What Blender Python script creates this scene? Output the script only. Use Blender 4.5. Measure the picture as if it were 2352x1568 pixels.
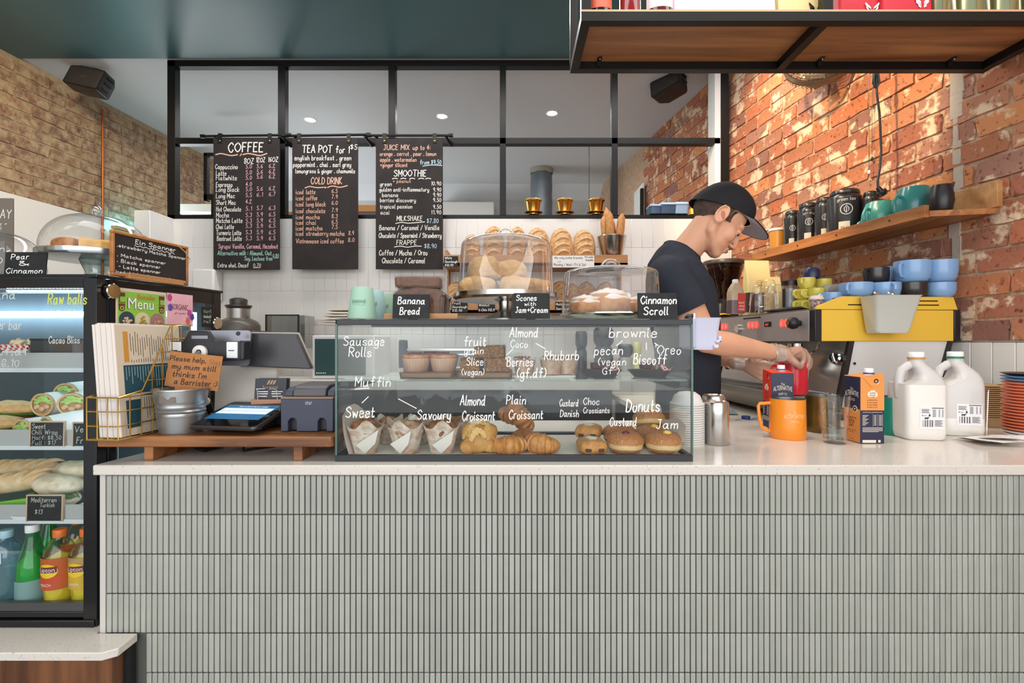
import bpy,math,random
from mathutils import Vector,Matrix,noise
random.seed(11)
R=math.radians
PI=math.pi
for o in list(bpy.data.objects):
 bpy.data.objects.remove(o)
SC=bpy.context.scene
COL=SC.collection
F=1150.0          # focal length in pixels of the 2352 x 1568 frame
EYE=1.30
# ---------------------------------------------------------------- camera, sky, lights, exposure
cam=bpy.data.cameras.new('camera')
cam.sensor_width=36.0
cam.lens=F/2352*36
cam.clip_start=0.02
co=bpy.data.objects.new('camera',cam)
co.location=(0,0,EYE)
co.rotation_euler=(R(90),0,0)
COL.objects.link(co)
SC.camera=co
SC.view_settings.view_transform='Standard'
SC.view_settings.look='None'
SC.view_settings.gamma=1
SC.view_settings.use_curve_mapping=False
SC.view_settings.exposure=0.50
SC.cycles.use_denoising=True
SC.cycles.transparent_max_bounces=40
SC.cycles.max_bounces=10
SC.cycles.diffuse_bounces=4
SC.cycles.sample_clamp_indirect=6
SC.cycles.caustics_reflective=False
SC.cycles.caustics_refractive=False
wd=bpy.data.worlds.new('daylight')
SC.world=wd
wd.use_nodes=True
wd.node_tree.nodes['Background'].inputs[0].default_value=(0.93,0.97,1.0,1)
wd.node_tree.nodes['Background'].inputs[1].default_value=0.62
def area(name,loc,rot,sx,sy,power,col=(1,1,1),spread=180):
 l=bpy.data.lights.new(name,'AREA')
 l.shape='RECTANGLE'
 l.size,l.size_y=sx,sy
 l.energy=power
 l.color=col
 l.spread=R(spread)
 o=bpy.data.objects.new(name,l)
 o.location=loc
 o.rotation_euler=rot
 COL.objects.link(o)
 return o
def spot(name,loc,target,power,col=(1,0.9,0.78),ang=70,blend=0.6,size=0.05):
 l=bpy.data.lights.new(name,'SPOT')
 l.energy=power
 l.color=col
 l.spot_size=R(ang)
 l.spot_blend=blend
 l.shadow_soft_size=size
 o=bpy.data.objects.new(name,l)
 o.location=loc
 d=Vector(target)-Vector(loc)
 o.rotation_euler=d.to_track_quat('-Z','Y').to_euler()
 COL.objects.link(o)
 return o
# daylight through the open shop front behind the camera
area('shopfront_daylight',(0,-2.2,1.9),(R(82),0,0),5.4,2.6,78,(0.97,0.985,1.0))
# lit ceiling over the serving side and the room behind the partition
area('ceiling_light_over_counter',(0.2,0.9,3.2),(0,0,0),3.6,0.7,26,(1,0.97,0.93))
area('ceiling_light_over_aisle',(-0.2,2.85,3.22),(0,0,0),3.6,0.35,30,(1,0.965,0.93))
area('rear_room_fill',(-3.15,5.3,1.7),(0,R(-90),0),1.6,1.6,46,(0.90,0.96,1.0))  # added fill from the left for the rear room; no window known there
area('rear_room_ceiling_light',(-0.9,4.6,3.15),(0,0,0),3.6,1.2,12,(0.95,0.98,1.0))
spot('track_light_on_brick',(0.55,1.9,3.1),(1.62,2.75,2.35),95,(1,0.74,0.40),62,0.35,0.04)
spot('track_light_on_barista',(0.35,1.35,3.15),(1.0,2.2,1.3),30,(1,0.80,0.58),60,0.7,0.05)
spot('track_light_left',(-2.4,2.3,3.15),(-3.3,3.75,2.4),45,(1,0.78,0.50),80,0.8,0.05)
# ---------------------------------------------------------------- helpers
def W(px,py,d):
 return Vector(((px-1176)/F*d,d,EYE-(py-784)/F*d))
def lin(c):
 out=[]
 for x in c[:3]:
  x=x/255.0
  out.append(x/12.92 if x<=0.04045 else ((x+0.055)/1.055)**2.4)
 return (out[0],out[1],out[2],1.0)
class G:
 def __init__(s):
  s.v=[]
  s.f=[]
 def add(s,vs,fs,m=None):
  b=len(s.v)
  for p in vs:
   p=Vector(p)
   s.v.append(m @ p if m else p)
  for q in fs:
   s.f.append([b+i for i in q])
  return s
 def bx(s,x0,x1,y0,y1,z0,z1,m=None):
  vs=[(x0,y0,z0),(x1,y0,z0),(x1,y1,z0),(x0,y1,z0),(x0,y0,z1),(x1,y0,z1),(x1,y1,z1),(x0,y1,z1)]
  return s.add(vs,[(0,3,2,1),(4,5,6,7),(0,1,5,4),(1,2,6,5),(2,3,7,6),(3,0,4,7)],m)
 def box(s,c,d,m=None):
  return s.bx(c[0]-d[0]/2,c[0]+d[0]/2,c[1]-d[1]/2,c[1]+d[1]/2,c[2]-d[2]/2,c[2]+d[2]/2,m)
 def bar(s,a,b,w,h=None,up=(0,0,1)):
  a,b=Vector(a),Vector(b)
  h=w if h is None else h
  d=(b-a).normalized()
  u=Vector(up)
  if abs(d.dot(u))>0.98:
   u=Vector((0,1,0))
  x=d.cross(u).normalized()
  z=x.cross(d).normalized()
  vs=[]
  for p in (a,b):
   for sx,sz in ((-1,-1),(1,-1),(1,1),(-1,1)):
    vs.append(p+x*(sx*w/2)+z*(sz*h/2))
  return s.add(vs,[(0,1,2,3),(7,6,5,4),(0,4,5,1),(1,5,6,2),(2,6,7,3),(3,7,4,0)])
 def lathe(s,pr,n=24,c=(0,0,0),sx=1,sy=1,fn=None,m=None):
  vs,fs=[],[]
  for k,(r,z) in enumerate(pr):
   for i in range(n):
    a=2*PI*i/n
    rr,zz=(r,z) if fn is None else fn(r,z,a,k)
    vs.append((c[0]+rr*sx*math.cos(a),c[1]+rr*sy*math.sin(a),c[2]+zz))
  for k in range(len(pr)-1):
   for i in range(n):
    j=(i+1)%n
    fs.append((k*n+i,k*n+j,(k+1)*n+j,(k+1)*n+i))
  if pr[0][0]>1e-6 and fn is None and pr[0][0]<0:
   pass
  return s.add(vs,fs,m)
 def cyl(s,c,r,h,n=20,r2=None,m=None):
  r2=r if r2 is None else r2
  return s.lathe([(0,0),(r,0),(r2,h),(0,h)],n,c,m=m)
 def ell(s,c,r,n=16,k=10,m=None):
  if not hasattr(r,'__len__'):
   r=(r,r,r)
  pr=[(math.sin(PI*i/k),-math.cos(PI*i/k)) for i in range(k+1)]
  vs,fs=[],[]
  for (a,z) in pr:
   for i in range(n):
    t=2*PI*i/n
    vs.append((c[0]+r[0]*a*math.cos(t),c[1]+r[1]*a*math.sin(t),c[2]+r[2]*z))
  for q in range(k):
   for i in range(n):
    j=(i+1)%n
    fs.append((q*n+i,q*n+j,(q+1)*n+j,(q+1)*n+i))
  return s.add(vs,fs,m)
 def tube(s,pts,r,n=8,closed=False,caps=True,flat=None):
  pts=[Vector(p) for p in pts]
  N=len(pts)
  rs=r if hasattr(r,'__len__') else [r]*N
  vs,fs=[],[]
  up=None
  for i in range(N):
   a=pts[(i-1)%N] if (closed or i>0) else pts[i]
   b=pts[(i+1)%N] if (closed or i<N-1) else pts[i]
   d=(b-a)
   d=d.normalized() if d.length>1e-9 else Vector((0,0,1))
   if up is None:
    up=Vector((0,0,1)) if abs(d.z)<0.9 else Vector((0,1,0))
   x=d.cross(up)
   x=x.normalized() if x.length>1e-6 else d.orthogonal().normalized()
   up=x.cross(d).normalized()
   for k in range(n):
    t=2*PI*k/n
    vs.append(pts[i]+x*(rs[i]*math.cos(t))+up*(rs[i]*math.sin(t)*(flat or 1)))
  M_=N if closed else N-1
  for i in range(M_):
   for k in range(n):
    a,b=i*n,((i+1)%N)*n
    j=(k+1)%n
    fs.append((a+k,a+j,b+j,b+k))
  if caps and not closed:
   fs.append(tuple(range(n-1,-1,-1)))
   fs.append(tuple((N-1)*n+k for k in range(n)))
  return s.add(vs,fs)
 def prism(s,poly,y0,y1,ax='y',m=None):
  n=len(poly)
  mk={'y': lambda p,t: (p[0],t,p[1]),'z': lambda p,t: (p[0],p[1],t),'x': lambda p,t: (t,p[0],p[1])}[ax]
  vs=[mk(p,y0) for p in poly]+[mk(p,y1) for p in poly]
  fs=[tuple(range(n)),tuple(range(2*n-1,n-1,-1))]
  for i in range(n):
   j=(i+1)%n
   fs.append((i,n+i,n+j,j))
  return s.add(vs,fs,m)
 def loft(s,rings,caps=True,closed=False):
  n=len(rings[0])
  vs=[p for r in rings for p in r]
  fs=[]
  for k in range(len(rings)-1):
   for i in range(n):
    j=(i+1)%n
    fs.append((k*n+i,k*n+j,(k+1)*n+j,(k+1)*n+i))
  if caps:
   fs.append(tuple(range(n-1,-1,-1)))
   fs.append(tuple((len(rings)-1)*n+i for i in range(n)))
  return s.add(vs,fs)
 def grid(s,fn,nu,nv):
  vs=[fn(i/nu,j/nv) for j in range(nv+1) for i in range(nu+1)]
  fs=[]
  for j in range(nv):
   for i in range(nu):
    a=j*(nu+1)+i
    fs.append((a,a+1,a+nu+2,a+nu+1))
  return s.add(vs,fs)
 def ribbon(s,pts,w,y=0.0):
  n=len(pts)
  if n<2:
   return s
  vs=[]
  for i in range(n):
   a=pts[max(i-1,0)]
   b=pts[min(i+1,n-1)]
   dx,dz=b[0]-a[0],b[1]-a[1]
   L=math.hypot(dx,dz) or 1e-9
   nx,nz=-dz/L*w/2,dx/L*w/2
   ex=0
   if i==0:
    ex=-w*0.35
   if i==n-1:
    ex=w*0.35
   x,z=pts[i][0]+dx/L*ex,pts[i][1]+dz/L*ex
   vs+=[(x+nx,y,z+nz),(x-nx,y,z-nz)]
  return s.add(vs,[(2*i,2*i+1,2*i+3,2*i+2) for i in range(n-1)])
 def jit(s,amp,sc=10.0,seed=0.0):
  for i,p in enumerate(s.v):
   q=p*sc+Vector((seed,seed*1.7,-seed))
   s.v[i]=p+noise.noise_vector(q)*amp
  return s
 def tf(s,m):
  s.v=[m @ p for p in s.v]
  return s
 def move(s,x,y,z):
  return s.tf(Matrix.Translation((x,y,z)))
 def wrap(s,r):
  s.v=[Vector(((r-p.y)*math.sin(p.x/r) if True else 0,-(r-p.y)*math.cos(p.x/r),p.z)) for p in s.v]
  return s
 def mesh(s,name,ang=38):
  me=bpy.data.meshes.new(name)
  me.from_pydata([tuple(p) for p in s.v],[],s.f)
  me.validate()
  for p in me.polygons:
   p.use_smooth=True
  try:
   me.set_sharp_from_angle(angle=R(ang))
  except Exception:
   pass
  return me
def mx(loc=(0,0,0),rot=(0,0,0),sc=(1,1,1)):
 from mathutils import Euler
 return Matrix.LocRotScale(Vector(loc),Euler(rot),Vector(sc))
def ob(name,g,mat,parent=None,bevel=0,sub=0,loc=None,rot=None,label=None,kind=None,ang=38,seg=2,weld=False):
 me=g.mesh(name,ang) if isinstance(g,G) else g
 if mat is not None and not len(me.materials):
  for m_ in (mat if isinstance(mat,(list,tuple)) else [mat]):
   me.materials.append(m_)
 o=bpy.data.objects.new(name,me)
 COL.objects.link(o)
 if parent:
  o.parent=parent
 if loc is not None:
  o.location=loc
 if rot is not None:
  o.rotation_euler=rot
 if weld:
  w_=o.modifiers.new('weld','WELD')
  w_.merge_threshold=1e-5
 if bevel:
  b=o.modifiers.new('bevel','BEVEL')
  b.width=bevel
  b.segments=seg
  b.limit_method='ANGLE'
  b.angle_limit=R(40)
  b.harden_normals=False
 if sub:
  b=o.modifiers.new('sub','SUBSURF')
  b.levels=b.render_levels=sub
 if label:
  o['label']=label
 if kind:
  o['kind']=kind
 return o
def tag(o,label,cat,group=None):
 o['label']=label
 o['category']=cat
 if group:
  o['group']=group
 return o
def thing(name,label,cat,loc=(0,0,0),rz=0,group=None,rot=None):
 o=bpy.data.objects.new(name,None)
 o.empty_display_size=0.05
 COL.objects.link(o)
 o.location=loc
 o.rotation_euler=rot if rot else (0,0,rz)
 return tag(o,label,cat,group)
def kids(o):
 return [c for c in bpy.data.objects if c.parent==o]
def dup(root,loc,rz=None,label=None,group=None,rot=None,sc=None):
 def cp(o,par):
  c=o.copy()
  COL.objects.link(c)
  c.parent=par
  for ch in kids(o):
   cp(ch,c)
  return c
 c=root.copy()
 COL.objects.link(c)
 for ch in kids(root):
  cp(ch,c)
 c.location=loc
 if rz is not None:
  c.rotation_euler=(0,0,rz)
 if rot is not None:
  c.rotation_euler=rot
 if sc is not None:
  c.scale=(sc,sc,sc) if not hasattr(sc,'__len__') else sc
 if label:
  c['label']=label
 if group:
  c['group']=group
 return c
# ---------------------------------------------------------------- materials
MATS={}
def nt(name):
 m=bpy.data.materials.new(name)
 m.use_nodes=True
 t=m.node_tree
 b=t.nodes['Principled BSDF']
 return m,t,b
def M(name,col,rough=0.5,metal=0.0,spec=0.5,var=None,bump=None,coat=0,emit=None,trans=0,sss=0,stretch=None,obj=False,alpha=1):
 """var=(colour2, scale, sharpness[, bias]) mixes a second colour by noise; bump=(scale, strength)"""
 if name in MATS:
  return MATS[name]
 m,t,b=nt(name)
 N,L=t.nodes,t.links
 b.inputs['Base Color'].default_value=lin(col)
 b.inputs['Roughness'].default_value=rough
 b.inputs['Metallic'].default_value=metal
 b.inputs['Specular IOR Level'].default_value=spec
 if coat:
  b.inputs['Coat Weight'].default_value=coat
  b.inputs['Coat Roughness'].default_value=0.08
 if sss:
  b.inputs['Subsurface Weight'].default_value=sss
  b.inputs['Subsurface Radius'].default_value=(0.02,0.01,0.006)
  b.inputs['Subsurface Scale'].default_value=0.3
 if trans:
  b.inputs['Transmission Weight'].default_value=trans
 if alpha<1:
  b.inputs['Alpha'].default_value=alpha
 if emit:
  b.inputs['Emission Color'].default_value=lin(emit[0])
  b.inputs['Emission Strength'].default_value=emit[1]
 if var or bump:
  tc=N.new('ShaderNodeTexCoord')
  src=tc.outputs['Object']
  if stretch:
   mp=N.new('ShaderNodeMapping')
   mp.inputs['Scale'].default_value=stretch
   L.new(src,mp.inputs['Vector'])
   src=mp.outputs['Vector']
 if var:
  c2,sc,sh=var[:3]
  bias=var[3] if len(var)>3 else 0.5
  nz=N.new('ShaderNodeTexNoise')
  nz.inputs['Scale'].default_value=sc
  nz.inputs['Detail'].default_value=5
  L.new(src,nz.inputs['Vector'])
  rp=N.new('ShaderNodeValToRGB')
  h=0.5*(1-sh)
  rp.color_ramp.elements[0].position=max(0,bias-0.02-h*0.5)
  rp.color_ramp.elements[1].position=min(1,bias+0.02+h*0.5)
  rp.color_ramp.elements[0].color=lin(col)
  rp.color_ramp.elements[1].color=lin(c2)
  L.new(nz.outputs['Fac'],rp.inputs['Fac'])
  L.new(rp.outputs['Color'],b.inputs['Base Color'])
 if bump:
  n2=N.new('ShaderNodeTexNoise')
  n2.inputs['Scale'].default_value=bump[0]
  n2.inputs['Detail'].default_value=4
  L.new(src,n2.inputs['Vector'])
  bp=N.new('ShaderNodeBump')
  bp.inputs['Strength'].default_value=bump[1]
  bp.inputs['Distance'].default_value=bump[2] if len(bump)>2 else 0.004
  L.new(n2.outputs['Fac'],bp.inputs['Height'])
  L.new(bp.outputs['Normal'],b.inputs['Normal'])
 MATS[name]=m
 return m
def wood(name,c1,c2,sc=1.0,axis=0,rough=0.45,rings=9,bump=0.05):
 if name in MATS:
  return MATS[name]
 m,t,b=nt(name)
 N,L=t.nodes,t.links
 tc=N.new('ShaderNodeTexCoord')
 mp=N.new('ShaderNodeMapping')
 s_=[rings*2.2*sc]*3
 s_[axis]=1.6*sc
 mp.inputs['Scale'].default_value=s_
 L.new(tc.outputs['Object'],mp.inputs['Vector'])
 nz=N.new('ShaderNodeTexNoise')
 nz.inputs['Scale'].default_value=1.3
 nz.inputs['Detail'].default_value=7
 nz.inputs['Distortion'].default_value=0.6
 L.new(mp.outputs['Vector'],nz.inputs['Vector'])
 rp=N.new('ShaderNodeValToRGB')
 rp.color_ramp.elements[0].position=0.36
 rp.color_ramp.elements[1].position=0.64
 rp.color_ramp.elements[0].color=lin(c2)
 rp.color_ramp.elements[1].color=lin(c1)
 L.new(nz.outputs['Fac'],rp.inputs['Fac'])
 L.new(rp.outputs['Color'],b.inputs['Base Color'])
 b.inputs['Roughness'].default_value=rough
 bp=N.new('ShaderNodeBump')
 bp.inputs['Strength'].default_value=bump
 L.new(nz.outputs['Fac'],bp.inputs['Height'])
 L.new(bp.outputs['Normal'],b.inputs['Normal'])
 MATS[name]=m
 return m
def glass(name,tint=(255,255,255),base=0.035,power=4.0,rough=0.0,haze=0.0,hazecol=(235,235,235)):
 """thin clear sheet: straight-through light plus a mirror reflection that grows towards grazing angles"""
 if name in MATS:
  return MATS[name]
 m,t,b=nt(name)
 N,L=t.nodes,t.links
 N.remove(b)
 out=N['Material Output']
 tr=N.new('ShaderNodeBsdfTransparent')
 tr.inputs['Color'].default_value=lin(tint)
 gl=N.new('ShaderNodeBsdfGlossy')
 gl.inputs['Roughness'].default_value=rough
 gl.inputs['Color'].default_value=(1,1,1,1)
 lw=N.new('ShaderNodeLayerWeight')
 lw.inputs['Blend'].default_value=0.5
 pw=N.new('ShaderNodeMath')
 pw.operation='POWER'
 pw.inputs[1].default_value=power
 L.new(lw.outputs['Facing'],pw.inputs[0])
 ma=N.new('ShaderNodeMath')
 ma.operation='MULTIPLY_ADD'
 ma.inputs[1].default_value=0.9-base
 ma.inputs[2].default_value=base
 L.new(pw.outputs[0],ma.inputs[0])
 mxn=N.new('ShaderNodeMixShader')
 L.new(ma.outputs[0],mxn.inputs[0])
 src=tr.outputs[0]
 if haze:
  df=N.new('ShaderNodeBsdfDiffuse')
  df.inputs['Color'].default_value=lin(hazecol)
  m2=N.new('ShaderNodeMixShader')
  m2.inputs[0].default_value=haze
  L.new(tr.outputs[0],m2.inputs[1])
  L.new(df.outputs[0],m2.inputs[2])
  src=m2.outputs[0]
 L.new(src,mxn.inputs[1])
 L.new(gl.outputs[0],mxn.inputs[2])
 L.new(mxn.outputs[0],out.inputs['Surface'])
 MATS[name]=m
 return m
def brickmat(name,cols,smear,smear_bias,smear_scale=14,dark=(60,45,42),rough=0.85,soft=0.07):
 m,t,b=nt(name)
 N,L=t.nodes,t.links
 oi=N.new('ShaderNodeObjectInfo')
 rp=N.new('ShaderNodeValToRGB')
 rp.color_ramp.interpolation='LINEAR'
 while len(rp.color_ramp.elements)<len(cols):
  rp.color_ramp.elements.new(0.5)
 for i,c in enumerate(cols):
  rp.color_ramp.elements[i].position=i/(len(cols)-1)
  rp.color_ramp.elements[i].color=lin(c)
 L.new(oi.outputs['Random'],rp.inputs['Fac'])
 geo=N.new('ShaderNodeNewGeometry')
 n1=N.new('ShaderNodeTexNoise')
 n1.inputs['Scale'].default_value=smear_scale
 n1.inputs['Detail'].default_value=8
 n1.inputs['Roughness'].default_value=0.62
 L.new(geo.outputs['Position'],n1.inputs['Vector'])
 r1=N.new('ShaderNodeValToRGB')
 r1.color_ramp.elements[0].position=smear_bias
 r1.color_ramp.elements[1].position=smear_bias+soft
 L.new(n1.outputs['Fac'],r1.inputs['Fac'])
 n2=N.new('ShaderNodeTexNoise')
 n2.inputs['Scale'].default_value=55
 n2.inputs['Detail'].default_value=6
 L.new(geo.outputs['Position'],n2.inputs['Vector'])
 r2=N.new('ShaderNodeValToRGB')
 r2.color_ramp.elements[0].position=0.30
 r2.color_ramp.elements[1].position=0.42
 r2.color_ramp.elements[0].color=lin(dark)
 L.new(n2.outputs['Fac'],r2.inputs['Fac'])
 mu=N.new('ShaderNodeMix')
 mu.data_type='RGBA'
 mu.blend_type='MULTIPLY'
 mu.inputs[0].default_value=0.75
 L.new(rp.outputs['Color'],mu.inputs[6])
 L.new(r2.outputs['Color'],mu.inputs[7])
 mi=N.new('ShaderNodeMix')
 mi.data_type='RGBA'
 L.new(r1.outputs['Color'],mi.inputs[0])
 L.new(mu.outputs[2],mi.inputs[6])
 mi.inputs[7].default_value=lin(smear)
 L.new(mi.outputs[2],b.inputs['Base Color'])
 b.inputs['Roughness'].default_value=rough
 b.inputs['Specular IOR Level'].default_value=0.25
 bp=N.new('ShaderNodeBump')
 bp.inputs['Strength'].default_value=0.5
 bp.inputs['Distance'].default_value=0.006
 L.new(n2.outputs['Fac'],bp.inputs['Height'])
 L.new(bp.outputs['Normal'],b.inputs['Normal'])
 MATS[name]=m
 return m
# ---------------------------------------------------------------- single-stroke handwriting
GL={
 'a': "44 25 03 10 31 44|45 41 50",'b': "09 00|03 25 43 30 10 01",'c': "44 25 03 10 30 41",'d': "44 25 03 10 31 43|49 41 50",
 'e': "03 43 35 15 03 10 30 41",'f': "48 39 28 20|05 45",'g': "44 25 03 10 31 44|45 4b 2a 0b",'h': "09 00|03 25 44 40",
 'i': "05 01 10|07 08",'j': "25 2b 1a 0b|27 28",'k': "09 00|45 02 02 40",'l': "09 01 10",'m': "05 00|03 25 34 30|33 55 64 60",
 'n': "05 00|03 25 44 40",'o': "25 03 10 30 43 25",'p': "05 0a|03 25 43 30 10 01",'q': "44 25 03 10 31 44|45 4a 5b",'r': "05 00|03 15 35",
 's': "44 25 04 13 32 41 20 01",'t': "18 11 20 31|05 35",'u': "05 01 20 42|45 41 50",'v': "05 05 20 20 45",'w': "05 10 10 24 24 40 40 55",
 'x': "05 40|45 00",'y': "05 02 20 42|45 4b 2a 0b",'z': "05 45 45 00 00 40",
 'A': "00 39 39 60|13 53",'B': "09 00|09 39 47 25 05|25 53 40 00",'C': "57 39 06 03 20 40 52",'D': "09 00|09 38 56 53 30 00",
 'E': "49 09 09 00 00 40|05 35",'F': "49 09 09 00|05 35",'G': "57 39 06 03 20 40 53|34 54 54 50",'H': "09 00|59 50|05 55",'I': "09 00",
 'J': "19 49|39 32 20 01",'K': "09 00|49 04 04 50",'L': "09 00 00 40",'M': "00 09 09 33 33 69 69 60",'N': "00 09 09 50 50 59",
 'O': "39 06 03 30 63 66 39",'P': "00 09|09 48 56 34 04",'Q': "39 06 03 30 63 66 39|42 60",'R': "00 09|09 48 56 34 05|24 24 50",
 'S': "57 39 07 25 44 52 30 01",'T': "09 69|39 30",'U': "09 02 20 40 52 59",'V': "09 30 30 69",'W': "09 20 20 47 47 60 60 89",
 'X': "09 50|59 00",'Y': "09 35 35 69|35 30",'Z': "09 59 59 00 00 50",
 '0': "29 06 03 20 43 46 29",'1': "17 29 29 20",'2': "07 29 47 25 00 00 50",'3': "08 29 47 25 43 20 01",'4': "39 03 03 53|37 30",
 '5': "49 19 19 15 35 42 20 01",'6': "48 16 02 20 42 24 02",'7': "09 49 49 10",'8': "25 07 29 47 25 02 20 42 25",'9': "47 29 06 24 46|47 30",
 '.': "00 11",',': "11 0c",':': "01 02|05 06",'$': "47 28 07 25 43 21 02|29 20",'/': "00 49",'-': "14 44",'+': "14 54|32 36",
 '&': "50 07 28 27 02 20 53",'(': "29 06 03 20",')': "09 26 23 00","'": "09 07",'*': "13 35|15 33|22 26",'~': "03 24 33 54",'|': "09 00",
}
YM={'a': -3,'b': -2,'c': -1}
def _glyph(ch):
 out=[]
 mxx=0
 for st in GL[ch].split('|'):
  pts=[(int(p[0]),YM.get(p[1],None) if p[1] in YM else int(p[1])) for p in st.split()]
  mxx=max(mxx,max(p[0] for p in pts))
  out.append(pts)
 return out,mxx
def smooth(pts,k=4):
 segs,cur=[],[pts[0]]
 for p in pts[1:]:
  if p==cur[-1]:
   segs.append(cur)
   cur=[p]
  else:
   cur.append(p)
 segs.append(cur)
 res=[]
 for sg in segs:
  if len(sg)<3:
   res.append(list(sg))
   continue
  o=[]
  for i in range(len(sg)-1):
   p0=sg[i-1] if i>0 else sg[i]
   p1,p2=sg[i],sg[i+1]
   p3=sg[i+2] if i+2<len(sg) else sg[i+1]
   for t in range(k):
    u=t/k
    o.append(tuple(0.5*(2*p1[a]+(p2[a]-p0[a])*u+(2*p0[a]-5*p1[a]+4*p2[a]-p3[a])*u*u+(3*p1[a]-p0[a]-3*p2[a]+p3[a])*u**3) for a in (0,1)))
  o.append(sg[-1])
  res.append(o)
 return res
def hand(g,text,x,z,cap,width=None,w=0.13,slant=0.10,y=0.0,wob=0.03,flip=False):
 """write text with its baseline at (x, z) in the local XZ plane, facing -Y"""
 adv,items=0.0,[]
 for ch in text:
  if ch==' ' or ch not in GL:
   adv+=4.0
   continue
  gl,mw=_glyph(ch)
  items.append((adv,gl))
  adv+=mw+2.3
 adv=max(adv-2.3,1)
 k=cap/9.0
 kx=k if width is None else width/adv
 rr=random.Random(len(text)*7+int(abs(x)*1e4))
 for a,gl in items:
  dz=rr.uniform(-1,1)*wob*cap
  n_=0
  for st in gl:
   for sg in smooth(st):
    g.ribbon([(x+(a+p[0])*kx+slant*p[1]*k,z+p[1]*k+dz) for p in sg],w*cap,y-n_*3e-5)
    n_+=1
 return g
def ptext(text,size,width=None,align='L',squash=1.0):
 """printed lettering, mesh in the local XZ plane facing -Y, baseline at 0"""
 cu=bpy.data.curves.new('lettering','FONT')
 cu.body=text
 cu.size=size
 cu.resolution_u=2
 o=bpy.data.objects.new('lettering',cu)
 me=bpy.data.meshes.new_from_object(o)
 g=G()
 g.v=[Vector((v.co.x,0,v.co.y*squash)) for v in me.vertices]
 g.f=[list(p.vertices) for p in me.polygons]
 bpy.data.objects.remove(o)
 bpy.data.meshes.remove(me)
 if g.v:
  x0=min(p.x for p in g.v)
  x1=max(p.x for p in g.v)
  s_=(width/(x1-x0)) if width else 1
  off={'L': 0,'C': 0.5,'R': 1}[align]*(x1-x0)
  for p in g.v:
   p.x=(p.x-x0-off)*s_
 return g
# ---------------------------------------------------------------- shared materials
black=M('black_steel',(17,16,16),0.4,0.1,0.35)
blackp=M('black_plastic',(22,22,24),0.38)
blacks=M('black_satin',(30,30,33),0.5)
steel=M('stainless',(200,198,194),0.22,1.0)
steelb=M('brushed_stainless',(170,168,165),0.36,1.0)
chrome=M('chrome',(225,225,225),0.06,1.0)
brass=M('brass',(214,160,72),0.25,1.0)
goldw=M('gold_wire',(214,176,96),0.28,1.0)
white=M('white_paint',(232,231,228),0.55)
whitepl=M('white_plastic',(236,236,238),0.4)
paper=M('white_paper',(238,234,230),0.8)
chalk=M('chalkboard',(43,39,39),0.75,var=((56,51,50),9,0.1),spec=0.2)
chalkb=M('chalkboard_black',(24,25,25),0.6,var=((44,46,45),30,0.2),spec=0.3)
chk_w=M('chalk_white',(236,230,222),0.9)
chk_p=M('chalk_pink',(222,168,182),0.9)
chk_r=M('chalk_salmon',(222,172,150),0.9)
chk_g=M('chalk_mint',(164,206,194),0.9)
chk_b=M('chalk_blue',(178,204,216),0.9)
chk_y=M('chalk_yellow',(206,214,90),0.9)
ink=M('black_ink',(30,28,28),0.8)
walnut=wood('walnut_laminate',(186,126,80),(134,86,54),0.8,0,0.42)
walnutv=wood('walnut_laminate_upright',(132,84,52),(84,51,33),0.8,2,0.42)
oak=wood('pine_board',(196,145,92),(166,112,66),1.0,0,0.5)
hard=wood('oiled_hardwood',(188,122,66),(140,84,44),1.0,1,0.4)
acacia=wood('acacia_wood',(168,110,62),(104,62,34),1.2,0,0.42)
pane_g=glass('clear_pane',(251,253,253),0.012,4.5)
shelf_g=glass('green_edge_glass',(238,250,244),0.04,3.0,haze=0.012,hazecol=(150,210,190))
clear=glass('clear_glass',(253,253,253),0.03,3.2)
acrylic=glass('clear_acrylic',(247,245,245),0.022,2.6,haze=0.055)
# ---------------------------------------------------------------- room shell
def struct(name,g,mat,parent=None,**k):
 o=ob(name,g,mat,parent,**k)
 if parent is None:
  o['kind']='structure'
 return o
ZC=3.27
struct('floor',G().bx(-4.2,2.9,-1.6,6.5,-0.05,0),M('floor_concrete',(150,146,140),0.5,var=((128,124,120),3,0.1)))
teal=M('teal_paint',(72,106,112),0.38,var=((64,98,104),1.2,0.0),bump=(60,0.03))
ceil_w=M('ceiling_white',(214,217,220),0.8)
struct('ceiling',G().bx(-4.2,2.9,-1.6,3.47,ZC-0.01,ZC+0.08),teal)
struct('ceiling',G().bx(-4.2,2.9,3.47,6.5,ZC,ZC+0.08),ceil_w)
plaster=M('plaster_white',(214,212,207),0.85,var=((200,198,192),5,0.0))
struct('wall_rear',G().bx(-4.2,2.6,6.4,6.5,0,ZC),M('rear_plaster',(196,196,193),0.85,var=((150,150,150),2.6,0.1,0.62)))
gg=G()
gg.prism([(6.4,ZC),(6.4,ZC-0.17),(6.36,ZC-0.15),(6.30,ZC-0.05),(6.27,ZC-0.03),(6.25,ZC)],-3.4,1.3,'x')
struct('trim_1',gg,ceil_w)
mortar_r=M('mortar_warm',(206,176,148),0.95,var=((176,142,116),22,0.0),bump=(40,0.8,0.01))
mortar_l=M('mortar_pale',(190,172,142),0.95,var=((150,130,104),16,0.0),bump=(34,0.8,0.01))
br_r=brickmat('brick_red',[(166,104,78),(192,122,84),(154,96,78),(206,138,92),(160,116,100),(186,112,78),(144,102,92),(198,130,86)],(222,194,164),0.535,10,(104,78,70))
br_l=brickmat('brick_whitewashed',[(132,98,82),(146,114,92),(124,94,82),(158,128,100),(140,106,86)],(180,160,130),0.40,16,(84,64,58),0.85,0.22)
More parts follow.
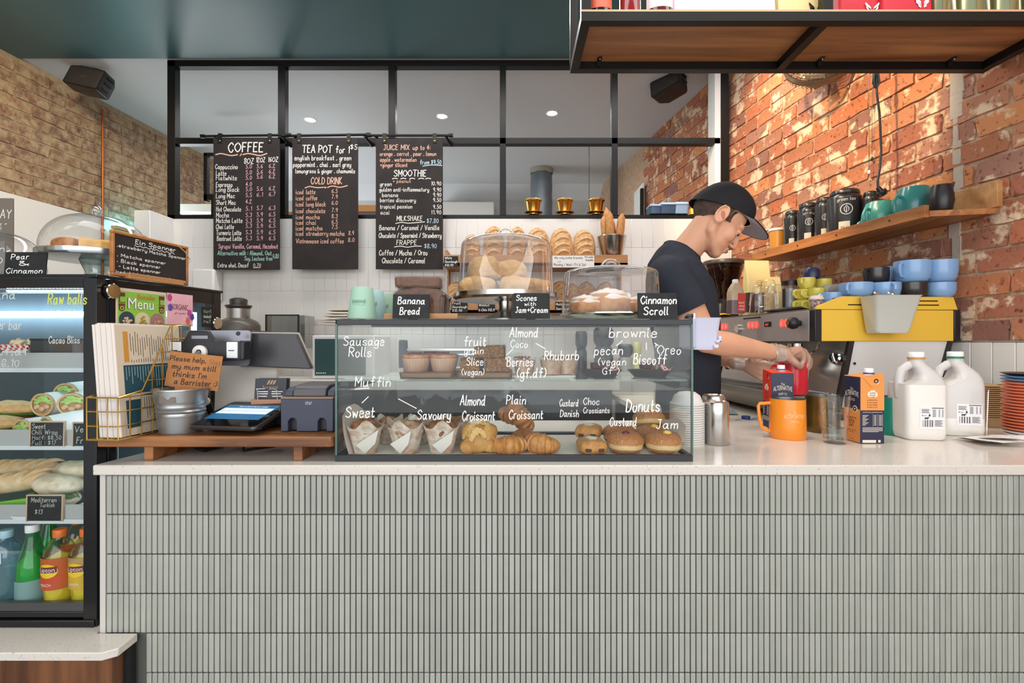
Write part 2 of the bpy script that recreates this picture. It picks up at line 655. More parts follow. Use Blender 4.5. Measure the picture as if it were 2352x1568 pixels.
def brick_mesh(name,L,H,T,mat,rnd):
 nx,nz=5,3
 vs,fs=[],[]
 for j in range(nz+1):
  for i in range(nx+1):
   x=-L/2+L*i/nx
   z=-H/2+H*j/nz
   edge=i in (0,nx) or j in (0,nz)
   y=rnd.uniform(-0.002,0.002)-(0.003 if edge else 0)
   if i in (0,nx):
    x+=rnd.uniform(-0.004,0.004)-(0.004 if i==nx else -0.004)*(j in (0,nz))
   if j in (0,nz):
    z+=rnd.uniform(-0.003,0.003)
   vs.append((x,y,z))
 for j in range(nz):
  for i in range(nx):
   a=j*(nx+1)+i
   fs.append((a,a+1,a+nx+2,a+nx+1))
 rim=[i for i in range(nx+1)]+[(j+1)*(nx+1)-1 for j in range(1,nz+1)]+[nz*(nx+1)+i for i in range(nx-1,-1,-1)]+[j*(nx+1) for j in range(nz-1,0,-1)]
 b=len(vs)
 for i in rim:
  vs.append((vs[i][0],T,vs[i][2]))
 n=len(rim)
 for k in range(n):
  fs.append((rim[k],b+k,b+(k+1)%n,rim[(k+1)%n]))
 g=G().add(vs,fs)
 me=g.mesh(name,50)
 me.materials.append(mat)
 return me
def courses(wall,t0,t1,z0,z1,side,mat,cond=None,L=0.23,H=0.076,seed=1):
 rnd=random.Random(seed)
 ms=[brick_mesh('brick',L,H,0.02,mat,rnd) for _ in range(7)]
 r=0
 z=z0
 while z<z1-0.02:
  t=t0-(0.12 if r%2 else 0)
  while t<t1:
   if cond is None or cond(t+0.12,z+0.04):
    o=bpy.data.objects.new('brick',rnd.choice(ms))
    COL.objects.link(o)
    o.parent=wall
    o.location=(t+0.115+rnd.uniform(-0.004,0.004),-side*rnd.uniform(-0.003,0.004)*1.0,z+0.038+rnd.uniform(-0.003,0.003))
    # bricks face the room: local -Y of the brick looks into the room
    o.rotation_euler=(0,rnd.uniform(-0.012,0.012),0 if side<0 else PI)
    s_=rnd.uniform(0.985,1.015)
    o.scale=(s_,1,1)
   t+=L+0.011
  z+=H+0.010
  r+=1
wr_=struct('wall_right',G().bx(-5.3,2.9,-0.15,-0.006,0,ZC),mortar_r)
wr_.location=(1.53,3.6,0)
wr_.rotation_euler=(0,0,math.atan2(1,-0.15))
courses(wr_,-2.05,1.25,1.305,ZC-0.03,1,br_r,lambda t,z: (t<-0.02 or z>2.10) and not (t<-1.2 and z>2.98),seed=3)
# a chase filled with grey cement runs down the bricks
g=G()
for i in range(17):
 z=1.62+i*0.095
 w=0.016+0.006*math.sin(i*2.1)
 g.bx(-1.625-w+0.008*math.sin(i*1.7),-1.625+w+0.008*math.sin(i*1.3),-0.01,0.004,z,z+0.096)
struct('cement_strip',g,M('cement_grey',(176,166,156),0.95,var=((196,178,160),14,0.1),bump=(50,0.6)),wr_)
# white tiles below the bricks
tile_w=M('tile_white',(231,228,224),0.22,var=((222,218,213),4,0.0),bump=(9,0.10,0.01))
tw,th=0.0745,0.2995
g=G().bx(-tw/2,tw/2,0,0.008,-th/2,th/2)
me_t=g.mesh('tile')
me_t.materials.append(tile_w)
def tile(par,loc,rz=0,sz=1.0):
 o=bpy.data.objects.new('tile',me_t)
 COL.objects.link(o)
 o.parent=par
 o.location=loc
 o.rotation_euler=(0,0,rz)
 o.scale=(1,1,sz)
 b=o.modifiers.new('bevel','BEVEL')
 b.width=0.0025
 b.segments=2
 return o
for i in range(14):
 tile(wr_,(-2.1+i*0.0765,0.004,1.148),PI)
struct('tile_trim',G().bx(-2.2,-0.2,-0.006,0.006,1.2985,1.3035),M('trim_alu',(170,168,165),0.4,0.6),wr_)
wl_=struct('wall_left',G().bx(-5.2,2.9,0.006,0.15,0,ZC),mortar_l)
wl_.location=(-3.41,3.5,0)
wl_.rotation_euler=(0,0,math.atan2(1,0.09))
courses(wl_,-0.30,2.05,2.31,ZC-0.02,-1,br_l,None,0.23,0.074,seed=8)
struct('wainscot',G().bx(-1.0,2.4,-0.012,0.006,0.9,2.305),white,wl_,bevel=0.002)
# tiled back wall with the black steel partition on top
XB0,XB1=-2.41,1.535
wb=struct('wall_back',G().bx(XB0,XB1,3.5,3.6,0,2.158),M('grout_white',(224,219,213),0.9))
for (z0,z1) in ((1.9555,2.157),(1.652,1.9535),(1.3485,1.650),(1.045,1.3465)):
 x=XB0+0.03
 while x+tw<XB1+0.03:
  o=tile(wb,(x+tw/2,3.4975+random.uniform(-0.0004,0.0003),(z0+z1)/2),0,(z1-z0)/th)
  o.rotation_euler=(random.uniform(-0.004,0.004),0,random.uniform(-0.012,0.012))
  x+=0.0765
struct('wall_side',G().bx(-2.47,-2.365,3.27,3.56,0,2.158),white,bevel=0.004)
fr=bpy.data.objects.new('window_1',None)
COL.objects.link(fr)
fr['kind']='structure'
FD=3.5
def fx(px):
 return (px-1176)/F*FD
def fz(py):
 return EYE-(py-784)/F*FD
def fbar(nm,x0,x1,y0,y1):
 ob(nm,G().bx(fx(x0),fx(x1),FD,FD+0.055,fz(y1),fz(y0)),black,fr,bevel=0.0015)
fbar('post',384,402,138,503)
for x0,x1 in ((638,655),(892,908),(1148,1162),(1405,1419)):
 fbar('post',x0,x1,151,495)
fbar('post',1655,1674,138,503)
fbar('rail',384,1674,138,152)
fbar('rail',402,1655,316,330)
fbar('rail',384,1674,493,503)
struct('trim_2',G().bx(fx(1642),fx(1655),3.50,3.62,2.16,ZC),white)
# ledge boards and things in the room behind
struct('door_1',G().bx(1.285,1.30,4.92,6.2,0.0,2.86),white)
struct('trim_3',G().bx(1.262,1.29,4.90,4.94,0,2.80),black)
# downlights in the rear ceiling
for i,(px,py,nm) in enumerate(((712,275,'leftmost'),(1015,267,'middle'),(1268,260,'rightmost'))):
 d=(ZC-EYE)*F/(784-py)
 p=W(px,py,d)
 t=thing('downlight','round recessed downlight in the white ceiling, %s of the three'%nm,'downlight',(p.x,p.y,ZC),group='rear ceiling downlights')
 ob('trim_ring',G().lathe([(0.038,-0.001),(0.052,-0.004),(0.054,0.0)],24),white,t)
 ob('lens',G().cyl((0,0,-0.002),0.038,0.004,24),M('lamp_glow',(255,252,245),0.5,emit=((255,251,244),40)),t)
# ---------------------------------------------------------------- service counter
stone=None
def stonemat():
 m,t,b=nt('speckled_stone')
 N,L=t.nodes,t.links
 geo=N.new('ShaderNodeTexCoord')
 n1=N.new('ShaderNodeTexNoise')
 n1.inputs['Scale'].default_value=190
 n1.inputs['Detail'].default_value=3
 L.new(geo.outputs['Object'],n1.inputs['Vector'])
 r1=N.new('ShaderNodeValToRGB')
 e=r1.color_ramp.elements
 e[0].position,e[0].color=0.28,lin((158,146,134))
 e[1].position,e[1].color=0.36,lin((222,214,205))
 x=e.new(0.70)
 x.color=lin((222,214,205))
 x=e.new(0.78)
 x.color=lin((244,240,234))
 L.new(n1.outputs['Fac'],r1.inputs['Fac'])
 L.new(r1.outputs['Color'],b.inputs['Base Color'])
 b.inputs['Roughness'].default_value=0.16
 return m
stone=stonemat()
ZT=1.006
TOPF,TOPB=1.19,1.868
ct=ob('worktop',G().prism([(-0.9975,TOPF),(1.87,TOPF),(1.77,TOPB),(-0.915,TOPB),(-0.925,1.64),(-0.985,1.27)],ZT-0.0245,ZT,'z'),stone,bevel=0.003)
tag(ct,'long speckled pale stone worktop running the length of the tiled counter','worktop')
cb=thing('counter','counter body fronted with grey green finger tiles in stacked rows','counter')
CF=1.212
PX,PZ=13.0/F*CF,90.6/F*CF
grout=M('grout_grey',(96,96,92),0.95)
ob('body',G().prism([(-0.975,CF+0.004),(1.76,CF+0.004),(1.76,1.86),(-0.90,1.86),(-0.92,1.64),(-0.972,1.30)],0.0,ZT-0.0245,'z'),grout,cb)
ob('end_panel',G().bx((232-1176)/F*CF,(244.5-1176)/F*CF,CF-0.004,1.3,0.0,ZT-0.025),M('end_panel_white',(206,202,196),0.5),cb,bevel=0.001)
ft=[M('tile_sage_%d'%i,c,0.27,var=((c[0]-6,c[1]-6,c[2]-6),30,0.0)) for i,c in enumerate(((176,177,168),(170,172,164),(181,182,174)))]
fm=[]
for m_ in ft:
 g=G().bx(-PX/2+0.0011,PX/2-0.0011,0,0.006,-PZ/2+0.0013,PZ/2-0.0013)
 me=g.mesh('tile')
 me.materials.append(m_)
 fm.append(me)
x_l=(246-1176)/F*CF
ztop=EYE-(1090-784)/F*CF
cnt=0
rest=[G(),G(),G()]
for r in range(8):
 for c in range(176):
  x=x_l+PX*(c+0.5)
  z=ztop-PZ*(r+0.5)
  if r>=4 and x<-0.888:
   continue
  k=random.choice((0,0,1,2))
  if cnt<300 and c<164:
   o=bpy.data.objects.new('tile',fm[k])
   COL.objects.link(o)
   o.parent=cb
   o.location=(x+random.uniform(-0.0002,0.0002),CF-0.003+random.uniform(-0.0004,0.0003),z)
   b=o.modifiers.new('bevel','BEVEL')
   b.width=0.0016
   b.segments=2
   cnt+=1
  else:
   y=CF-0.003+random.uniform(-0.0004,0.0003)
   rest[k].bx(x-PX/2+0.0011,x+PX/2-0.0011,y,y+0.006,z-PZ/2+0.0013,z+PZ/2-0.0013)
gs=G()
mi_=[]
for k in range(3):
 gs.add(rest[k].v,rest[k].f)
 mi_+=[k]*len(rest[k].f)
tf_=ob('tile_field',gs,ft,cb,bevel=0.0016,kind='stuff')
for p,k in zip(tf_.data.polygons,mi_):
 p.material_index=k
# low bench under the fridge, lower left
BZ=0.599
lb=thing('bench','low walnut fronted bench with a pale stone top under the glass fridge','bench')
ob('bench_top',G().prism([(-2.6,1.128),(-0.925,1.128),(-0.900,1.145),(-0.900,CF-0.008),(-1.0,CF-0.008),(-1.0,1.8),(-2.6,1.8)],BZ-0.019,BZ,'z'),stone,lb,bevel=0.002)
ob('front_panel',G().bx(-2.6,-0.932,1.145,1.16,0.05,BZ-0.0195),walnutv,lb)
ob('side_panel',G().bx(-0.932,-0.914,1.145,1.178,0.05,BZ-0.0195),walnutv,lb)
ob('shadow_gap',G().bx(-0.930,-0.905,1.179,CF-0.008,0.0,BZ-0.0195),blacks,lb)
# ---------------------------------------------------------------- back bench against the tiled wall
bb=thing('back_bench','white back bench with a dark open recess below the tiled wall','bench',(0,0,0))
BT=1.075
ob('bench_top',G().bx(-1.6,0.62,2.88,3.485,BT-0.055,BT),M('bench_white',(222,216,208),0.4),bb,bevel=0.003)
ob('recess',G().bx(-1.6,0.62,3.10,3.485,BT-0.30,BT-0.056),M('recess_dark',(60,62,64),0.4),bb)
ob('lower_door',G().bx(-1.6,0.62,2.92,3.485,0.0,BT-0.302),M('bench_white',(222,216,208),0.4),bb)
# bench carrying the coffee machine
mb=thing('machine_bench','stone topped bench under the coffee machine beside the brick wall','bench')
ob('bench_top',G().prism([(0.62,2.35),(1.05,1.90),(1.765,1.90),(1.57,3.2),(0.62,3.2)],0.945,0.975,'z'),M('bench_cream',(214,205,188),0.4),mb,bevel=0.002)
ob('carcass',G().prism([(0.66,2.40),(1.08,1.95),(1.74,1.95),(1.55,3.2),(0.66,3.2)],0.0,0.944,'z'),M('recess_dark',(60,62,64),0.4),mb)
# ---------------------------------------------------------------- hanging shelf at upper right
HF,HB=1.55,1.855
hz=EYE+736/F*HF
hx0,hx1=0.215,1.745
B=0.0290
hs=thing('hanging_shelf','black steel framed hanging shelf with a walnut board above the counter','shelf',(0,0,0))
ob('front_bar',G().bx(hx0,2.2,HF,HF+B,hz,hz+B),black,hs,bevel=0.001)
ob('back_bar',G().bx(hx0,hx1,HB-B,HB,hz,hz+B),black,hs,bevel=0.001)
ob('left_bar',G().bx(hx0,hx0+B,HF+B,HB-B,hz,hz+B),black,hs,bevel=0.001)
ob('right_bar',G().bar((hx1-B/2,HB-B,hz+B/2),(hx1-B/2+0.02,HF+B,hz+B/2),B,B),black,hs,bevel=0.001)
cxm=(1903-1176)/F*HF
ob('cross_bar',G().bx(cxm-B/2,cxm+B/2,HF+B,HB-B,hz,hz+B),black,hs,bevel=0.001)
ob('shelf_board',G().bx(hx0+0.002,2.15,HF+0.004,HB-0.002,hz+B,hz+B+0.006),walnut,hs)
ob('edge_strip',G().bx(hx0,2.15,HF-0.0005,HF+0.004,hz+B,hz+B+0.006),M('edge_ply',(206,160,124),0.5),hs)
ob('post',G().bx(hx0,hx0+B,HF,HF+B,hz+B,ZC-0.01),black,hs)
ob('post',G().bx(cxm-B/2,cxm+B/2,HF,HF+B,hz+B,ZC-0.01),black,hs)
ob('post',G().bx(hx0-0.002,hx0+B-0.004,HB-B,HB,hz+B,ZC-0.01),black,hs)
ob('post',G().bx(hx1-B,hx1,HB-B,HB,hz+B,ZC-0.01),black,hs)
for px in (1378,1889,2192):
 x=(px-1176)/F*1.80
 c=ob('saddle_clip',G().ell((0,0,0),(0.009,0.017,0.004),12,6).bx(-0.007,0.007,0.010,0.016,-0.018,0.002),blackp,hs,loc=(x,1.806,hz+B-0.002))
 ob('screw',G().ell((0,-0.006,-0.004),0.003,8,6),chrome,c)
# ---------------------------------------------------------------- display case on the counter
def hpx(g,text,x0,x1,yb,cap,d,w=0.105,slant=0.10,wob=0.03,off=(0,0,0)):
 """handwriting measured on the photograph, laid on the real upright plane at depth d"""
 p=W(x0,yb,d)
 return hand(g,text,p.x-off[0],p.z-off[2],cap*d/F,(x1-x0)*d/F,w,slant,d-off[1],wob)
CD=1.225
CX0,CX1=(770-1176)/F*CD,(1592-1176)/F*CD
CW=CX1-CX0
CH=0.3505
CDP=0.325
cc=((CX0+CX1)/2,CD,ZT)
case=thing('display_case','glass pastry display case with a black frame and white lettering on the counter','display case',cc)
hw=CW/2
bf=M('case_frame',(34,36,40),0.42)
ob('base_frame',G().bx(-hw,hw,0,0.012,0,0.016).bx(-hw,hw,CDP-0.012,CDP,0,0.016).bx(-hw,-hw+0.012,0.012,CDP-0.012,0,0.016).bx(hw-0.012,hw,0.012,CDP-0.012,0,0.016).bx(-hw+0.012,hw-0.012,0.012,CDP-0.012,0,0.006),bf,case,bevel=0.001)
ob('top_bar',G().bx(-hw,hw,0,0.012,CH-0.016,CH-0.003),bf,case,bevel=0.001)
ob('top_bar',G().bx(-hw,hw,CDP-0.012,CDP,CH-0.012,CH-0.003),bf,case,bevel=0.001)
ob('top_pane',G().bx(-hw,hw,0,CDP,CH-0.003,CH),pane_g,case)
ob('front_pane',G().bx(-hw+0.004,hw-0.004,0.001,0.005,0.016,CH-0.016),pane_g,case)
for sgn in (-1,1):
 x=sgn*hw
 ob('side_pane',G().bx(min(x,x-sgn*0.005),max(x,x-sgn*0.005),0.0,CDP,0.016,CH-0.004),pane_g,case)
 ob('pane_edge',G().bx(min(x,x-sgn*0.005),max(x,x-sgn*0.005),-0.0012,0.0,0.016,CH-0.014),M('pane_edge_green',(70,104,92),0.2),case)
 ob('corner_post',G().bx(min(x,x-sgn*0.004),max(x,x-sgn*0.004),0.0,0.006,0.014,CH-0.014),bf,case)
 ob('shelf_bracket',G().prism([(0.012,0.195),(0.012,0.182),(0.05,0.174),(0.30,0.174),(0.30,0.195)],min(x-sgn*0.006,x-sgn*0.030),max(x-sgn*0.006,x-sgn*0.030),'x'),bf,case,bevel=0.002)
ob('glass_shelf',G().bx(-hw+0.008,hw-0.008,0.014,CDP-0.02,0.1955,0.2005),shelf_g,case)
ob('back_door',G().bx(-hw+0.006,0.02,CDP-0.010,CDP-0.006,0.016,CH-0.013),pane_g,case)
ob('back_door',G().bx(-0.03,hw-0.006,CDP-0.018,CDP-0.014,0.016,CH-0.013),pane_g,case)
lin_g=G().bx(-hw+0.016,hw-0.016,0.015,CDP-0.02,0.0065,0.009)
lin_g.grid(lambda u,v: (-hw+0.012-0.001+0.018*(1-v)**2,0.018+u*0.25,0.009+v*(0.10+0.02*math.sin(u*5))),8,6)
lin_g.grid(lambda u,v: (hw-0.011-0.03*(1-v)**2,0.02+u*0.22,0.009+v*(0.075+0.01*math.sin(u*6))),8,6)
ob('paper_liner',lin_g,M('baking_paper',(226,216,206),0.8),case)
TD=CD+0.0005
g=G()
lt_m=M('paint_marker',(244,242,238),0.8)
def ct1(text,x0,x1,yb,cap,**k):
 g=G()
 hpx(g,text,760+x0/4.127,760+x1/4.127,700+yb/4.127,cap/4.127,TD,off=cc,**k)
 ob('lettering',g,lt_m,case)
def ct2(text,x0,x1,yb,cap,**k):
 g=G()
 hpx(g,text,1180+x0/4.127,1180+x1/4.127,700+yb/4.127,cap/4.127,TD,off=cc,**k)
 ob('lettering',g,lt_m,case)
def tick(pts,w=0.0022,ox=760):
 q=[W(ox+a/4.127,700+b/4.127,TD) for a,b in pts]
 g.ribbon([(p.x-cc[0],p.z-cc[2]) for p in q],w,TD-cc[1])
for a in (("Sausage",120,500,385,85),("Rolls",170,380,490,90),("Muffin",230,560,772,88),("Sweet",140,408,1065,100),("Savoury",820,1130,1085,88),
   ("fruit",1262,1465,388,90),("grain",1265,1442,465,66),("Slice",1285,1440,572,72),("(vegan)",1240,1448,665,62),
   ("Almond",1225,1458,950,92),("Croissant",1245,1548,1095,90)):
 ct1(*a)
for a in (("Almond",-40,225,305,90),("Coco",-30,128,402,70),("'Berries",-80,178,580,85),("(gf.df)",30,300,690,90),("Rhubarb",290,612,520,85),
   ("pecan",765,1028,470,85),("(vegan",800,1058,570,70),("Gf )",840,995,655,62),("brownie",905,1350,305,90),("'Oreo",1340,1580,465,85),("Biscoff",1135,1440,560,95),
   ("Plain",-70,108,940,85),("Croissant",-45,272,1080,85),("Custard",435,608,960,65),("Danish",440,612,1060,65),("Choc",660,808,945,65),("Crossiants",660,905,1025,55),
   ("Donuts",1065,1378,1010,115),("Custard",910,1160,1145,80),("Jam",1352,1550,1170,85)):
 ct2(*a)
tick([(230,800),(300,792),(365,790)])
tick([(295,928),(355,870)])
tick([(640,890),(810,980)])
tick([(1665,475),(1725,420)])
tick([(210,365),(300,415)],ox=1180)
tick([(975,385),(1030,340)],ox=1180)
tick([(1257,360),(1257,425)],ox=1180)
tick([(1335,362),(1370,385)],ox=1180)
ob('pointer_strokes',g,lt_m,case,kind='stuff')
# ---------------------------------------------------------------- pastry kit
cake=M('muffin_crust',(176,112,62),0.8,var=((112,62,32),90,0.2),bump=(60,0.7,0.006))
sugar=M('muffin_sugar',(208,182,150),0.85,var=((150,92,52),90,0.3),bump=(70,0.7,0.006))
mpaper=M('muffin_paper',(226,216,204),0.75,var=((182,142,106),46,0.4,0.52))
crust=M('croissant_crust',(226,164,86),0.45,var=((176,104,46),70,0.0),bump=(60,0.3))
crustd=M('croissant_dark',(200,134,68),0.5,var=((142,84,40),70,0.0),bump=(60,0.3))
choc=M('dark_chocolate',(52,32,26),0.35)
loafm=M('loaf_crust',(178,116,62),0.75,var=((226,188,138),70,0.2),bump=(160,0.7))
loafs=M('loaf_score',(232,202,158),0.8,var=((206,160,104),90,0.1))
FL=ZT+0.009      # inside floor of the case
SHZ=ZT+0.2005    # glass shelf
def tulip(label,loc,top,rz,group=None,s=1.0,dusty=False):
 t=thing('muffin',label,'muffin',loc,rz,group)
 g=G()
 n,K=32,8
 vs,fs=[],[]
 for k in range(K+1):
  f=k/K
  for i in range(n):
   a=2*PI*i/n
   H=0.066+0.024*abs(math.cos(2*a))**3
   r=0.028+0.017*min(1,f*1.15)+(0.006*max(0,f-0.7)/0.3)*abs(math.cos(2*a))**2
   r+=0.0018*math.sin(4*a+0.6)*f
   vs.append((r*math.cos(a),r*math.sin(a),f*H+0.0008))
 for k in range(K):
  for i in range(n):
   j=(i+1)%n
   fs.append((k*n+i,k*n+j,(k+1)*n+j,(k+1)*n+i))
 g.add(vs,fs)
 # the folded flap crossing the front of the wrap
 ob('paper_cup',g,mpaper,t)
 f=G().add([(-0.024,-0.0465,0.030),(0.030,-0.0425,0.064),(0.022,-0.0415,0.030),(-0.002,-0.0335,0.004)],[(0,3,2),(0,2,1)])
 ob('paper_fold',f,M('muffin_paper_clean',(232,224,214),0.75),t)
 b=G().ell((0,0,0.058),(0.041,0.041,0.028),24,14).jit(0.008,55,loc[0]*9)
 ob('crumb_top',b,top,t)
 t.scale=(s,s,s)
 return t
lm='muffins in folded paper'
FD1=1.285
for px,py,top,rz,lab in ((840,1040,cake,0.3,'blueberry muffin in white paper at the left of the lower shelf'),
        (934,1040,sugar,-0.2,'sugar dusted muffin in white paper, second along the lower shelf'),
        (1015,1040,cake,0.15,'muffin in browned paper, third along the lower shelf beside the almond croissant')):
 p=W(px,py,FD1)
 tulip(lab,(p.x,FD1,FL),top,rz,lm)
for px,lab in ((890,'muffin behind the first and second paper muffins'),(962,'muffin behind the second and third paper muffins'),(1050,'muffin behind the third paper muffin and the almond croissant')):
 p=W(px,1000,1.395)
 tulip(lab,(p.x,1.41,FL),cake,0.8,lm,.86)
def croissant(label,loc,rot,s=1.0,mat=None,group='croissants in the case'):
 t=thing('croissant',label,'croissant',loc,0,group,rot)
 rings=[]
 n=14
 N_=45
 for k in range(N_+1):
  u=-1+2*k/N_
  ph=u*1.0
  cx,cy=0.058*math.sin(ph),0.058*(1-math.cos(ph))*0.85
  r=0.026*(1-abs(u)**2.2)**0.7+0.003
  st=(abs(u)*5.2)%1.0
  r*=1.0+0.22*(1-st)-0.08
  tx,ty=math.cos(ph),math.sin(ph)
  rings.append([Vector((cx-ty*r*math.cos(a),cy+tx*r*math.cos(a),0.022+r*0.86*math.sin(a))) for a in [2*PI*i/n for i in range(n)]])
 g=G().loft(rings).jit(0.0022,60,loc[0])
 ob('pastry',g,mat or crust,t,ang=60)
 t.scale=(s,s,s)
 return t
def at(px,d,z):
 return ((px-1176)/F*d,d,z)
croissant('plain croissant at the front left of the croissant pile',at(1170,1.275,FL),(0,0,0.25),0.92)
croissant('plain croissant at the front right of the pile, tip pointing at the viewer',at(1240,1.285,FL),(0,0,-0.75),1.0)
croissant('croissant standing on end at the back of the pile',at(1182,1.40,FL+0.06),(0.5,0.9,0.5),1.0,crustd)
croissant('small dark croissant wedged in the middle of the pile',at(1200,1.37,FL),(0.1,0,1.1),0.95,crustd)
croissant('croissant lying at the back of the pile on top',at(1180,1.42,FL+0.055),(0.1,0.1,-0.4),0.95,crustd)
# almond croissant, heaped and flaked
p=at(1100,1.285,FL)
t=thing('almond_croissant','almond croissant covered in flakes and icing sugar on the lower shelf','croissant',p)
g=G()
for c,r in (((0,0,0.03),(0.040,0.030,0.030)),((-0.012,0.004,0.055),(0.034,0.028,0.026)),((0.02,0,0.05),(0.026,0.026,0.028)),((-0.026,-0.004,0.018),(0.022,0.02,0.018)),((0.028,-0.004,0.016),(0.02,0.02,0.016))):
 g.ell(c,r,18,12)
g.jit(0.006,50)
ob('pastry',g,M('almond_crust',(190,124,58),0.6,var=((222,172,96),30,0.1),bump=(60,0.5)),t)
g=G()
rr=random.Random(5)
for i in range(70):
 a,e=rr.uniform(PI,2*PI),rr.uniform(0.1,1.4)
 c=Vector((math.cos(a)*math.cos(e)*0.042,math.sin(a)*math.cos(e)*0.034,0.034+math.sin(e)*0.052))
 g.lathe([(0,0),(0.007,0),(0.007,0.0012),(0,0.0012)],8,m=Matrix.Translation(c) @ mx(rot=(rr.uniform(-.5,.5)+(PI/2-e),rr.uniform(-.6,.6),a+PI/2)))
ob('almond_flakes',g,M('almond_flake',(226,186,116),0.6),t,kind='stuff')
g=G().ell((-0.008,-0.004,0.080),(0.02,0.02,0.006),14,6).jit(0.004,80)
ob('icing_sugar',g,M('icing_dust',(236,226,212),0.9),t)
def choccro(label,loc,rz,dust=False):
 t=thing('chocolate_croissant',label,'croissant',loc,rz,'chocolate croissants')
 rings=[]
 n=20
 for k in range(15):
  u=-1+2*k/14
  r=(1-abs(u)**6)**0.5 if abs(u)<1 else 0.05
  rings.append([Vector((math.copysign(abs(math.cos(a))**0.75,math.cos(a))*0.036*(0.35+0.65*r),u*0.045,0.019+math.copysign(abs(math.sin(a))**0.8,math.sin(a))*0.019*(0.4+0.6*r))) for a in [2*PI*i/n for i in range(n)]])
 ob('pastry',G().loft(rings).jit(0.002,50),crust,t,ang=60)
 for s_ in (-1,1):
  ob('chocolate_stick',G().bx(s_*0.016-0.007,s_*0.016+0.007,-0.047,0.02,0.011,0.019),choc,t,bevel=0.002)
 ob('icing_sugar',G().ell((0,0,0.036),(0.018,0.03,0.0035),14,6).jit(0.003,80),MATS['icing_dust'],t)
 return t
choccro('chocolate croissant in front with two dark chocolate ends showing',at(1358,1.285,FL),0.06)
choccro('chocolate croissant lying on the pile behind the front one',at(1352,1.385,FL+0.018),-0.25)
def donutmat():
 m,t,b=nt('donut_dough')
 N,L=t.nodes,t.links
 tc=N.new('ShaderNodeTexCoord')
 sp=N.new('ShaderNodeSeparateXYZ')
 L.new(tc.outputs['Object'],sp.inputs[0])
 nz=N.new('ShaderNodeTexNoise')
 nz.inputs['Scale'].default_value=30
 L.new(tc.outputs['Object'],nz.inputs['Vector'])
 ma=N.new('ShaderNodeMath')
 ma.operation='MULTIPLY_ADD'
 ma.inputs[1].default_value=0.006
 L.new(nz.outputs['Fac'],ma.inputs[0])
 L.new(sp.outputs['Z'],ma.inputs[2])
 mr=N.new('ShaderNodeMapRange')
 mr.inputs['From Min'].default_value=0.0
 mr.inputs['From Max'].default_value=0.055
 L.new(ma.outputs[0],mr.inputs[0])
 rp=N.new('ShaderNodeValToRGB')
 e=rp.color_ramp.elements
 e[0].position,e[0].color=0.14,lin((182,112,54))
 e[1].position,e[1].color=0.30,lin((184,116,56))
 for ps,c in ((0.36,(238,208,146)),(0.50,(236,202,138)),(0.58,(188,118,58)),(0.92,(176,104,48))):
  x=e.new(ps)
  x.color=lin(c)
 L.new(mr.outputs[0],rp.inputs['Fac'])
 n2=N.new('ShaderNodeTexNoise')
 n2.inputs['Scale'].default_value=420
 L.new(tc.outputs['Object'],n2.inputs['Vector'])
 r2=N.new('ShaderNodeValToRGB')
 r2.color_ramp.elements[0].position=0.56
 r2.color_ramp.elements[1].position=0.66
 L.new(n2.outputs['Fac'],r2.inputs['Fac'])
 mi=N.new('ShaderNodeMix')
 mi.data_type='RGBA'
 L.new(r2.outputs['Color'],mi.inputs[0])
 L.new(rp.outputs['Color'],mi.inputs[6])
 mi.inputs[7].default_value=lin((214,176,136))
 L.new(mi.outputs[2],b.inputs['Base Color'])
 b.inputs['Roughness'].default_value=0.55
 return m
dough=donutmat()
def donut(label,loc,jam=True,rz=0,rot=None):
 t=thing('donut',label,'donut',loc,rz,'filled donuts',rot)
 g=G()
 pr=[(0,0.0),(0.024,0.001),(0.037,0.007),(0.044,0.016),(0.0445,0.023),(0.047,0.031),(0.044,0.041),(0.034,0.050),(0.018,0.054),(0.006,0.053),(0,0.050)]
 g.lathe(pr,28).jit(0.002,40,loc[0])
 ob('bun',g,dough,t,ang=80)
 if jam:
  ob('filling',G().ell((-0.002,-0.018,0.054),(0.010,0.007,0.005),12,8).jit(0.002,90),M('jam',(92,26,34),0.25),t)
 else:
  g=G().ell((0.004,-0.018,0.054),(0.010,0.007,0.006),12,8).jit(0.004,90)
  ob('filling',g,M('custard',(240,196,84),0.35),t)
 return t
donut('sugared donut with a dot of dark jam at the front of the lower shelf',at(1436,1.282,FL),True)
donut('sugared donut with yellow custard at the front right corner of the lower shelf',at(1524,1.282,FL),False)
donut('sugared donut lying behind the jam donut and the chocolate croissants',at(1423,1.395,FL),True)
donut('custard donut between the jam donut and the front custard donut, one row back',at(1496,1.375,FL),False)
donut('custard donut propped highest at the back right of the lower shelf',at(1492,1.455,FL+0.03),False,0,(-0.25,0,0))
# upper shelf
def pleated(label,loc):
 t=thing('muffin',label,'muffin',loc,0,'flat topped muffins')
 g=G().lathe([(0,0.0005),(0.0285,0.0005),(0.0365,0.036)],72,fn=lambda r,z,a,k: (r+(0.0011*math.cos(24*a) if r>0 else 0),z))
 ob('paper_cup',g,M('muffin_case',(216,182,160),0.7,var=((196,150,120),30,0.1)),t,ang=80)
 g=G().lathe([(0,0.036),(0.036,0.0355),(0.0385,0.039),(0.0375,0.044),(0.030,0.0465),(0,0.048)],28).jit(0.0025,60,loc[0])
 ob('crumb_top',g,M('muffin_top',(176,108,74),0.6,var=((206,160,130),70,0.1),bump=(70,0.4)),t)
 g=G()
 rr=random.Random(int(loc[0]*1e4))
 for i in range(10):
  g.ell((rr.uniform(-.016,.016),rr.uniform(-.016,.016),0.048),0.0035,8,6)
 ob('berries',g,M('berry',(104,44,56),0.5),t,kind='stuff')
board_m=wood('chopping_board',(142,104,72),(98,68,46),1.6,0,0.5)
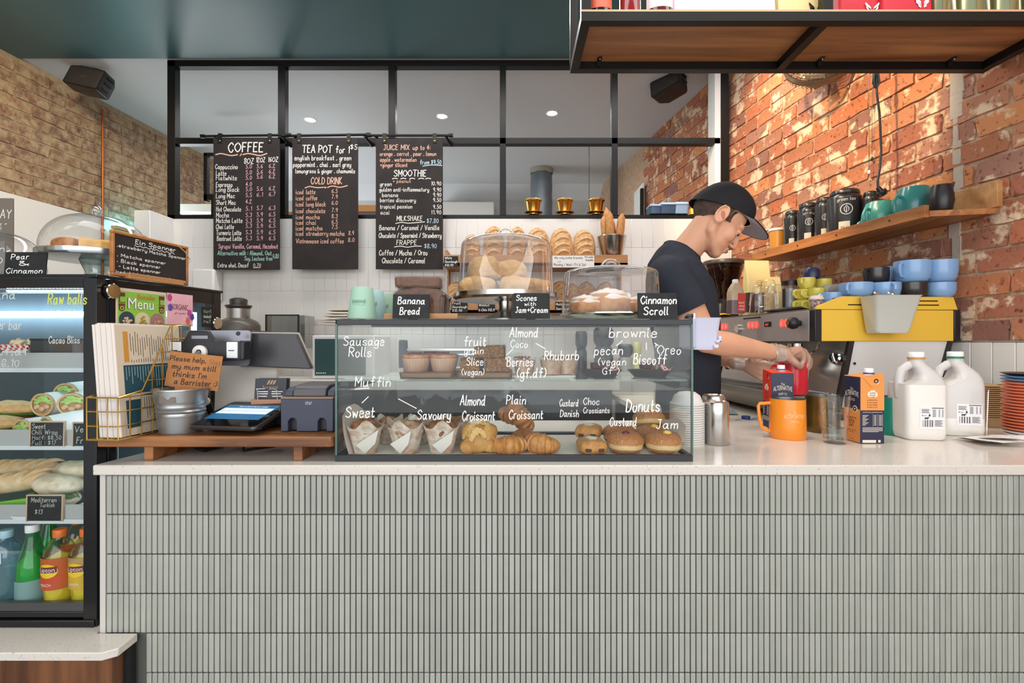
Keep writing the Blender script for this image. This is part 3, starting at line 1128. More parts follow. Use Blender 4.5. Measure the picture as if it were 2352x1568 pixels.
def wboard(label,px0,px1,d,z,dep):
 x0,x1=at(px0,d,0)[0],at(px1,d,0)[0]
 w=x1-x0
 g=G().prism([(-w/2+0.006,0),(w/2-0.006,0),(w/2,0.02),(w/2,dep-0.02),(w/2-0.006,dep),(-w/2+0.006,dep),(-w/2,dep-0.02),(-w/2,0.02)],0,0.0145,'z')
 o=ob('serving_board',g,board_m,bevel=0.004)
 o.location=((x0+x1)/2,d,z)
 tag(o,label,'board','wooden boards on the glass shelf')
wboard('round edged wooden board under the flat topped muffins',914,1041,1.265,SHZ,0.2)
wboard('round edged wooden board under the grain slices',1047,1177,1.265,SHZ,0.2)
for px,d,l in ((956,1.312,'flat muffin in pleated pink paper on the left of its wooden board'),(1020,1.318,'flat muffin in pleated pink paper on the right of its wooden board'),(990,1.405,'flat muffin in pleated pink paper at the back of its wooden board')):
 pleated(l,at(px,d,SHZ+0.0145))
gm=M('grain_slice',(100,64,38),0.8,var=((152,106,58),120,0.3),bump=(90,1.0,0.008))
for i,(px,d,z,w,h,l) in enumerate(((1080,1.31,0,0.050,0.030,'grain slice lying front left on its board'),(1142,1.31,0,0.060,0.034,'grain slice lying front right on its board'),
           (1110,1.36,0.034,0.046,0.033,'grain slice stacked on top to the left'),(1140,1.355,0.0345,0.046,0.034,'grain slice stacked on top to the right'),(1085,1.39,0,0.06,0.034,'grain slice at the back left under the stacked ones'),(1142,1.39,0,0.058,0.034,'grain slice at the back right under the stacked ones'))):
 nx=10
 g=G()
 g.grid(lambda u,v: (0,0,0),1,1) if False else None
 g.box((0,0,h/2),(w,0.05,h))
 bm_=ob('grain_slice',g,gm,bevel=0.004,seg=3)
 bm_.location=at(px,d,SHZ+0.0145+z)
 bm_.rotation_euler=(0,0,random.uniform(-0.1,0.1))
 tag(bm_,l,'slice','seeded grain slices')
 g=G()
 rr=random.Random(i)
 for k in range(60):
  f=rr.random()
  if f<0.6:
   q=(rr.uniform(-w/2,w/2),-0.026,rr.uniform(0.002,h-0.002))
  else:
   q=(rr.uniform(-w/2,w/2),rr.uniform(-0.025,0.025),h)
  g.ell(q,(rr.uniform(.0015,.003),.0014,rr.uniform(.0012,.002)),6,4)
 ob('seeds',g,M('seed',(176,132,78),0.7),bm_,kind='stuff')
# pudding cups on a white tray
o=ob('serving_tray',G().bx(-0.075,0.075,0,0.16,0,0.004).bx(-0.08,0.08,-0.003,0.163,0.0035,0.006),M('tray_white',(226,220,214),0.4),bevel=0.002)
o.location=at(1250,1.275,SHZ)
tag(o,'white tray under the oat pudding cups on the glass shelf','tray')
for px,d,l in ((1205,1.315,'oat pudding cup on the left of the white tray, partly behind lettering'),(1266,1.315,'oat pudding cup in the middle of the white tray'),(1303,1.33,'oat pudding cup on the right of the white tray')):
 t=thing('pudding_cup',l,'pudding',at(px,d,SHZ+0.006),0,'oat pudding cups')
 ob('cup',G().lathe([(0,0.0005),(0.023,0.0005),(0.031,0.045),(0.0325,0.0455)],28),clear,t)
 ob('oats',G().lathe([(0,0.002),(0.0222,0.002),(0.029,0.038),(0.02,0.041),(0,0.042)],24),M('oat_mix',(206,176,150),0.8,var=((150,100,76),40,0.3,0.6)),t)
 g=G()
 rr=random.Random(px)
 for k in range(26):
  a,q=rr.uniform(0,2*PI),rr.uniform(0,0.024)
  g.ell((q*math.cos(a),q*math.sin(a),0.043+rr.uniform(0,0.005)),(rr.uniform(.002,.006),.003,.002),6,4)
 ob('nut_topping',g,M('nut_topping',(142,92,52),0.6),t,kind='stuff')
ging=None
def gingham():
 m,t,b=nt('gingham_paper')
 N,L=t.nodes,t.links
 tc=N.new('ShaderNodeTexCoord')
 ch=N.new('ShaderNodeTexChecker')
 ch.inputs['Scale'].default_value=140
 ch.inputs['Color1'].default_value=lin((206,70,66))
 ch.inputs['Color2'].default_value=lin((238,226,220))
 L.new(tc.outputs['Object'],ch.inputs['Vector'])
 L.new(ch.outputs['Color'],b.inputs['Base Color'])
 b.inputs['Roughness'].default_value=0.8
 return m
ging=gingham()
for px,d,l1,l2 in ((1378,1.325,'black oval plate of pecan brownies on the glass shelf','dark pecan brownie lying flat on the left black plate'),(1492,1.325,'black oval plate with red checked paper at the right of the glass shelf','dark brownie lying under red checked paper on the right black plate')):
 pl=ob('oval_plate',G().lathe([(0,0.002),(0.036,0.002),(0.053,0.018),(0.055,0.019),(0.038,0.0),(0,0)],32,sx=1.06,sy=0.95),M('plate_black',(42,40,40),0.5))
 pl.location=at(px,d,SHZ)
 tag(pl,l1,'plate','black oval plates')
 for k,(dx,dy,dz,rz) in enumerate(((-0.022,-0.012,0.004,0.3),(0.012,-0.008,0.004,-0.2),(-0.005,0.012,0.021,0.1))):
  b=ob('brownie',G().box((0,0,0.008),(0.034,0.026,0.016)).jit(0.002,60,k),M('brownie',(62,36,28),0.7,bump=(70,0.6)),bevel=0.003)
  b.location=(pl.location[0]+dx,d+dy,SHZ+dz)
  b.rotation_euler=(0,0,rz)
  tag(b,l2 if k==0 else l2.replace('lying flat on','stacked on top on' if k==2 else 'lying right on').replace('lying under','stacked highest under' if k==2 else 'lying right under'),'brownie','dark brownies')
 g=G().grid(lambda u,v: (0.004+u*0.05,-0.03+v*0.045,0.021+0.012*math.sin(u*7)*math.cos(v*4)-0.004*u),10,6)
 pp=ob('checked_paper',g,ging)
 pp.location=(pl.location[0]-0.002,d,SHZ+0.004)
 tag(pp,'red and white checked paper crumpled on the %s black plate'%('left' if px<1400 else 'right'),'paper')
# ---------------------------------------------------------------- on top of the case
TZ=ZT+CH
def sign(label,lines,x0,x1,y0,y1,d,mat=chalkb,frame=None,foot=True,col=None,w=0.14,zbase=None,tilt=-0.06,name='price_sign',group='small black signs',thick=0.004):
 """lines: (text, x0, x1, baseline, cap) in photograph pixels, laid out on the sign's own face"""
 p0,p1=W(x0,y1,d),W(x1,y0,d)
 wd_,ht=p1.x-p0.x,p1.z-p0.z
 c=((p0.x+p1.x)/2,d,p0.z if zbase is None else zbase)
 t=thing(name,label,'sign',c,0,group)
 t.rotation_euler=(tilt,0,0)
 ob('panel',G().bx(-wd_/2,wd_/2,0,thick,0,ht),mat,t,bevel=0.0006)
 k=d/F
 g=G()
 for ln in lines:
  tx,a,b,yb,cap=ln
  hand(g,tx,(a-(x0+x1)/2)*k,(y1-yb)*k,cap*k,(b-a)*k,w,0.10,-0.0006)
 if g.v:
  ob('lettering',g,col or MATS['paint_marker'],t)
 if frame:
  f=0.006 if frame is True else frame
  wf=MATS.get('sign_frame') or M('sign_frame',(196,168,140),0.6)
  ob('frame',G().bx(-wd_/2-f,wd_/2+f,-0.001,thick+0.001,ht,ht+f).bx(-wd_/2-f,-wd_/2,-0.001,thick+0.001,-0.001,ht).bx(wd_/2,wd_/2+f,-0.001,thick+0.001,-0.001,ht),wf,t)
 if foot:
  ob('foot',G().add([(-0.012,thick,ht*0.7),(0.012,thick,ht*0.7),(0.012,thick+ht*0.45,0.001),(-0.012,thick+ht*0.45,0.001)],[(0,1,2,3)]),blackp,t)
 return t
sign('black sign reading Banana Bread in front of the banana loaf',[("Banana",913,974,694,16),("Bread",918,963,718,16)],901,986,671,728,1.236,zbase=TZ,tilt=-0.12)
sign('black sign reading Scones with Jam and Cream in front of the tall dome',[("Scones",1186,1232,686,13),("with",1205,1230,698,9),("Jam+Cream",1184,1257,714,13)],1177,1263,668,728,1.236,zbase=TZ,tilt=-0.12)
sign('black sign reading Cinnamon Scroll at the right end of the case',[("Cinnamon",1473,1554,692,18),("Scroll",1479,1534,718,18)],1466,1557,667,727,1.236,zbase=TZ,tilt=-0.12)
def stand(label,loc,r,hz_,name='cake_stand'):
 t=thing(name,label,'cake stand',loc)
 if hz_>0.03:
  pr=[(0,0.0005),(0.075,0.0005),(0.074,0.005),(0.045,0.016),(0.024,0.026),(0.021,0.035),(0.023,hz_-0.012),(0.036,hz_-0.006),(0.0,hz_-0.006)]
  ob('pedestal',G().lathe(pr,32),steel,t)
  pl=[(0,hz_-0.006),(r*0.95,hz_-0.010),(r,hz_-0.004),(r,hz_+0.008),(r-0.003,hz_+0.008),(r-0.004,hz_),(0,hz_)]
 else:
  pl=[(0,0.0005),(r*0.72,0.0005),(r*0.92,0.008),(r,0.015),(r,0.0175),(r*0.9,0.0165),(0,0.0145)]
 ob('plate',G().lathe(pl,48),steel,t)
 return t
def dome(label,loc,r0,r1,h,knob=True,mat=None,name='cake_dome',ball=False):
 t=thing(name,label,'dome',loc)
 pr=[(r0+0.002,0),(r0,0.001),(r0+(r1-r0)*0.9,h*0.86)]
 for i in range(1,7):
  a=i/6*PI/2
  pr.append((r1-0.018+0.018*math.cos(a),h*0.86+h*0.085*math.sin(a)))
 pr+=[(r1*0.55,h*0.985),(r1*0.2,h),(0,h)]
 ob('cover',G().lathe(pr,64),mat or acrylic,t,ang=60)
 ob('knob',G().lathe([(0.030,h),(0.026,h+0.012),(0.018,h+0.022),(0.008,h+0.026),(0,h+0.0265)],24),mat or acrylic,t)
 return t
DX=1.388
px_s=(1162-1176)/F*DX
stand('polished steel pedestal stand under the tall scone dome',(px_s,DX,TZ),0.146,0.066)
dome('tall clear dome over the scones',(px_s,DX,TZ+0.0745),0.1335,0.122,0.156)
px_c=(1402-1176)/F*DX
stand('low steel plate under the wide scroll dome',(px_c,DX,TZ),0.140,0.016,'cake_plate')
dome('wide low clear dome over the iced cinnamon scrolls',(px_c,DX,TZ+0.018),0.1345,0.128,0.128)
sm=M('scone_crust',(214,180,130),0.8,var=((192,146,92),46,0.1),bump=(36,0.9,0.010))
def scone(label,loc,s,rz):
 t=thing('scone',label,'scone',loc,rz,'scones under the dome')
 g=G().lathe([(0,0),(0.040,0),(0.046,0.008),(0.044,0.020),(0.046,0.024),(0.043,0.040),(0.034,0.051),(0.018,0.056),(0,0.057)],28).jit(0.009,28,loc[0]*30)
 ob('crumb',g,sm,t,ang=70)
 t.scale=s
SZ=TZ+0.0665
for dx,dy,dz,s,rz,l in ((-0.072,-0.055,0,(1.1,1,.85),0.4,'scone at the front left of the steel stand'),(0.032,-0.06,0,(1.1,1,.85),1.2,'scone at the front middle of the steel stand'),(0.083,-0.01,0,(.95,1,.9),2.2,'scone at the right side of the steel stand'),
        (-0.06,0.045,0,(1,1,.95),3.0,'scone at the back left of the steel stand'),(0.035,0.06,0,(1,1,.9),0.0,'scone at the back right of the steel stand'),(-0.055,-0.03,0.046,(1.1,1.0,1.0),0.9,'scone stacked on top to the left under the dome'),(0.008,-0.02,0.048,(1.2,1.0,.8),2.6,'scone stacked on top in the middle under the dome')):
 scone(l,(px_s+dx,DX+dy,SZ+dz),s,rz)
icing=M('icing_white',(240,232,224),0.35)
def scroll(label,loc,s=1.0):
 t=thing('cinnamon_scroll',label,'scroll',loc,0,'iced cinnamon scrolls')
 ob('bun',G().lathe([(0,0),(0.040,0),(0.047,0.012),(0.046,0.030),(0.038,0.042),(0,0.046)],28).jit(0.003,40,loc[0]),M('scroll_dough',(214,164,104),0.6,var=((176,110,58),46,0.2)),t,ang=70)
 g=G()
 pts=[]
 for i in range(46):
  a=i*0.38
  r=0.041*(1-i/50)
  pts.append((r*math.cos(a),r*math.sin(a),0.040+0.012*(i/46)))
 g.tube(pts,0.0065,8)
 g.lathe([(0.0435,0.028),(0.045,0.034),(0.036,0.044),(0,0.047)],28,fn=lambda r,z,a,k: (r,z-(0.008*max(0,math.sin(3*a+1)) if k==0 else 0)))
 ob('icing',g,icing,t,ang=70)
 t.scale=(s,s,s)
scroll('iced cinnamon scroll at the left under the wide dome',(px_c-0.073,DX-0.03,TZ+0.0165),0.95)
scroll('iced cinnamon scroll standing tallest in the middle under the wide dome',(px_c-0.004,DX+0.0,TZ+0.0165),1.32)
scroll('iced cinnamon scroll at the right under the wide dome, behind its sign',(px_c+0.082,DX-0.01,TZ+0.0165),0.95)
# banana loaf slices on a small tray
o=ob('wooden_tray',G().bx(-0.090,0.090,0,0.20,0,0.005).bx(-0.093,0.093,-0.004,0,0,0.014).bx(-0.093,0.093,0.20,0.204,0,0.014),oak,bevel=0.0015)
o.location=at(967,1.262,TZ)
tag(o,'shallow pine tray under the banana bread','tray')
bbm=M('banana_bread',(78,46,29),0.5,var=((122,78,48),110,0.2),bump=(140,0.7))
film=glass('cling_film',(252,252,253),0.010,4.5,rough=0.08)
for i in range(6):
 w=0.118
 pf=[(-w/2+0.005,0),(w/2-0.005,0),(w/2-0.002,0.05),(w/2+0.004,0.06),(w/2-0.012,0.072),(0,0.077),(-w/2+0.012,0.072),(-w/2-0.004,0.06),(-w/2+0.002,0.05)]
 t=thing('banana_bread_slice','slice of banana bread in cling film, %s in the row on the pine tray'%('nearest','second','third','fourth','fifth','farthest')[i],'cake slice',at(961+i*5,1.275+i*0.029,TZ+0.0055),0,'banana bread slices')
 ob('slice',G().prism(pf,0,0.024).jit(0.003,40,i),bbm,t,bevel=0.003)
 ob('cling_film',G().prism([(x*1.03,z*1.02+0.0005) for x,z in pf],-0.0015,0.0255).jit(0.004,60,i*3),film,t)
t=thing('banana_bread_slice','long dark slice of banana bread lying across the top of the row','cake slice',at(960,1.272,TZ+0.081),0.05,'banana bread slices')
ob('slice',G().bx(-0.058,0.058,0,0.07,0,0.028).jit(0.004,30),bbm,t,bevel=0.006)
ob('cling_film',G().bx(-0.060,0.060,-0.002,0.072,-0.001,0.030).jit(0.004,40),film,t)
# reusable cups, upside down
cupg=M('cup_celadon',(160,196,174),0.55)
cupb=M('cup_pale_blue',(168,202,200),0.55)
for px,d,z,m_,l in ((832,1.275,0,cupg,'upturned pale green reusable cup in front'),(858,1.36,0,cupb,'upturned pale blue green reusable cup in the middle of the three'),(884,1.44,0,cupg,'upturned pale green reusable cup at the back beside the banana bread')):
 t=thing('reusable_cup',l,'cup',at(px,d,TZ),0,'upturned reusable cups')
 h=0.081
 ob('cup',G().lathe([(0.033,0.0005),(0.0365,0.0005),(0.0365,0.003),(0.0265,h-0.002),(0.0245,h),(0,h)],36),m_,t)
 g=ptext('JENNEBRAE',0.012,0.034,'C')
 g.tf(mx(rot=(0,PI,0)))
 g.move(0,0,0.047)
 g.ribbon([(-0.018,0.0475),(-0.0165,0.042),(-0.012,0.035),(-0.004,0.034),(0,0.036),(0.004,0.033),(0.012,0.034),(0.0165,0.040),(0.018,0.0475)],0.0006)
 g.wrap(0.0315)
 for v in g.v:
  s_=(0.0368-(v.z-0.003)*0.1290)/0.0315
  v.x*=s_
  v.y*=s_
 ob('print',g,M('print_grey',(92,120,108),0.7),t)
# spring clip at the right end
t=thing('bulldog_clip','dark metal clip on the top right corner of the display case','clip',at(1583,1.25,TZ))
ob('clip_body',G().lathe([(0,0),(0.011,0),(0.011,0.004),(0.008,0.010),(0.003,0.0125),(0,0.013)],16,sy=1.2),M('gunmetal',(70,66,62),0.3,0.8),t)
ob('clip_teeth',G().bx(0.008,0.012,-0.008,0.008,0,0.013),chrome,t)
# bin hung on the case end
t=thing('hanging_bin','small lilac white plastic bin hung on the right end of the display case','bin',(CX1+0.004,1.24,0))
wl=M('lilac_plastic',(214,212,232),0.42)
z0,z1=W(0,803,1.24).z,W(0,729,1.24).z
def rr_(x0,x1,y0,y1,z,r,n=5):
 out=[]
 for cx,cy,a0 in ((x1-r,y0+r,-PI/2),(x1-r,y1-r,0),(x0+r,y1-r,PI/2),(x0+r,y0+r,PI)):
  for i in range(n+1):
   a=a0+PI/2*i/n
   out.append(Vector((cx+r*math.cos(a),cy+r*math.sin(a),z)))
 return out
g=G()
g.loft([rr_(0.004,0.058,0.006,0.10,z0,0.010),rr_(0.003,0.064,0.002,0.104,z0+0.012,0.012),rr_(0.003,0.073,0.0,0.108,z1-0.003,0.012),rr_(0.001,0.076,-0.002,0.110,z1,0.013),rr_(0.005,0.070,0.004,0.104,z1-0.004,0.012),rr_(0.006,0.060,0.008,0.098,z0+0.006,0.010)],caps=True)
ob('bin_body',g,wl,t,ang=60)
ob('latch',G().bx(0.056,0.071,-0.004,0.006,z0+0.018,z0+0.024).bx(0.064,0.071,-0.004,0.006,z0+0.018,z0+0.034).bx(0.052,0.064,-0.004,0.006,z0+0.004,z0+0.013),wl,t,bevel=0.002)
ob('hook_plate',G().bx(0.0,0.004,-0.003,0.10,z0+0.006,z1),wl,t,bevel=0.001)
ORD='first second third fourth fifth sixth seventh eighth ninth tenth eleventh twelfth thirteenth fourteenth fifteenth sixteenth seventeenth eighteenth nineteenth twentieth'.split()
# ---------------------------------------------------------------- espresso machine
MX,MY=1.159,1.92
MZ=0.975
em=thing('espresso_machine','large yellow sided espresso machine with red lit buttons by the brick wall','coffee machine',(MX,MY,0),R(3.5))
yel=M('machine_yellow',(234,188,66),0.42)
mblk=M('machine_black',(30,28,30),0.4)
MWd,ML=0.592,0.98      # width across the side panel, length along the wall
zb,zs,ztm=1.3015,1.4235,1.474
ob('side_panel',G().bx(0.028,MWd-0.026,0,0.012,zb,zs-0.002),yel,em,bevel=0.0015)
ob('corner_post',G().bx(0,0.028,-0.004,0.03,zb-0.001,zs),mblk,em,bevel=0.003)
ob('corner_post',G().bx(MWd-0.026,MWd,-0.004,0.03,zb-0.001,zs),mblk,em,bevel=0.003)
hood=[(0.008,zs),(0.012,zs+0.012),(0.10,ztm-0.004),(0.115,ztm),(MWd-0.026,ztm),(MWd-0.008,zs)]
ob('side_hood',G().prism(hood,0,0.012),yel,em,bevel=0.0015)
for (a,b,z) in ((0.135,0.215,0.018),(0.37,0.50,0.034),(0.37,0.505,0.018)):
 ob('slot',G().bx(a,b,-0.0008,0.002,zs+z-0.0022,zs+z+0.0022),mblk,em)
ob('upper_body',G().bx(0.030,MWd-0.03,0.013,ML,zb+0.004,zs-0.003),steelb,em)
ob('cup_tray',G().bx(0.004,MWd-0.03,0.013,ML,zs-0.002,zs+0.004),steel,em)
ob('cup_rail',G().bx(0.115,MWd-0.03,0.013,0.20,zs+0.004,ztm-0.002),steelb,em)
# control face looks towards the barista
fp=ob('control_panel',G().bx(0.0,0.029,0.031,ML,zb,zs-0.003),M('panel_steel',(196,188,184),0.42,0.6),em,bevel=0.001)
red=M('button_glow',(255,60,50),0.4,emit=((255,52,44),2.2))
wht=M('button_face',(238,225,220),0.4)
for gy in (0.175,0.435,0.725):
 for k in range(3):
  y=gy-0.032+k*0.032
  b=ob('button',G().lathe([(0.0072,0),(0.0120,0),(0.0120,0.002),(0.0072,0.002)],20,sy=1,m=mx((-0.001,y,zs-0.046),(0,R(-90),0),(1.35,1,1))),red,em)
  ob('button_cap',G().cyl((0,0,0),0.0072,0.0016,16,m=mx((-0.001,y,zs-0.046),(0,R(-90),0),(1.35,1,1))),M('panel_grey',(226,206,200),0.4),b)
ob('display',G().bx(-0.003,0.0,0.285,0.335,zs-0.058,zs-0.036),M('display_black',(20,12,14),0.2),em)
g=ptext('93.7',0.014)
g.tf(mx((-0.0035,0.326,zs-0.053),(0,0,R(-90))))
ob('digits',g,red,em)
ob('pressure_gauge',G().lathe([(0,0.010),(0.020,0.010),(0.024,0.012),(0.024,0),(0,0)],24,m=mx((0,0.565,zs-0.062),(0,R(-90),0))),chrome,em)
ob('gauge_face',G().cyl((0,0,0),0.0195,0.0005,24,m=mx((-0.0105,0.565,zs-0.062),(0,R(-90),0))),M('gauge_face',(205,190,182),0.4),em)
k_=ob('steam_knob',G().lathe([(0,0.052),(0.012,0.052),(0.020,0.046),(0.025,0.034),(0.023,0.018),(0.014,0.012),(0.012,0),(0,0)],10,m=mx((0,0.085,zs-0.050),(0,R(-90),0))),blackp,em)
ob('knob_cap',G().cyl((0,0,0),0.0095,0.002,16,m=mx((-0.0525,0.085,zs-0.050),(0,R(-90),0))),brass,k_)
# lower body
lo=M('machine_white',(216,213,212),0.35)
ob('lower_side',G().prism([(0.158,zb-0.001),(0.545,zb-0.001),(0.470,1.045),(0.105,1.045)],0.006,0.014),lo,em)
ob('side_bolt',G().cyl((0,0,0),0.005,0.003,14,m=mx((0.165,0.005,1.215),(R(90),0,0))),mblk,em)
ob('side_leg',G().prism([(0.140,zb-0.001),(0.160,zb-0.001),(0.108,1.04),(0.086,1.04)],-0.002,0.014),mblk,em)
ob('side_leg',G().prism([(0.545,zb-0.001),(0.562,zb-0.001),(0.49,1.04),(0.47,1.04)],-0.002,0.014),mblk,em)
ob('back_splash',G().add([(0.150,0.016,zb),(0.150,ML-0.02,zb),(0.098,ML-0.02,1.085),(0.098,0.016,1.085)],[(0,1,2,3)]),M('mirror_steel',(206,200,196),0.22,0.85),em)
ob('lower_body',G().prism([(0.155,zb),(0.54,zb),(0.47,1.05),(0.105,1.05)],0.015,ML-0.02),steelb,em)
ob('drip_tray',G().bx(-0.085,0.115,0.006,ML,1.062,1.092),steelb,em,bevel=0.002)
g=G()
for i in range(38):
 g.bx(-0.078,0.096,0.03+i*0.025,0.034+i*0.025,1.0925,1.0965)
ob('tray_grille',g,steel,em,kind='stuff')
ob('base_front',G().prism([(-0.04,1.062),(-0.02,1.0),(0.50,1.0),(0.47,1.062)],0.02,ML-0.02),M('base_steel',(150,146,140),0.25,1.0),em)
for x in (0.02,0.46):
 for y in (0.06,ML-0.08):
  ob('foot',G().lathe([(0,MZ),(0.022,MZ),(0.018,MZ+0.01),(0.014,1.001),(0,1.001)],16),mblk,em,loc=(x,y,0))
# group heads with portafilters
for i,y in enumerate((0.20,0.46,0.74)):
 gh=ob('group_head',G().lathe([(0,0),(0.030,0),(0.036,0.006),(0.036,0.03),(0.028,0.034),(0.030,0.075),(0,0.075)],24,m=mx((0.055,y,zb-0.085))),chrome,em)
 pf=ob('portafilter',G().lathe([(0,-0.028),(0.022,-0.028),(0.031,-0.014),(0.033,0.008),(0.036,0.008),(0.036,-0.001)],24,m=mx((0.055,y,zb-0.088))),chrome,em)
 ob('handle',G().tube([(0.022,y,zb-0.092),(-0.03,y-0.008,zb-0.100),(-0.06,y-0.012,zb-0.106),(-0.115,y-0.02,zb-0.120),(-0.128,y-0.022,zb-0.124)],[0.007,0.008,0.0125,0.014,0.009],10),blackp,pf)
ob('steam_wand',G().tube([(0.06,0.055,zb),(0.045,0.05,zb-0.03),(0.02,0.04,zb-0.045),(0.002,0.03,zb-0.05),(-0.004,0.028,zb-0.09),(-0.010,0.03,zb-0.17)],0.0045,8),chrome,em)
ob('hot_water_tap',G().lathe([(0,0.05),(0.018,0.05),(0.024,0.045),(0.026,0.0),(0,0)],24,m=mx((0.145,0.05,1.225),(0,R(-75),0.4))),chrome,em)
ob('brand_strip',G().bx(-0.0008,0,0.37,0.52,zs-0.016,zs-0.010),mblk,em)
def mpt(lx,ly,z):
 a=R(3.5)
 return (MX+lx*math.cos(a)-ly*math.sin(a),MY+lx*math.sin(a)+ly*math.cos(a),z)
# caddy hung on the machine side
t=thing('utensil_caddy','pale grey caddy of spoons hung over the yellow side of the coffee machine','caddy',mpt(0.168,-0.004,0))
cz0,cz1=W(0,765,1.9).z,W(0,681,1.9).z
g=G()
g.loft([rr_(0.030,0.148,-0.068,-0.003,cz0,0.012),rr_(0.026,0.152,-0.072,-0.002,cz0+0.008,0.014),rr_(0.004,0.176,-0.098,-0.002,cz1-0.004,0.016),rr_(0.0,0.180,-0.102,-0.001,cz1,0.017),rr_(0.007,0.173,-0.095,-0.005,cz1-0.004,0.014),rr_(0.032,0.146,-0.066,-0.006,cz0+0.006,0.010)])
ob('caddy_body',g,M('caddy_grey',(206,208,200),0.45),t,ang=60)
ob('hook',G().bx(0.02,0.16,-0.004,0.03,cz1-0.004,cz1+0.002),MATS['caddy_grey'],t)
for i,(x,y,z,nm,m_) in enumerate(((0.03,-0.05,0.010,'teaspoon',chrome),(0.05,-0.04,0.006,'wooden_peg',oak),(0.085,-0.05,0.010,'teaspoon',chrome),(0.105,-0.045,0.006,'teaspoon',chrome))):
 u=G()
 q=mpt(0.168+x,-0.004+y,cz1-0.05)
 u.tube([(0,0,0),(0.006,0.004,0.05+z)],0.0025,6).ell((0.007,0.004,0.052+z),(0.008,0.003,0.006),10,6)
 o=ob(nm,u,m_)
 o.location=q
 tag(o,('small metal teaspoon at the left of the grey caddy','wooden stick standing in the grey caddy','small metal teaspoon in the middle of the grey caddy','small metal teaspoon at the right of the grey caddy')[i],'utensil')
# ---------------------------------------------------------------- cups and goods on the machine
def mug(label,loc,r,h,mat,rz=0,group='cups on the coffee machine',name='cup',taper=0.86):
 t=thing(name,label,'cup',loc,rz-.6,group)
 pr=[(0,0.001),(r*0.66,0.001),(r*0.68,0),(r*0.78,0.003),(r*(taper+.06),h*0.20),(r*0.995,h*0.55),(r,h-0.001),(r-0.0015,h),(r-0.0035,h-0.001),(r*0.94,h*0.6),(r*taper-0.006,h*0.2),(r*0.5,0.006),(0,0.006)]
 ob('bowl',G().lathe(pr,32),mat,t,ang=50)
 q=r*0.96
 ob('handle',G().tube([(0,-q+0.004,h*0.80),(0,-q-0.010,h*0.88),(0,-q-0.022,h*0.74),(0,-q-0.022,h*0.48),(0,-q-0.012,h*0.26),(0,-q+0.008,h*0.22)],[0.005,0.0055,0.006,0.006,0.0055,0.005],8),mat,t)
 return t
blue=M('cup_blue',(132,170,214),0.3,coat=0.3)
ychr=M('cup_yellow',(216,200,84),0.35,coat=0.3)
cblk=M('cup_black',(42,38,38),0.3,coat=0.3)
navy=M('cup_navy',(38,48,84),0.35)
dC=1.985
def ctop(px0,px1,d,base,top,mat,lab,rz=-0.2):
 r=(px1-px0)/2*d/F
 p=W((px0+px1)/2,0,d)
 h=(base-top)*d/F
 return mug(lab,(p.x,d,EYE-(base-784)/F*d),r,h,mat,rz)
row2=ztm+0.0595
for px0,px1,d,z,h,m_,lab,rz in (
 (1888,1934,2.02,zs+0.005,0.068,blue,'blue cup standing lowest, at the left end of the bottom row',-0.9),
 (1931,1999,1.99,ztm,0.0575,blue,'blue cup in the bottom row behind the left of the grey caddy',-0.35),
 (1997,2063,1.99,ztm,0.0575,blue,'blue cup in the bottom row behind the right of the grey caddy',0.45),
 (2061,2126,1.99,ztm,0.0580,cblk,'black cup in the bottom row between two blue cups',-0.75),
 (2125,2188,1.99,ztm,0.0580,blue,'blue cup at the right end of the bottom row',-0.95),
 (1985,2038,2.04,row2-0.001,0.066,cblk,'black cup at the left end of the top row',-0.6),
 (2022,2068,2.085,row2,0.075,blue,'blue cup in the top row next to the black cup',0.15),
 (2059,2130,1.985,row2,0.084,blue,'largest blue cup, in the middle of the top row',-0.55),
 (2126,2192,1.985,row2,0.086,blue,'blue cup at the right end of the top row',-0.75)):
 r=(px1-px0)/2*d/F
 p=W((px0+px1)/2,0,d)
 mug(lab,(p.x,d,z),r,h,m_,rz)
# yellow espresso cups stacked behind
tz=zs+0.005
for px,d,k,lab in ((1846,2.13,0,'yellow espresso cup at the bottom left of its stack'),(1846,2.13,1,'yellow espresso cup in the middle of the left stack'),(1852,2.12,2,'yellow espresso cup on top of the left stack, handle out'),
      (1874,2.09,0,'yellow espresso cup at the bottom of the right stack'),(1874,2.09,1,'yellow espresso cup in the middle of the right stack'),(1890,2.16,2,'yellow espresso cup on top, behind the patterned travel cup')):
 p=W(px,0,d)
 mug(lab,(p.x,d,tz+k*0.047),0.034,0.046,ychr,random.uniform(-1.4,-0.2),'yellow espresso cups','espresso_cup',0.75)
p=W(1864,0,2.15)
t=mug('small navy cup turned upside down on the yellow cups',(p.x,2.15,tz+0.143+0.044),0.033,0.044,navy,0,None,'espresso_cup')
t.rotation_euler=(PI,0,0)
p=W(1879,0,1.975)
t=thing('travel_cup','patterned travel cup with a pale lid beside the yellow hood','cup',(p.x,1.985,tz))
ob('cup',G().lathe([(0,0),(0.020,0),(0.0245,0.038),(0,0.038)],28),M('cup_pattern',(206,186,172),0.6,var=((104,60,64),120,0.5)),t)
ob('lid',G().lathe([(0.0235,0.036),(0.027,0.037),(0.027,0.043),(0.0235,0.046),(0.022,0.053),(0,0.053)],28),M('lid_pink',(226,206,200),0.5),t)
p=W(1948,0,2.12)
t=thing('cup_lid_tray','grey moulded tray leaning behind the cups against the bricks','tray',(p.x-0.015,2.12,ztm+0.01))
g=G().bx(-0.085,0.085,0,0.03,0,0.06)
ob('tray',g,M('moulded_grey',(176,170,166),0.6),t,bevel=0.02,seg=4)
for k in (-1,1):
 ob('hollow',G().ell((k*0.038,-0.001,0.035),(0.030,0.006,0.02),16,8),M('moulded_shadow',(150,144,140),0.6),t)
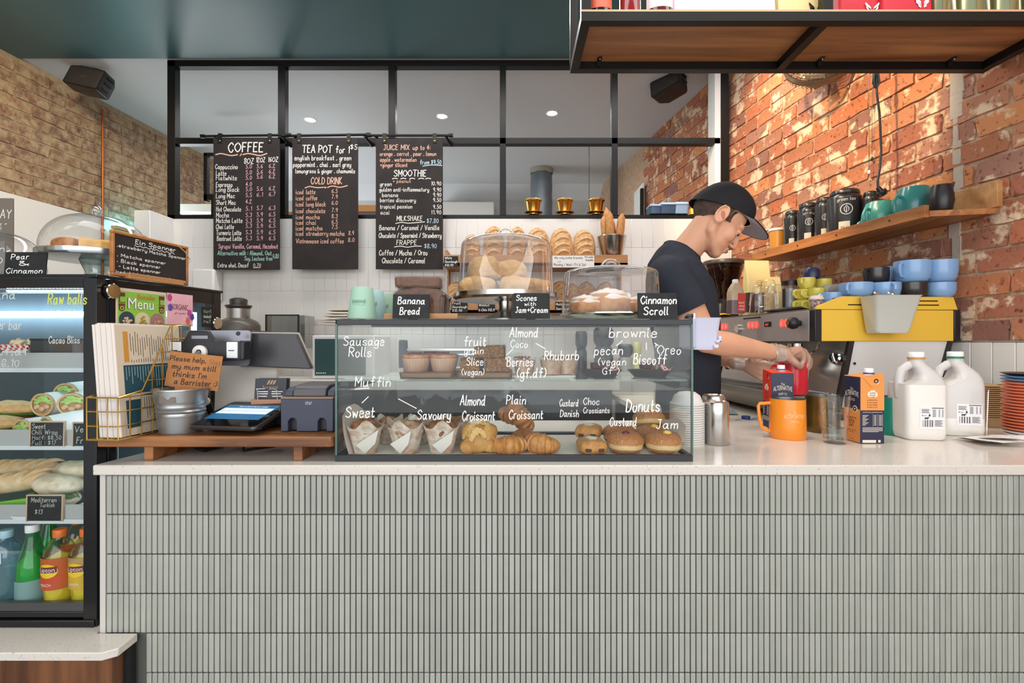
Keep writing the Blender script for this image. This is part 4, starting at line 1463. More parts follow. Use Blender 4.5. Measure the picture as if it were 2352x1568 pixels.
# plunger, glasses, honey, bags, grinder
p=W(1815,0,2.18)
t=thing('coffee_plunger','tall clear coffee press with black rims beside the stacked glasses','coffee press',(p.x,2.18,tz))
ob('barrel',G().lathe([(0.030,0.016),(0.030,0.122)],28),acrylic,t)
ob('base',G().lathe([(0,0),(0.031,0),(0.031,0.017),(0,0.017)],28),blackp,t)
ob('plunger',G().lathe([(0,0.02),(0.024,0.02),(0.024,0.10),(0,0.10)],24),M('plunger_grey',(160,164,172),0.3),t)
ob('cap',G().lathe([(0,0.116),(0.034,0.116),(0.034,0.134),(0.014,0.134),(0.012,0.138),(0,0.138)],28),blackp,t)
ob('scale_strip',G().bx(-0.032,-0.028,-0.012,0.004,0.02,0.10),blackp,t)
for (px,d,k,up) in ((1742,2.28,0,0),(1762,2.38,0,0),(1780,2.25,0,0),(1742,2.28,1,0),(1764,2.36,1,1),(1780,2.25,1,0),(1764,2.36,2,1)):
 p=W(px,0,d)
 lab='upturned faceted glass %s of the %s stack beside the honey bottle'%(('at the bottom','in the middle' if px==1764 else 'on top','on top')[k],{1742: 'left',1762: 'back',1764: 'back',1780: 'right'}[px])
 t=ob('tumbler',G().lathe([(0.040,0),(0.039,0.002),(0.034,0.05),(0.028,0.088),(0.024,0.092),(0,0.092)],12),clear,ang=20)
 t.location=(p.x,d,tz+k*0.034)
 tag(t,lab,'glass','upturned glasses on the machine')
p=W(1689,0,2.33)
t=thing('honey_bottle','squeeze bottle of dark honey with a red label beside the grinder','bottle',(p.x,2.33,tz))
ob('bottle',G().loft([rr_(-.034,.034,-.026,.026,0,.014),rr_(-.034,.034,-.026,.026,.095,.014),rr_(-.030,.030,-.023,.023,.115,.014),rr_(-.018,.018,-.016,.016,.138,.012),rr_(-.015,.015,-.015,.015,.142,.012)]),M('honey_plastic',(196,172,142),0.3),t,ang=60)
ob('honey',G().loft([rr_(-.0345,.0345,-.0265,.0265,0.001,.014),rr_(-.0345,.0345,-.0265,.0265,.062,.014)]),M('honey_dark',(112,86,90),0.3),t,ang=60)
ob('cap',G().lathe([(0,.141),(0.014,.141),(0.014,.156),(0.011,.160),(0,.160)],20),whitepl,t)
lb_=ob('label',G().bx(0.0,0.0352,-0.0272,0.02,0.008,0.094),M('label_red',(206,52,34),0.5),t)
g=G()
for i,w_ in enumerate(('RAW','APLE','HONEY')):
 q=ptext(w_,0.013,0.026,'L')
 q.move(0.004,-0.0278,0.045-i*0.015)
 g.add(q.v,q.f)
ob('lettering',g,paper,lb_)
kraft=M('kraft_paper',(216,186,116),0.75,bump=(30,0.3))
bagp=M('bag_yellow',(226,206,148),0.7,bump=(24,0.4))
for px,d,w,h,m_,lab,z in ((1738,2.62,0.125,0.295,bagp,'pale yellow coffee bag standing tallest behind the honey bottle',tz),(1775,2.55,0.07,0.20,bagp,'narrow yellow paper bag under the left end of the wall shelf',tz)):
 p=W(px,0,d)
 t=thing('coffee_bag',lab,'bag',(p.x,d,z))
 g=G()
 g.loft([rr_(-w/2,w/2,-.035,.035,0,.008),rr_(-w/2,w/2,-.036,.036,h*.3,.012),rr_(-w/2,w/2,-.03,.03,h*.65,.010),rr_(-w/2,w/2,-.01,.01,h*.9,.004),rr_(-w/2,w/2,-.003,.003,h,.002)]).jit(0.004,22,px)
 ob('bag',g,m_,t,ang=60)
 if px==1738:
  ob('label_band',G().bx(-w/2-.001,w/2+.001,-.0385,.03,h*.08,h*.42),M('label_brown',(74,46,42),0.6),t)
  g=G()
  for i in range(4):
   q=ptext(('COFFEE','ROASTED','BEANS','250 G')[i],0.008,0.03)
   q.move(-0.02,-0.036,h*.62-i*.010)
   g.add(q.v,q.f)
  ob('lettering',g,M('print_brown',(150,116,70),0.7),t)
# grinder
p=W(1662,0,3.06)
t=thing('coffee_grinder','coffee grinder with a smoked hopper full of beans behind the barista','grinder',(p.x,3.06,0.975))
zt_=EYE+(784-600)/F*3.06-0.975
ob('body',G().loft([rr_(-.09,.09,-.10,.10,0,.02),rr_(-.09,.09,-.10,.10,.32,.02),rr_(-.07,.07,-.08,.08,.46,.02),rr_(-.05,.05,-.05,.05,zt_-.26,.02)]),mblk,t,ang=50)
ob('collar',G().lathe([(0.060,zt_-.275),(0.062,zt_-.235),(0.046,zt_-.23),(0,zt_-.23)],28),blackp,t)
ob('hopper',G().lathe([(0.044,zt_-.235),(0.050,zt_-.205),(0.086,zt_-.14),(0.116,zt_-.024)],40),glass('smoked_plastic',(168,138,120),0.05,2.5),t)
def beanmat():
 m,t_,b=nt('coffee_beans')
 N,L=t_.nodes,t_.links
 tc=N.new('ShaderNodeTexCoord')
 v=N.new('ShaderNodeTexVoronoi')
 v.inputs['Scale'].default_value=110
 L.new(tc.outputs['Object'],v.inputs['Vector'])
 rp=N.new('ShaderNodeValToRGB')
 rp.color_ramp.elements[0].position=0.15
 rp.color_ramp.elements[0].color=lin((132,84,56))
 rp.color_ramp.elements[1].position=0.6
 rp.color_ramp.elements[1].color=lin((44,24,16))
 L.new(v.outputs['Distance'],rp.inputs['Fac'])
 L.new(rp.outputs['Color'],b.inputs['Base Color'])
 b.inputs['Roughness'].default_value=0.35
 bp=N.new('ShaderNodeBump')
 bp.invert=True
 bp.inputs['Distance'].default_value=0.004
 L.new(v.outputs['Distance'],bp.inputs['Height'])
 L.new(bp.outputs['Normal'],b.inputs['Normal'])
 return m
ob('beans',G().lathe([(0.041,zt_-.233),(0.047,zt_-.205),(0.083,zt_-.14),(0.107,zt_-.05),(0.07,zt_-.04),(0,zt_-.032)],36),beanmat(),t,kind='stuff')
ob('lid',G().lathe([(0,zt_),(0.118,zt_),(0.124,zt_-.008),(0.124,zt_-.024),(0.115,zt_-.027),(0,zt_-.020)],40),M('hopper_lid',(60,50,46),0.35),t,ang=50)
# yellow cloth and small things beside the machine top
g=G().grid(lambda u,v: (-0.055+u*0.11,-0.05+v*0.1,0.006+0.022*math.sin(u*3.1)*(0.6+0.4*math.sin(v*6))),12,10)
o=ob('yellow_cloth',g,M('cloth_yellow',(222,172,44),0.9))
o.location=mpt(0.055,0.86,tz)
tag(o,'folded yellow cloth on the far end of the coffee machine','cloth')
g=G().grid(lambda u,v: (-0.045+u*0.09,v*0.30,0.003+0.006*math.sin(v*9)*u+0.012*(1-u)**3),8,14)
o=ob('tray_mat',g,M('cloth_grey',(182,190,194),0.8))
o.location=mpt(0.05,0.09,tz-0.002)
o.rotation_euler=(0,0,R(3.5))
tag(o,'grey cloth laid along the front edge of the machine top','cloth')
# ---------------------------------------------------------------- counter, right hand part
def ctr(px,d,z=None):
 return ((px-1176)/F*d,d,ZT if z is None else z)
def dbase(py):
 return (EYE-ZT)*F/(py-784)
navyp=M('carton_navy',(38,42,70),0.4)
def carton(label,loc,rz,front,col_,mirror=False):
 t=thing('milk_carton',label,'carton',loc,rz)
 w,dp,h=0.070,0.070,0.192
 cm=M('carton_%s'%front,col_,0.4)
 g=G().bx(-w/2,w/2,-dp/2,dp/2,0,h)
 ob('carton',g,navyp,t,bevel=0.002)
 # sloped top with the fold and cap
 ob('carton_top',G().prism([(-dp/2,h-.001),(dp/2,h-.001),(dp/2,h+0.004),(dp/2-0.004,h+0.009),(-dp/2,h+0.001)],-w/2,w/2,'x'),cm,t,bevel=0.001)
 c=ob('cap',G().lathe([(0,h+.024),(0.0105,h+.024),(0.012,h+.022),(0.012,h+.011),(0.0135,h+.011),(0.0135,h+.004),(0,h+.004)],24),whitepl,t,loc=(0.012,0.006,0))
 ob('cap_ring',G().lathe([(0.0137,h+.007),(0.0140,h+.011),(0.0122,h+.0115)],24),M('cap_blue',(52,66,140),0.4),c)
 # face A (brand face, -Y) and face B (panel face, +X or -X)
 e=0.0004
 A=G().bx(-w/2+.001,w/2-.001,-dp/2-e,-dp/2,0.002,0.098)
 s_=-1 if mirror else 1
 ob('front_block',A,cm,t)
 x=s_*(w/2)
 B=G().bx(min(x,x+s_*e),max(x,x+s_*e),-dp/2+.001,dp/2-.001,0.096,h)
 ob('side_block',B,cm,t)
 g=G()
 def put(tx,sz,wd_,z,sq=1.0,arch=0):
  q=ptext(tx,sz,wd_,'C',sq)
  for v in q.v:
   v.z+=arch*(1-(v.x/(wd_/2))**2)
  q.move(0.0,-dp/2-0.0009,z)
  g.add(q.v,q.f)
 hand(g,'The',-0.006,0.153,0.007,0.012,0.10,0.1,-dp/2-0.0009)
 put('ALTERNATIVE',0.016,0.058,0.132,1.35,0.005)
 put('DAIRY CO',0.009,0.026,0.120,1.2,0.001)
 ob('lettering',g,M('print_cream',(238,226,208),0.6),t)
 g=G().lathe([(0,0),(0.0095,0),(0.0095,0.0006),(0,0.0006)],24,m=mx((0.014,-dp/2-0.0004,0.098),(R(90),0,0)))
 rd=ob('seal',g,M('print_cream',(238,226,208),0.6),t)
 ob('seal_mark',G().lathe([(0.003,0),(0.0072,0),(0.0072,0.0004),(0.003,0.0004)],24,m=mx((0.014,-dp/2-0.0011,0.098),(R(90),0,0))),navyp,rd)
 g=G()
 put('BARISTA',0.008,0.042,0.068,1.0)
 put('SOY' if front=='orange' else 'ALMOND',0.020,0.022 if front=='orange' else 0.034,0.045,1.5)
 put('creamy soy made',0.004,0.036,0.034)
 put('for coffee',0.004,0.022,0.028)
 put('1 LITRE',0.0035,0.012,0.008)
 ob('lettering',g,M('print_dark',(44,34,44),0.6),t)
 # side panel print: seal, map shaped badge, list, nutrition table
 ns=G()
 nd=G()
 def side(g_,shape,y,z):
  for v in shape.v:
   v.x,v.y=s_*(w/2+0.0009+(-v.y)),(y+v.x)*s_*1.0
   v.z+=z
  g_.add(shape.v,shape.f)
 side(ns,G().lathe([(0,0),(0.010,0),(0.010,0.0002),(0,0.0002)],20,m=mx((0,0,0),(R(90),0,0))),0.010,h-0.012)
 side(nd,G().lathe([(0.0035,0),(0.007,0),(0.007,0.0004),(0.0035,0.0004)],20,m=mx((0,-0.0006,0),(R(90),0,0))),0.010,h-0.012)
 blob=[(-.015,-.002),(-.012,.006),(-.006,.008),(-.003,.012),(.001,.009),(.004,.013),(.008,.007),(.014,.003),(.015,-.005),(.009,-.010),(.003,-.007),(-.004,-.009),(-.011,-.008)]
 side(ns,G().prism(blob,-0.0002,0),0.0,0.143)
 for k_,tx in enumerate(('AUSSIE','MADE')):
  side(nd,ptext(tx,0.006,0.017,'C').move(0,-0.0006,0),0.0,0.1435-k_*0.0065)
 for k_,tx in enumerate(('Gluten Free','Low in Sugar','Plant Based','Made to Froth')):
  side(nd,ptext(tx,0.0048,0.024,'L').move(0,-0.0006,0),-0.010,0.124-k_*0.0068)
  side(nd,G().bx(-.001,.001,-.0008,-.0006,0,0.002),-0.014,0.124-k_*0.0068)
 side(ns,ptext('NUTRITION INFORMATION',0.004,0.056,'C'),0,0.089)
 for k_ in range(9):
  side(ns,G().bx(-.029,-.012-.004*(k_%3),-.0002,0,0,0.0012),0,0.081-k_*0.0035)
  side(ns,G().bx(.004,.011,-.0002,0,0,0.0012),0,0.081-k_*0.0035)
  side(ns,G().bx(.018,.027,-.0002,0,0,0.0012),0,0.081-k_*0.0035)
 for x_ in (0.001,0.0145,0.029):
  side(ns,G().bx(x_,x_+.0005,-.0002,0,0.050,0.085),0,0)
 for k_ in range(5):
  side(ns,G().bx(-.029,.029-.012*(k_==4),-.0002,0,0,0.001),0,0.046-k_*0.003)
 side(ns,G().bx(-.029,.010,-.0002,0,0,0.008).bx(.016,.023,-.0002,0,0.001,0.008),0,0.003)
 ob('side_print',ns,M('print_cream',(238,226,208),0.6),t,kind='stuff')
 ob('side_print_dark',nd,MATS['print_dark'],t,kind='stuff')
 ob('flap',G().add([(s_*(w/2+.0014),-0.030,h),(s_*(w/2+.0014),0.030,h),(s_*(w/2+.0022),0.004,h-0.028),(s_*(w/2+.0022),-0.004,h-0.028)],[(0,1,2,3)]),cm,t)
 return t
d1=1.475
carton('navy and orange soy carton, white cap, standing beside the water glass',ctr(1984,1.475),R(-90),'orange',(232,150,76))
d2=1.66
carton('navy and red milk carton behind the orange jug',ctr(1787,1.655),R(-6),'red',(222,58,40),True)
# orange jug, bronze jug, teal jug, glass
def jug(label,loc,r,h,mat,rz,text=True,hcol=None,name='milk_jug',handle=True):
 t=thing(name,label,'jug',loc,rz,'milk jugs')
 pr=[(0,0),(r*0.94,0),(r,0.006),(r*0.985,h*0.35),(r*0.955,h),(r*0.93,h),(r*0.94,h*0.35),(r*0.9,0.006),(0,0.006)]
 ob('body',G().lathe(pr[:5],40),mat,t,ang=50)
 ob('lining',G().lathe(pr[4:],40),steelb,t,ang=50)
 if handle:
  ob('handle',G().tube([(-r*.93,0,h*.88),(-r-.012,0,h*.87),(-r-.029,0,h*.86),(-r-.033,0,h*.80),(-r-.030,0,h*.5),(-r-.024,0,h*.26),(-r-.016,0,h*.20),(-r*.95,0,h*.155)],[.005]*8,8,flat=1.0),mat,t)
 if text:
  g=G()
  for tx,sz,wd_,z,arch in (('The',0.006,0.008,h*.68,0),('ALTERNATIVE',0.014,0.058,h*.53,0.004),('DAIRY CO',0.008,0.024,h*.44,0.001)):
   q=ptext(tx,sz,wd_,'C',1.25)
   for v in q.v:
    v.z+=z+arch*(1-(v.x/(wd_/2))**2)
   ob('lettering',q.wrap(r*1.012),hcol or M('print_pale',(250,214,160),0.6),t)
 return t
orange=M('jug_orange',(240,142,36),0.32,coat=0.2)
p=ctr(1809,1.53)
jug('bright orange milk jug with a long handle at the front of the counter',p,0.0515,0.120,orange,R(-8))
bronze=M('jug_bronze',(134,104,50),0.3,0.6,var=((96,70,34),20,0.1))
jug('bronze coloured milk jug between the orange jug and the water glass',ctr(1888,1.64),0.052,0.118,bronze,R(80),False)
tealj=M('jug_teal',(0,122,104),0.4)
jug('teal milk jug mostly hidden behind the first milk bottle',ctr(2050,1.60),0.052,0.118,tealj,R(100),True,M('print_tealdark',(10,70,62),0.6))
t=thing('water_glass','ribbed drinking glass a third full of water on the counter','glass',ctr(1917,1.455))
h=0.137
pr=[(0.0,0.012),(0.0295,0.013),(0.0325,0.045),(0.034,0.047),(0.034,0.052),(0.0345,0.056),(0.0365,0.088),(0.038,0.090),(0.038,0.093),(0.037,0.096),(0.0405,h),(0.0390,h),(0.0355,0.096)]
ob('tumbler',G().lathe([(0,0),(0.029,0),(0.031,0.003),(0.0335,0.045),(0.0355,0.047),(0.0355,0.053),(0.034,0.056),(0.0365,0.088),(0.039,0.090),(0.039,0.093),(0.0375,0.096),(0.0405,h),(0.0388,h)],40),clear,t,ang=25)
ob('inner_wall',G().lathe(pr[:2]+[(0.032,0.056),(0.0388,h)],40),glass('inner_glass',(252,253,253),0.02,2.5),t)
ob('water',G().lathe([(0,0.013),(0.0288,0.0132),(0.0312,0.044),(0.0,0.044)],32),glass('water',(236,242,242),0.05,2.5),t)
# milk bottles
milk=M('milk_plastic',(236,232,226),0.38,sss=0.15)
milkt=M('milk_plastic_empty',(206,202,200),0.35,sss=0.1)
def bottle(label,loc,rz,ring,fill):
 t=thing('milk_bottle',label,'bottle',loc,rz,'two litre milk bottles')
 w,dp=0.112,0.112
 def sec(z,w_,d_,ox,r):
  return [Vector((v.x+ox,v.y,v.z)) for v in rr_(-w_/2,w_/2,-d_/2,d_/2,z,r,4)]
 zf=0.165 if fill>.5 else 0.055
 low=[sec(0,w*.86,dp*.86,0,.016),sec(.006,w*.96,dp*.96,0,.018),sec(.02,w,dp,0,.018),sec(zf,w,dp,0,.018)]
 up=[sec(zf,w,dp,0,.018),sec(.150 if fill<.5 else .166,w,dp,0,.018),sec(.170,w*.80,dp*.97,0.011,.022),sec(.178,w*.60,dp*.94,0.020,.022),sec(.196,w*.50,dp*.80,0.019,.024),sec(.212,w*.42,dp*.58,0.011,.022),sec(.226,.046,.046,0,.022),sec(.234,.040,.040,0,.019),sec(.240,.040,.040,0,.019)]
 ob('lower_body',G().loft(low),milk,t,ang=50)
 ob('upper_body',G().loft(up),milkt,t,ang=50)
 ob('handle',G().tube([(-.002,0,.226),(-.022,0,.221),(-.041,0,.206),(-.048,0,.182),(-.0495,0,.155),(-.044,0,.125)],[.012,.0125,.0125,.0125,.013,.015],12),milkt,t)
 ob('cap',G().lathe([(0,.262),(.019,.262),(.021,.259),(.021,.246),(0,.246)],28),whitepl,t)
 ob('cap_ring',G().lathe([(.0205,.240),(.0222,.241),(.0222,.246),(.0205,.247)],28),M('ring_%s'%ring,(196,150,84) if ring=='tan' else (30,128,84),0.5),t)
 # printed label on the front face
 l_=ob('label',G().bx(-.024,.042,-dp/2-.0012,-dp/2-.0002,.035,.101),M('label_white',(234,232,234),0.5),t)
 g=G()
 y=-dp/2-.0018
 for i in range(14):
  if i%3!=1:
   g.bx(-.016+i*.0022,-.016+i*.0022+(.0014 if i%2 else .0008),y,y+.0003,.042,.062)
 for i in range(8):
  g.bx(.016,.038-(i%3)*.003,y,y+.0003,.044+i*.0024,.0449+i*.0024)
 for i in range(9):
  g.bx(.010,.018+(i%2)*.002,y,y+.0003,.072+i*.0025,.0729+i*.0025)
  g.bx(.026,.030,y,y+.0003,.072+i*.0025,.0729+i*.0025)
  g.bx(.035,.039,y,y+.0003,.072+i*.0025,.0729+i*.0025)
 g.bx(.008,.040,y,y+.0003,.0965,.0985)
 for i in range(5):
  g.bx(-.020+(i%2)*.002,.003-(i%3)*.002,y,y+.0003,.083+i*.0026,.0839+i*.0026)
 # little standing cow
 g.bx(-.011,-.002,y,y+.0003,.0655,.0695).bx(-.0105,-.0095,y,y+.0003,.0635,.0655).bx(-.0035,-.0025,y,y+.0003,.0635,.0655).bx(-.0025,.0005,y,y+.0003,.068,.071)
 g.bx(-.018,-.016,y,y+.0003,.074,.077).bx(-.014,-.006,y,y+.0003,.0745,.0755).bx(.000,.004,y,y+.0003,.073,.079)
 ob('label_print',g,ink,l_,kind='stuff')
 return t
bottle('milk bottle with a tan ring under its cap, more than half full',ctr(2104,1.535),R(-8),'tan',.7)
bottle('milk bottle with a green ring under its cap, nearly empty',ctr(2194,1.60),R(-16),'green',.2)
# receipt spike, cup carriers, saucers
t=thing('receipt_spike','slim metal bill spike standing in white dockets','spike',ctr(2265,1.50))
ob('spike',G().tube([(0,0,0.002),(0.006,0,0.14),(0.0075,0,0.150)],[.0022,.002,.0006],8),steel,t)
ob('base',G().lathe([(0,0),(.035,0),(.034,.003),(0,.004)],24),blackp,t)
for i,(dx,dy,rz,w,h_) in enumerate(((0.01,0.0,0.25,.13,.09),(-0.005,-0.03,-0.18,.11,.10),(0.045,-0.02,0.5,.10,.085))):
 g=G().grid(lambda u,v: (-w/2+u*w,-h_/2+v*h_,0.006+i*.003+.010*(1-v)*(.3+.7*abs(2*u-1))*(i+1)*.4),8,6)
 o=ob('docket',g,paper,ang=80)
 q=ctr(2265,1.46)
 o.location=(q[0]+dx,1.475+dy,ZT)
 o.rotation_euler=(0,0,rz)
 tag(o,('white docket on the spike, underneath the others','white docket on the spike with a curled front edge','white docket on the spike reaching towards the saucers')[i],'receipt','dockets on the spike')
 g=G()
 for k in range(2):
  g.bx(-w*.35,w*.2,-h_*.3+k*.012,-h_*.3+k*.012+.001,0.0185+i*.003,0.0187+i*.003)
 ob('print',g,M('print_grey2',(150,146,144),0.8),o)
pulp=M('moulded_pulp',(186,156,118),0.9,bump=(60,0.4))
for px,d,n,w,lab in ((2275,1.74,17,.12,'left hand stack of brown pulp cup carriers by the tiles'),(2340,1.70,17,.10,'right hand stack of brown pulp cup carriers behind the saucers')):
 q=ctr(px,d)
 for i in range(n):
  g=G()
  r0=.034
  z=.030+i*.0068
  if i==0:
   g.loft([rr_(-w*.36,w*.36,-.036,.036,0,.02),rr_(-w*.42,w*.42,-.044,.044,.03,.02)])
  g.loft([rr_(-w/2+.004,w/2-.004,-.050,.050,z,.024),rr_(-w/2,w/2,-.055,.055,z+.003,.026),rr_(-w/2,w/2,-.055,.055,z+.0055,.026),rr_(-w/2+.008,w/2-.008,-.046,.046,z+.0058,.02)])
  o=ob('cup_carrier',g,pulp,ang=50)
  o.location=(q[0]+random.uniform(-.0015,.0015),d,ZT)
  tag(o,'%s brown pulp cup carrier from the bottom of the %s'%(ORD[i],lab.split(' of ')[0]) if 0<i<n-1 else 'brown pulp cup carrier at the %s of the %s'%('bottom' if i==0 else 'top',lab.split(' of ')[0]),'cup carrier',lab)
q=ctr(2366,1.52)
terr=M('saucer_terracotta',(234,148,116),0.45)
sb=M('saucer_blue',(122,156,194),0.4)
zz=ZT
sl=[('white',whitepl)]*2+[('terracotta',terr)]*16+[('blue',sb)]*2+[('black',cblk)]
me_s={}
nter=0
for i,(nm,m_) in enumerate(sl):
 R_=0.066 if nm=='terracotta' else (0.062 if nm=='white' else 0.068)
 if nm not in me_s:
  me_s[nm]=G().lathe([(0,.002),(.030,.002),(.032,0),(.036,.001),(R_-.004,.0095),(R_,.0125),(R_-.003,.013),(.038,.0045),(0,.0045)],36).mesh('saucer',50)
 o=ob('saucer',me_s[nm],m_)
 o.location=(q[0]+random.uniform(-.0012,.0012),1.52,zz)
 if nm=='terracotta':
  lab='%s terracotta saucer counting up from the white ones in the tall stack'%ORD[i-2]
 else:
  lab={0: 'white saucer at the very bottom of the tall stack',1: 'white saucer second from the bottom of the tall stack',18: 'lower blue saucer resting on the terracotta ones',19: 'upper blue saucer just under the black one',20: 'black saucer on top of the tall stack'}[i]
 tag(o,lab,'saucer','terracotta saucers in the tall stack' if nm=='terracotta' else 'saucers in the tall stack')
 zz+=.0093
# canisters and lids beside the case
for px,d,h_,lab in ((1645,1.44,.123,'polished canister with a copper lid nearest the case'),(1640,1.56,.128,'polished canister with a copper lid behind the first')):
 t=thing('canister',lab,'canister',ctr(px,d),0,'metal canisters')
 ob('body',G().lathe([(0,0),(.0335,0),(.0345,.002),(.0345,h_-.028),(0,h_-.028)],36),steel,t)
 ob('lid',G().lathe([(.0352,h_-.032),(.0352,h_-.006),(.033,h_-.001),(.031,h_),(.029,h_-.003),(0,h_-.003)],36),steel,t)
 ob('lid_top',G().cyl((0,0,h_-.003),.029,.0006,32),M('copper_lid',(196,122,66),0.3,0.7),t)
lidm=M('lid_white',(232,228,224),0.4)
dl=1.44
for i in range(19):
 g=G().lathe([(.047,0),(.048,.001),(.048,.0045),(.044,.006),(.041,.010)],32)
 if i==18:
  g=G().lathe([(.047,0),(.048,.001),(.048,.0045),(.044,.006),(.041,.012),(.036,.026),(.022,.036),(0,.039)],32)
 o=ob('cup_cover',g,lidm)
 o.location=(ctr(1578,dl)[0],dl,ZT+i*.0063)
 tag(o,'white domed lid on top of the lid stack' if i==18 else '%s white plastic cup lid from the bottom of the stack behind the case corner'%ORD[i],'lid','stacked white cup lids')
# cloths, blue cap
for px,d,w,dp,m_,lab,rz in ((1722,1.93,.15,.075,(132,158,188),'folded blue cloth on the bench behind the carton',.2),(1665,2.25,.10,.07,(142,164,178),'grey blue cloth under the barista by the coffee machine',-.2)):
 g=G().grid(lambda u,v: (-w/2+u*w,-dp/2+v*dp,.003+(.020+.008*math.sin(u*11))*math.sin(v*PI)**.6*(1-abs(2*u-1)**4)),18,10)
 o=ob('cleaning_cloth',g,M('cloth_%d'%px,m_,0.9,bump=(160,0.3)),ang=80)
 o.location=((px-1176)/F*d,d,.976 if d>2 else .976)
 o.rotation_euler=(0,0,rz)
 tag(o,lab,'cloth','blue cleaning cloths')
o=ob('bottle_cap',G().lathe([(0,.012),(.016,.012),(.0175,.010),(.0175,0),(0,0)],20),M('cap_blue',(52,66,140),0.4))
o.location=((1713-1176)/F*2.1,2.1,.976)
tag(o,'dark blue bottle cap lying on the bench behind the carton','cap')
o=ob('glass_jar',G().lathe([(0,0),(.035,0),(.035,.022),(.03,.028),(0,.028)],24),M('jar_amber',(150,96,40),0.25))
o.location=mpt(-0.02,0.80,1.098)
tag(o,'small amber tin on the drip tray behind the barista','tin')
# ---------------------------------------------------------------- wall shelf on the bricks
sh=thing('wall_shelf','oiled hardwood shelf with a raised front lip on the brick wall','shelf',(0,0,0))
A0,A1=Vector((1.40,2.925)),Vector((1.545,1.875))
def wallx(d):
 return 1.53+0.15*(3.6-d)
zl=EYE+.468
ob('shelf_board',G().prism([(A0.x+.02,A0.y),(wallx(2.93)-.012,2.93),(wallx(1.83)-.012,1.83),(A1.x+.02,A1.y)],zl,zl+.022,'z'),hard,sh,bevel=0.001)
dr=(A1-A0).normalized()
nr=Vector((-dr.y,dr.x))
lip=[A0,A1,A1+Vector((.02,.003)),A0+Vector((.02,.003))]
ob('front_lip',G().prism([tuple(v) for v in lip],zl-.002,zl+.044,'z'),hard,sh,bevel=0.0015)
lw=[(wallx(1.83)-.035,1.815),(wallx(1.83)-.010,1.820),(wallx(2.1)-.010,2.1),(wallx(2.1)-.035,2.1)]
ob('wall_batten',G().prism(lw,zl+.022,zl+.118,'z'),oak,sh,bevel=0.002)
for t_ in (.12,.36,.60,.86):
 q=A0+(A1-A0)*t_
 ob('screw',G().ell((q.x-.001,q.y,zl+.02),.004,8,6),mblk,sh)
ob('bolt',G().ell((wallx(2.0)-.038,2.0,zl+.07),.007,10,8),chrome,sh)
zs_=zl+.022
tin=M('tin_black',(26,25,29),0.3,coat=0.2)
def shx(px):
 d=1.985/((px-1176)/F+.156)
 return ((px-1176)/F*d,d,zs_)
def teatin(px,wpx,hgt,lab,text=None,back=0.0):
 x,d,z=shx(px)
 d+=back
 x=(px-1176)/F*d
 r=wpx/2*d/F
 t=thing('tea_tin',lab,'tin',(x,d,z),R(-28),'black tea tins')
 ob('body',G().lathe([(0,0),(r,0),(r,hgt*.80),(r*.97,hgt*.84),(r*.80,hgt*.89),(r*.78,hgt*.90),(0,hgt*.90)],36),tin,t,ang=50)
 ob('lid',G().lathe([(r*.79,hgt*.895),(r*.83,hgt*.90),(r*.83,hgt*.955),(r*.76,hgt*.985),(r*.60,hgt),(0,hgt)],36),tin,t,ang=50)
 if text is not None:
  g=G().lathe([(r*.30,0),(r*.345,0),(r*.345,.0003),(r*.30,.0003)],24,m=mx((0,0,hgt*.56),(R(90),0,0)))
  g.ribbon([(0,hgt*.49),(-r*.12,hgt*.54),(-r*.12,hgt*.58),(0,hgt*.64),(r*.12,hgt*.58),(r*.12,hgt*.54),(0,hgt*.49),(0,hgt*.60)],r*.04)
  hand(g,text,-r*.5,hgt*.73,r*.20,r*1.0,.10,.1)
  g.wrap(r*1.01)
  ob('emblem',g,M('print_silver',(196,196,200),0.5),t,kind='stuff')
  l=G().bx(-r*.42,r*.15,-.0008,0,hgt*.08,hgt*.30)
  l.v=[Vector(v) for v in l.v]
  l=G().grid(lambda u,v: (-r*.42+u*r*.60,0,hgt*.06+v*hgt*.26),6,1).wrap(r*1.012)
  lab_=ob('label',l,M('label_cream',(206,196,180),0.6),t)
  q=ptext('TEA',r*.2,r*.4,'C').move(-r*.12,0,hgt*.17)
  q2=ptext('250g',r*.14,r*.34,'C').move(-r*.12,0,hgt*.10)
  q.add(q2.v,q2.f)
  q.wrap(r*1.022)
  ob('label_print',q,ink,lab_)
 return t
teatin(1820,36,.232,'black tea tin farthest left, half behind its neighbour','')
teatin(1857,46,.240,'black tea tin second from the left with a white script word','grey')
teatin(1894,40,.238,'black tea tin third from the left, squeezed behind the big one','')
teatin(1940,72,.238,'biggest black tea tin, marked green tea, beside the teapots','green tea')
teatin(2000,34,.205,'black tea tin half hidden behind the teal teapot',None,0.05)
x,d,z=shx(1785)
t=thing('amber_jar','plastic jar of amber syrup with a white lid at the left of the shelf','jar',(x,d,z))
ob('jar',G().lathe([(0,0),(.036,0),(.041,.15),(.0,.15)],28),M('amber_syrup',(202,140,56),0.25),t)
ob('lid',G().lathe([(.042,.146),(.045,.147),(.045,.160),(0,.162)],28),whitepl,t)
x,d,z=shx(1758)
for k_ in range(3):
 o=ob('small_glass',G().lathe([(.026,0),(.022,.05),(0,.05)],16),clear)
 o.location=(x+.012*k_-.02,d+.055*k_-.10,z)
 tag(o,'small upturned clear glass at the far left end of the shelf, %s of three'%('nearest','middle','farthest')[k_],'glass','small glasses on the shelf end')
tealc=M('teapot_teal',(62,142,138),0.28,coat=0.3)
tbk=M('teapot_black',(36,33,35),0.35)
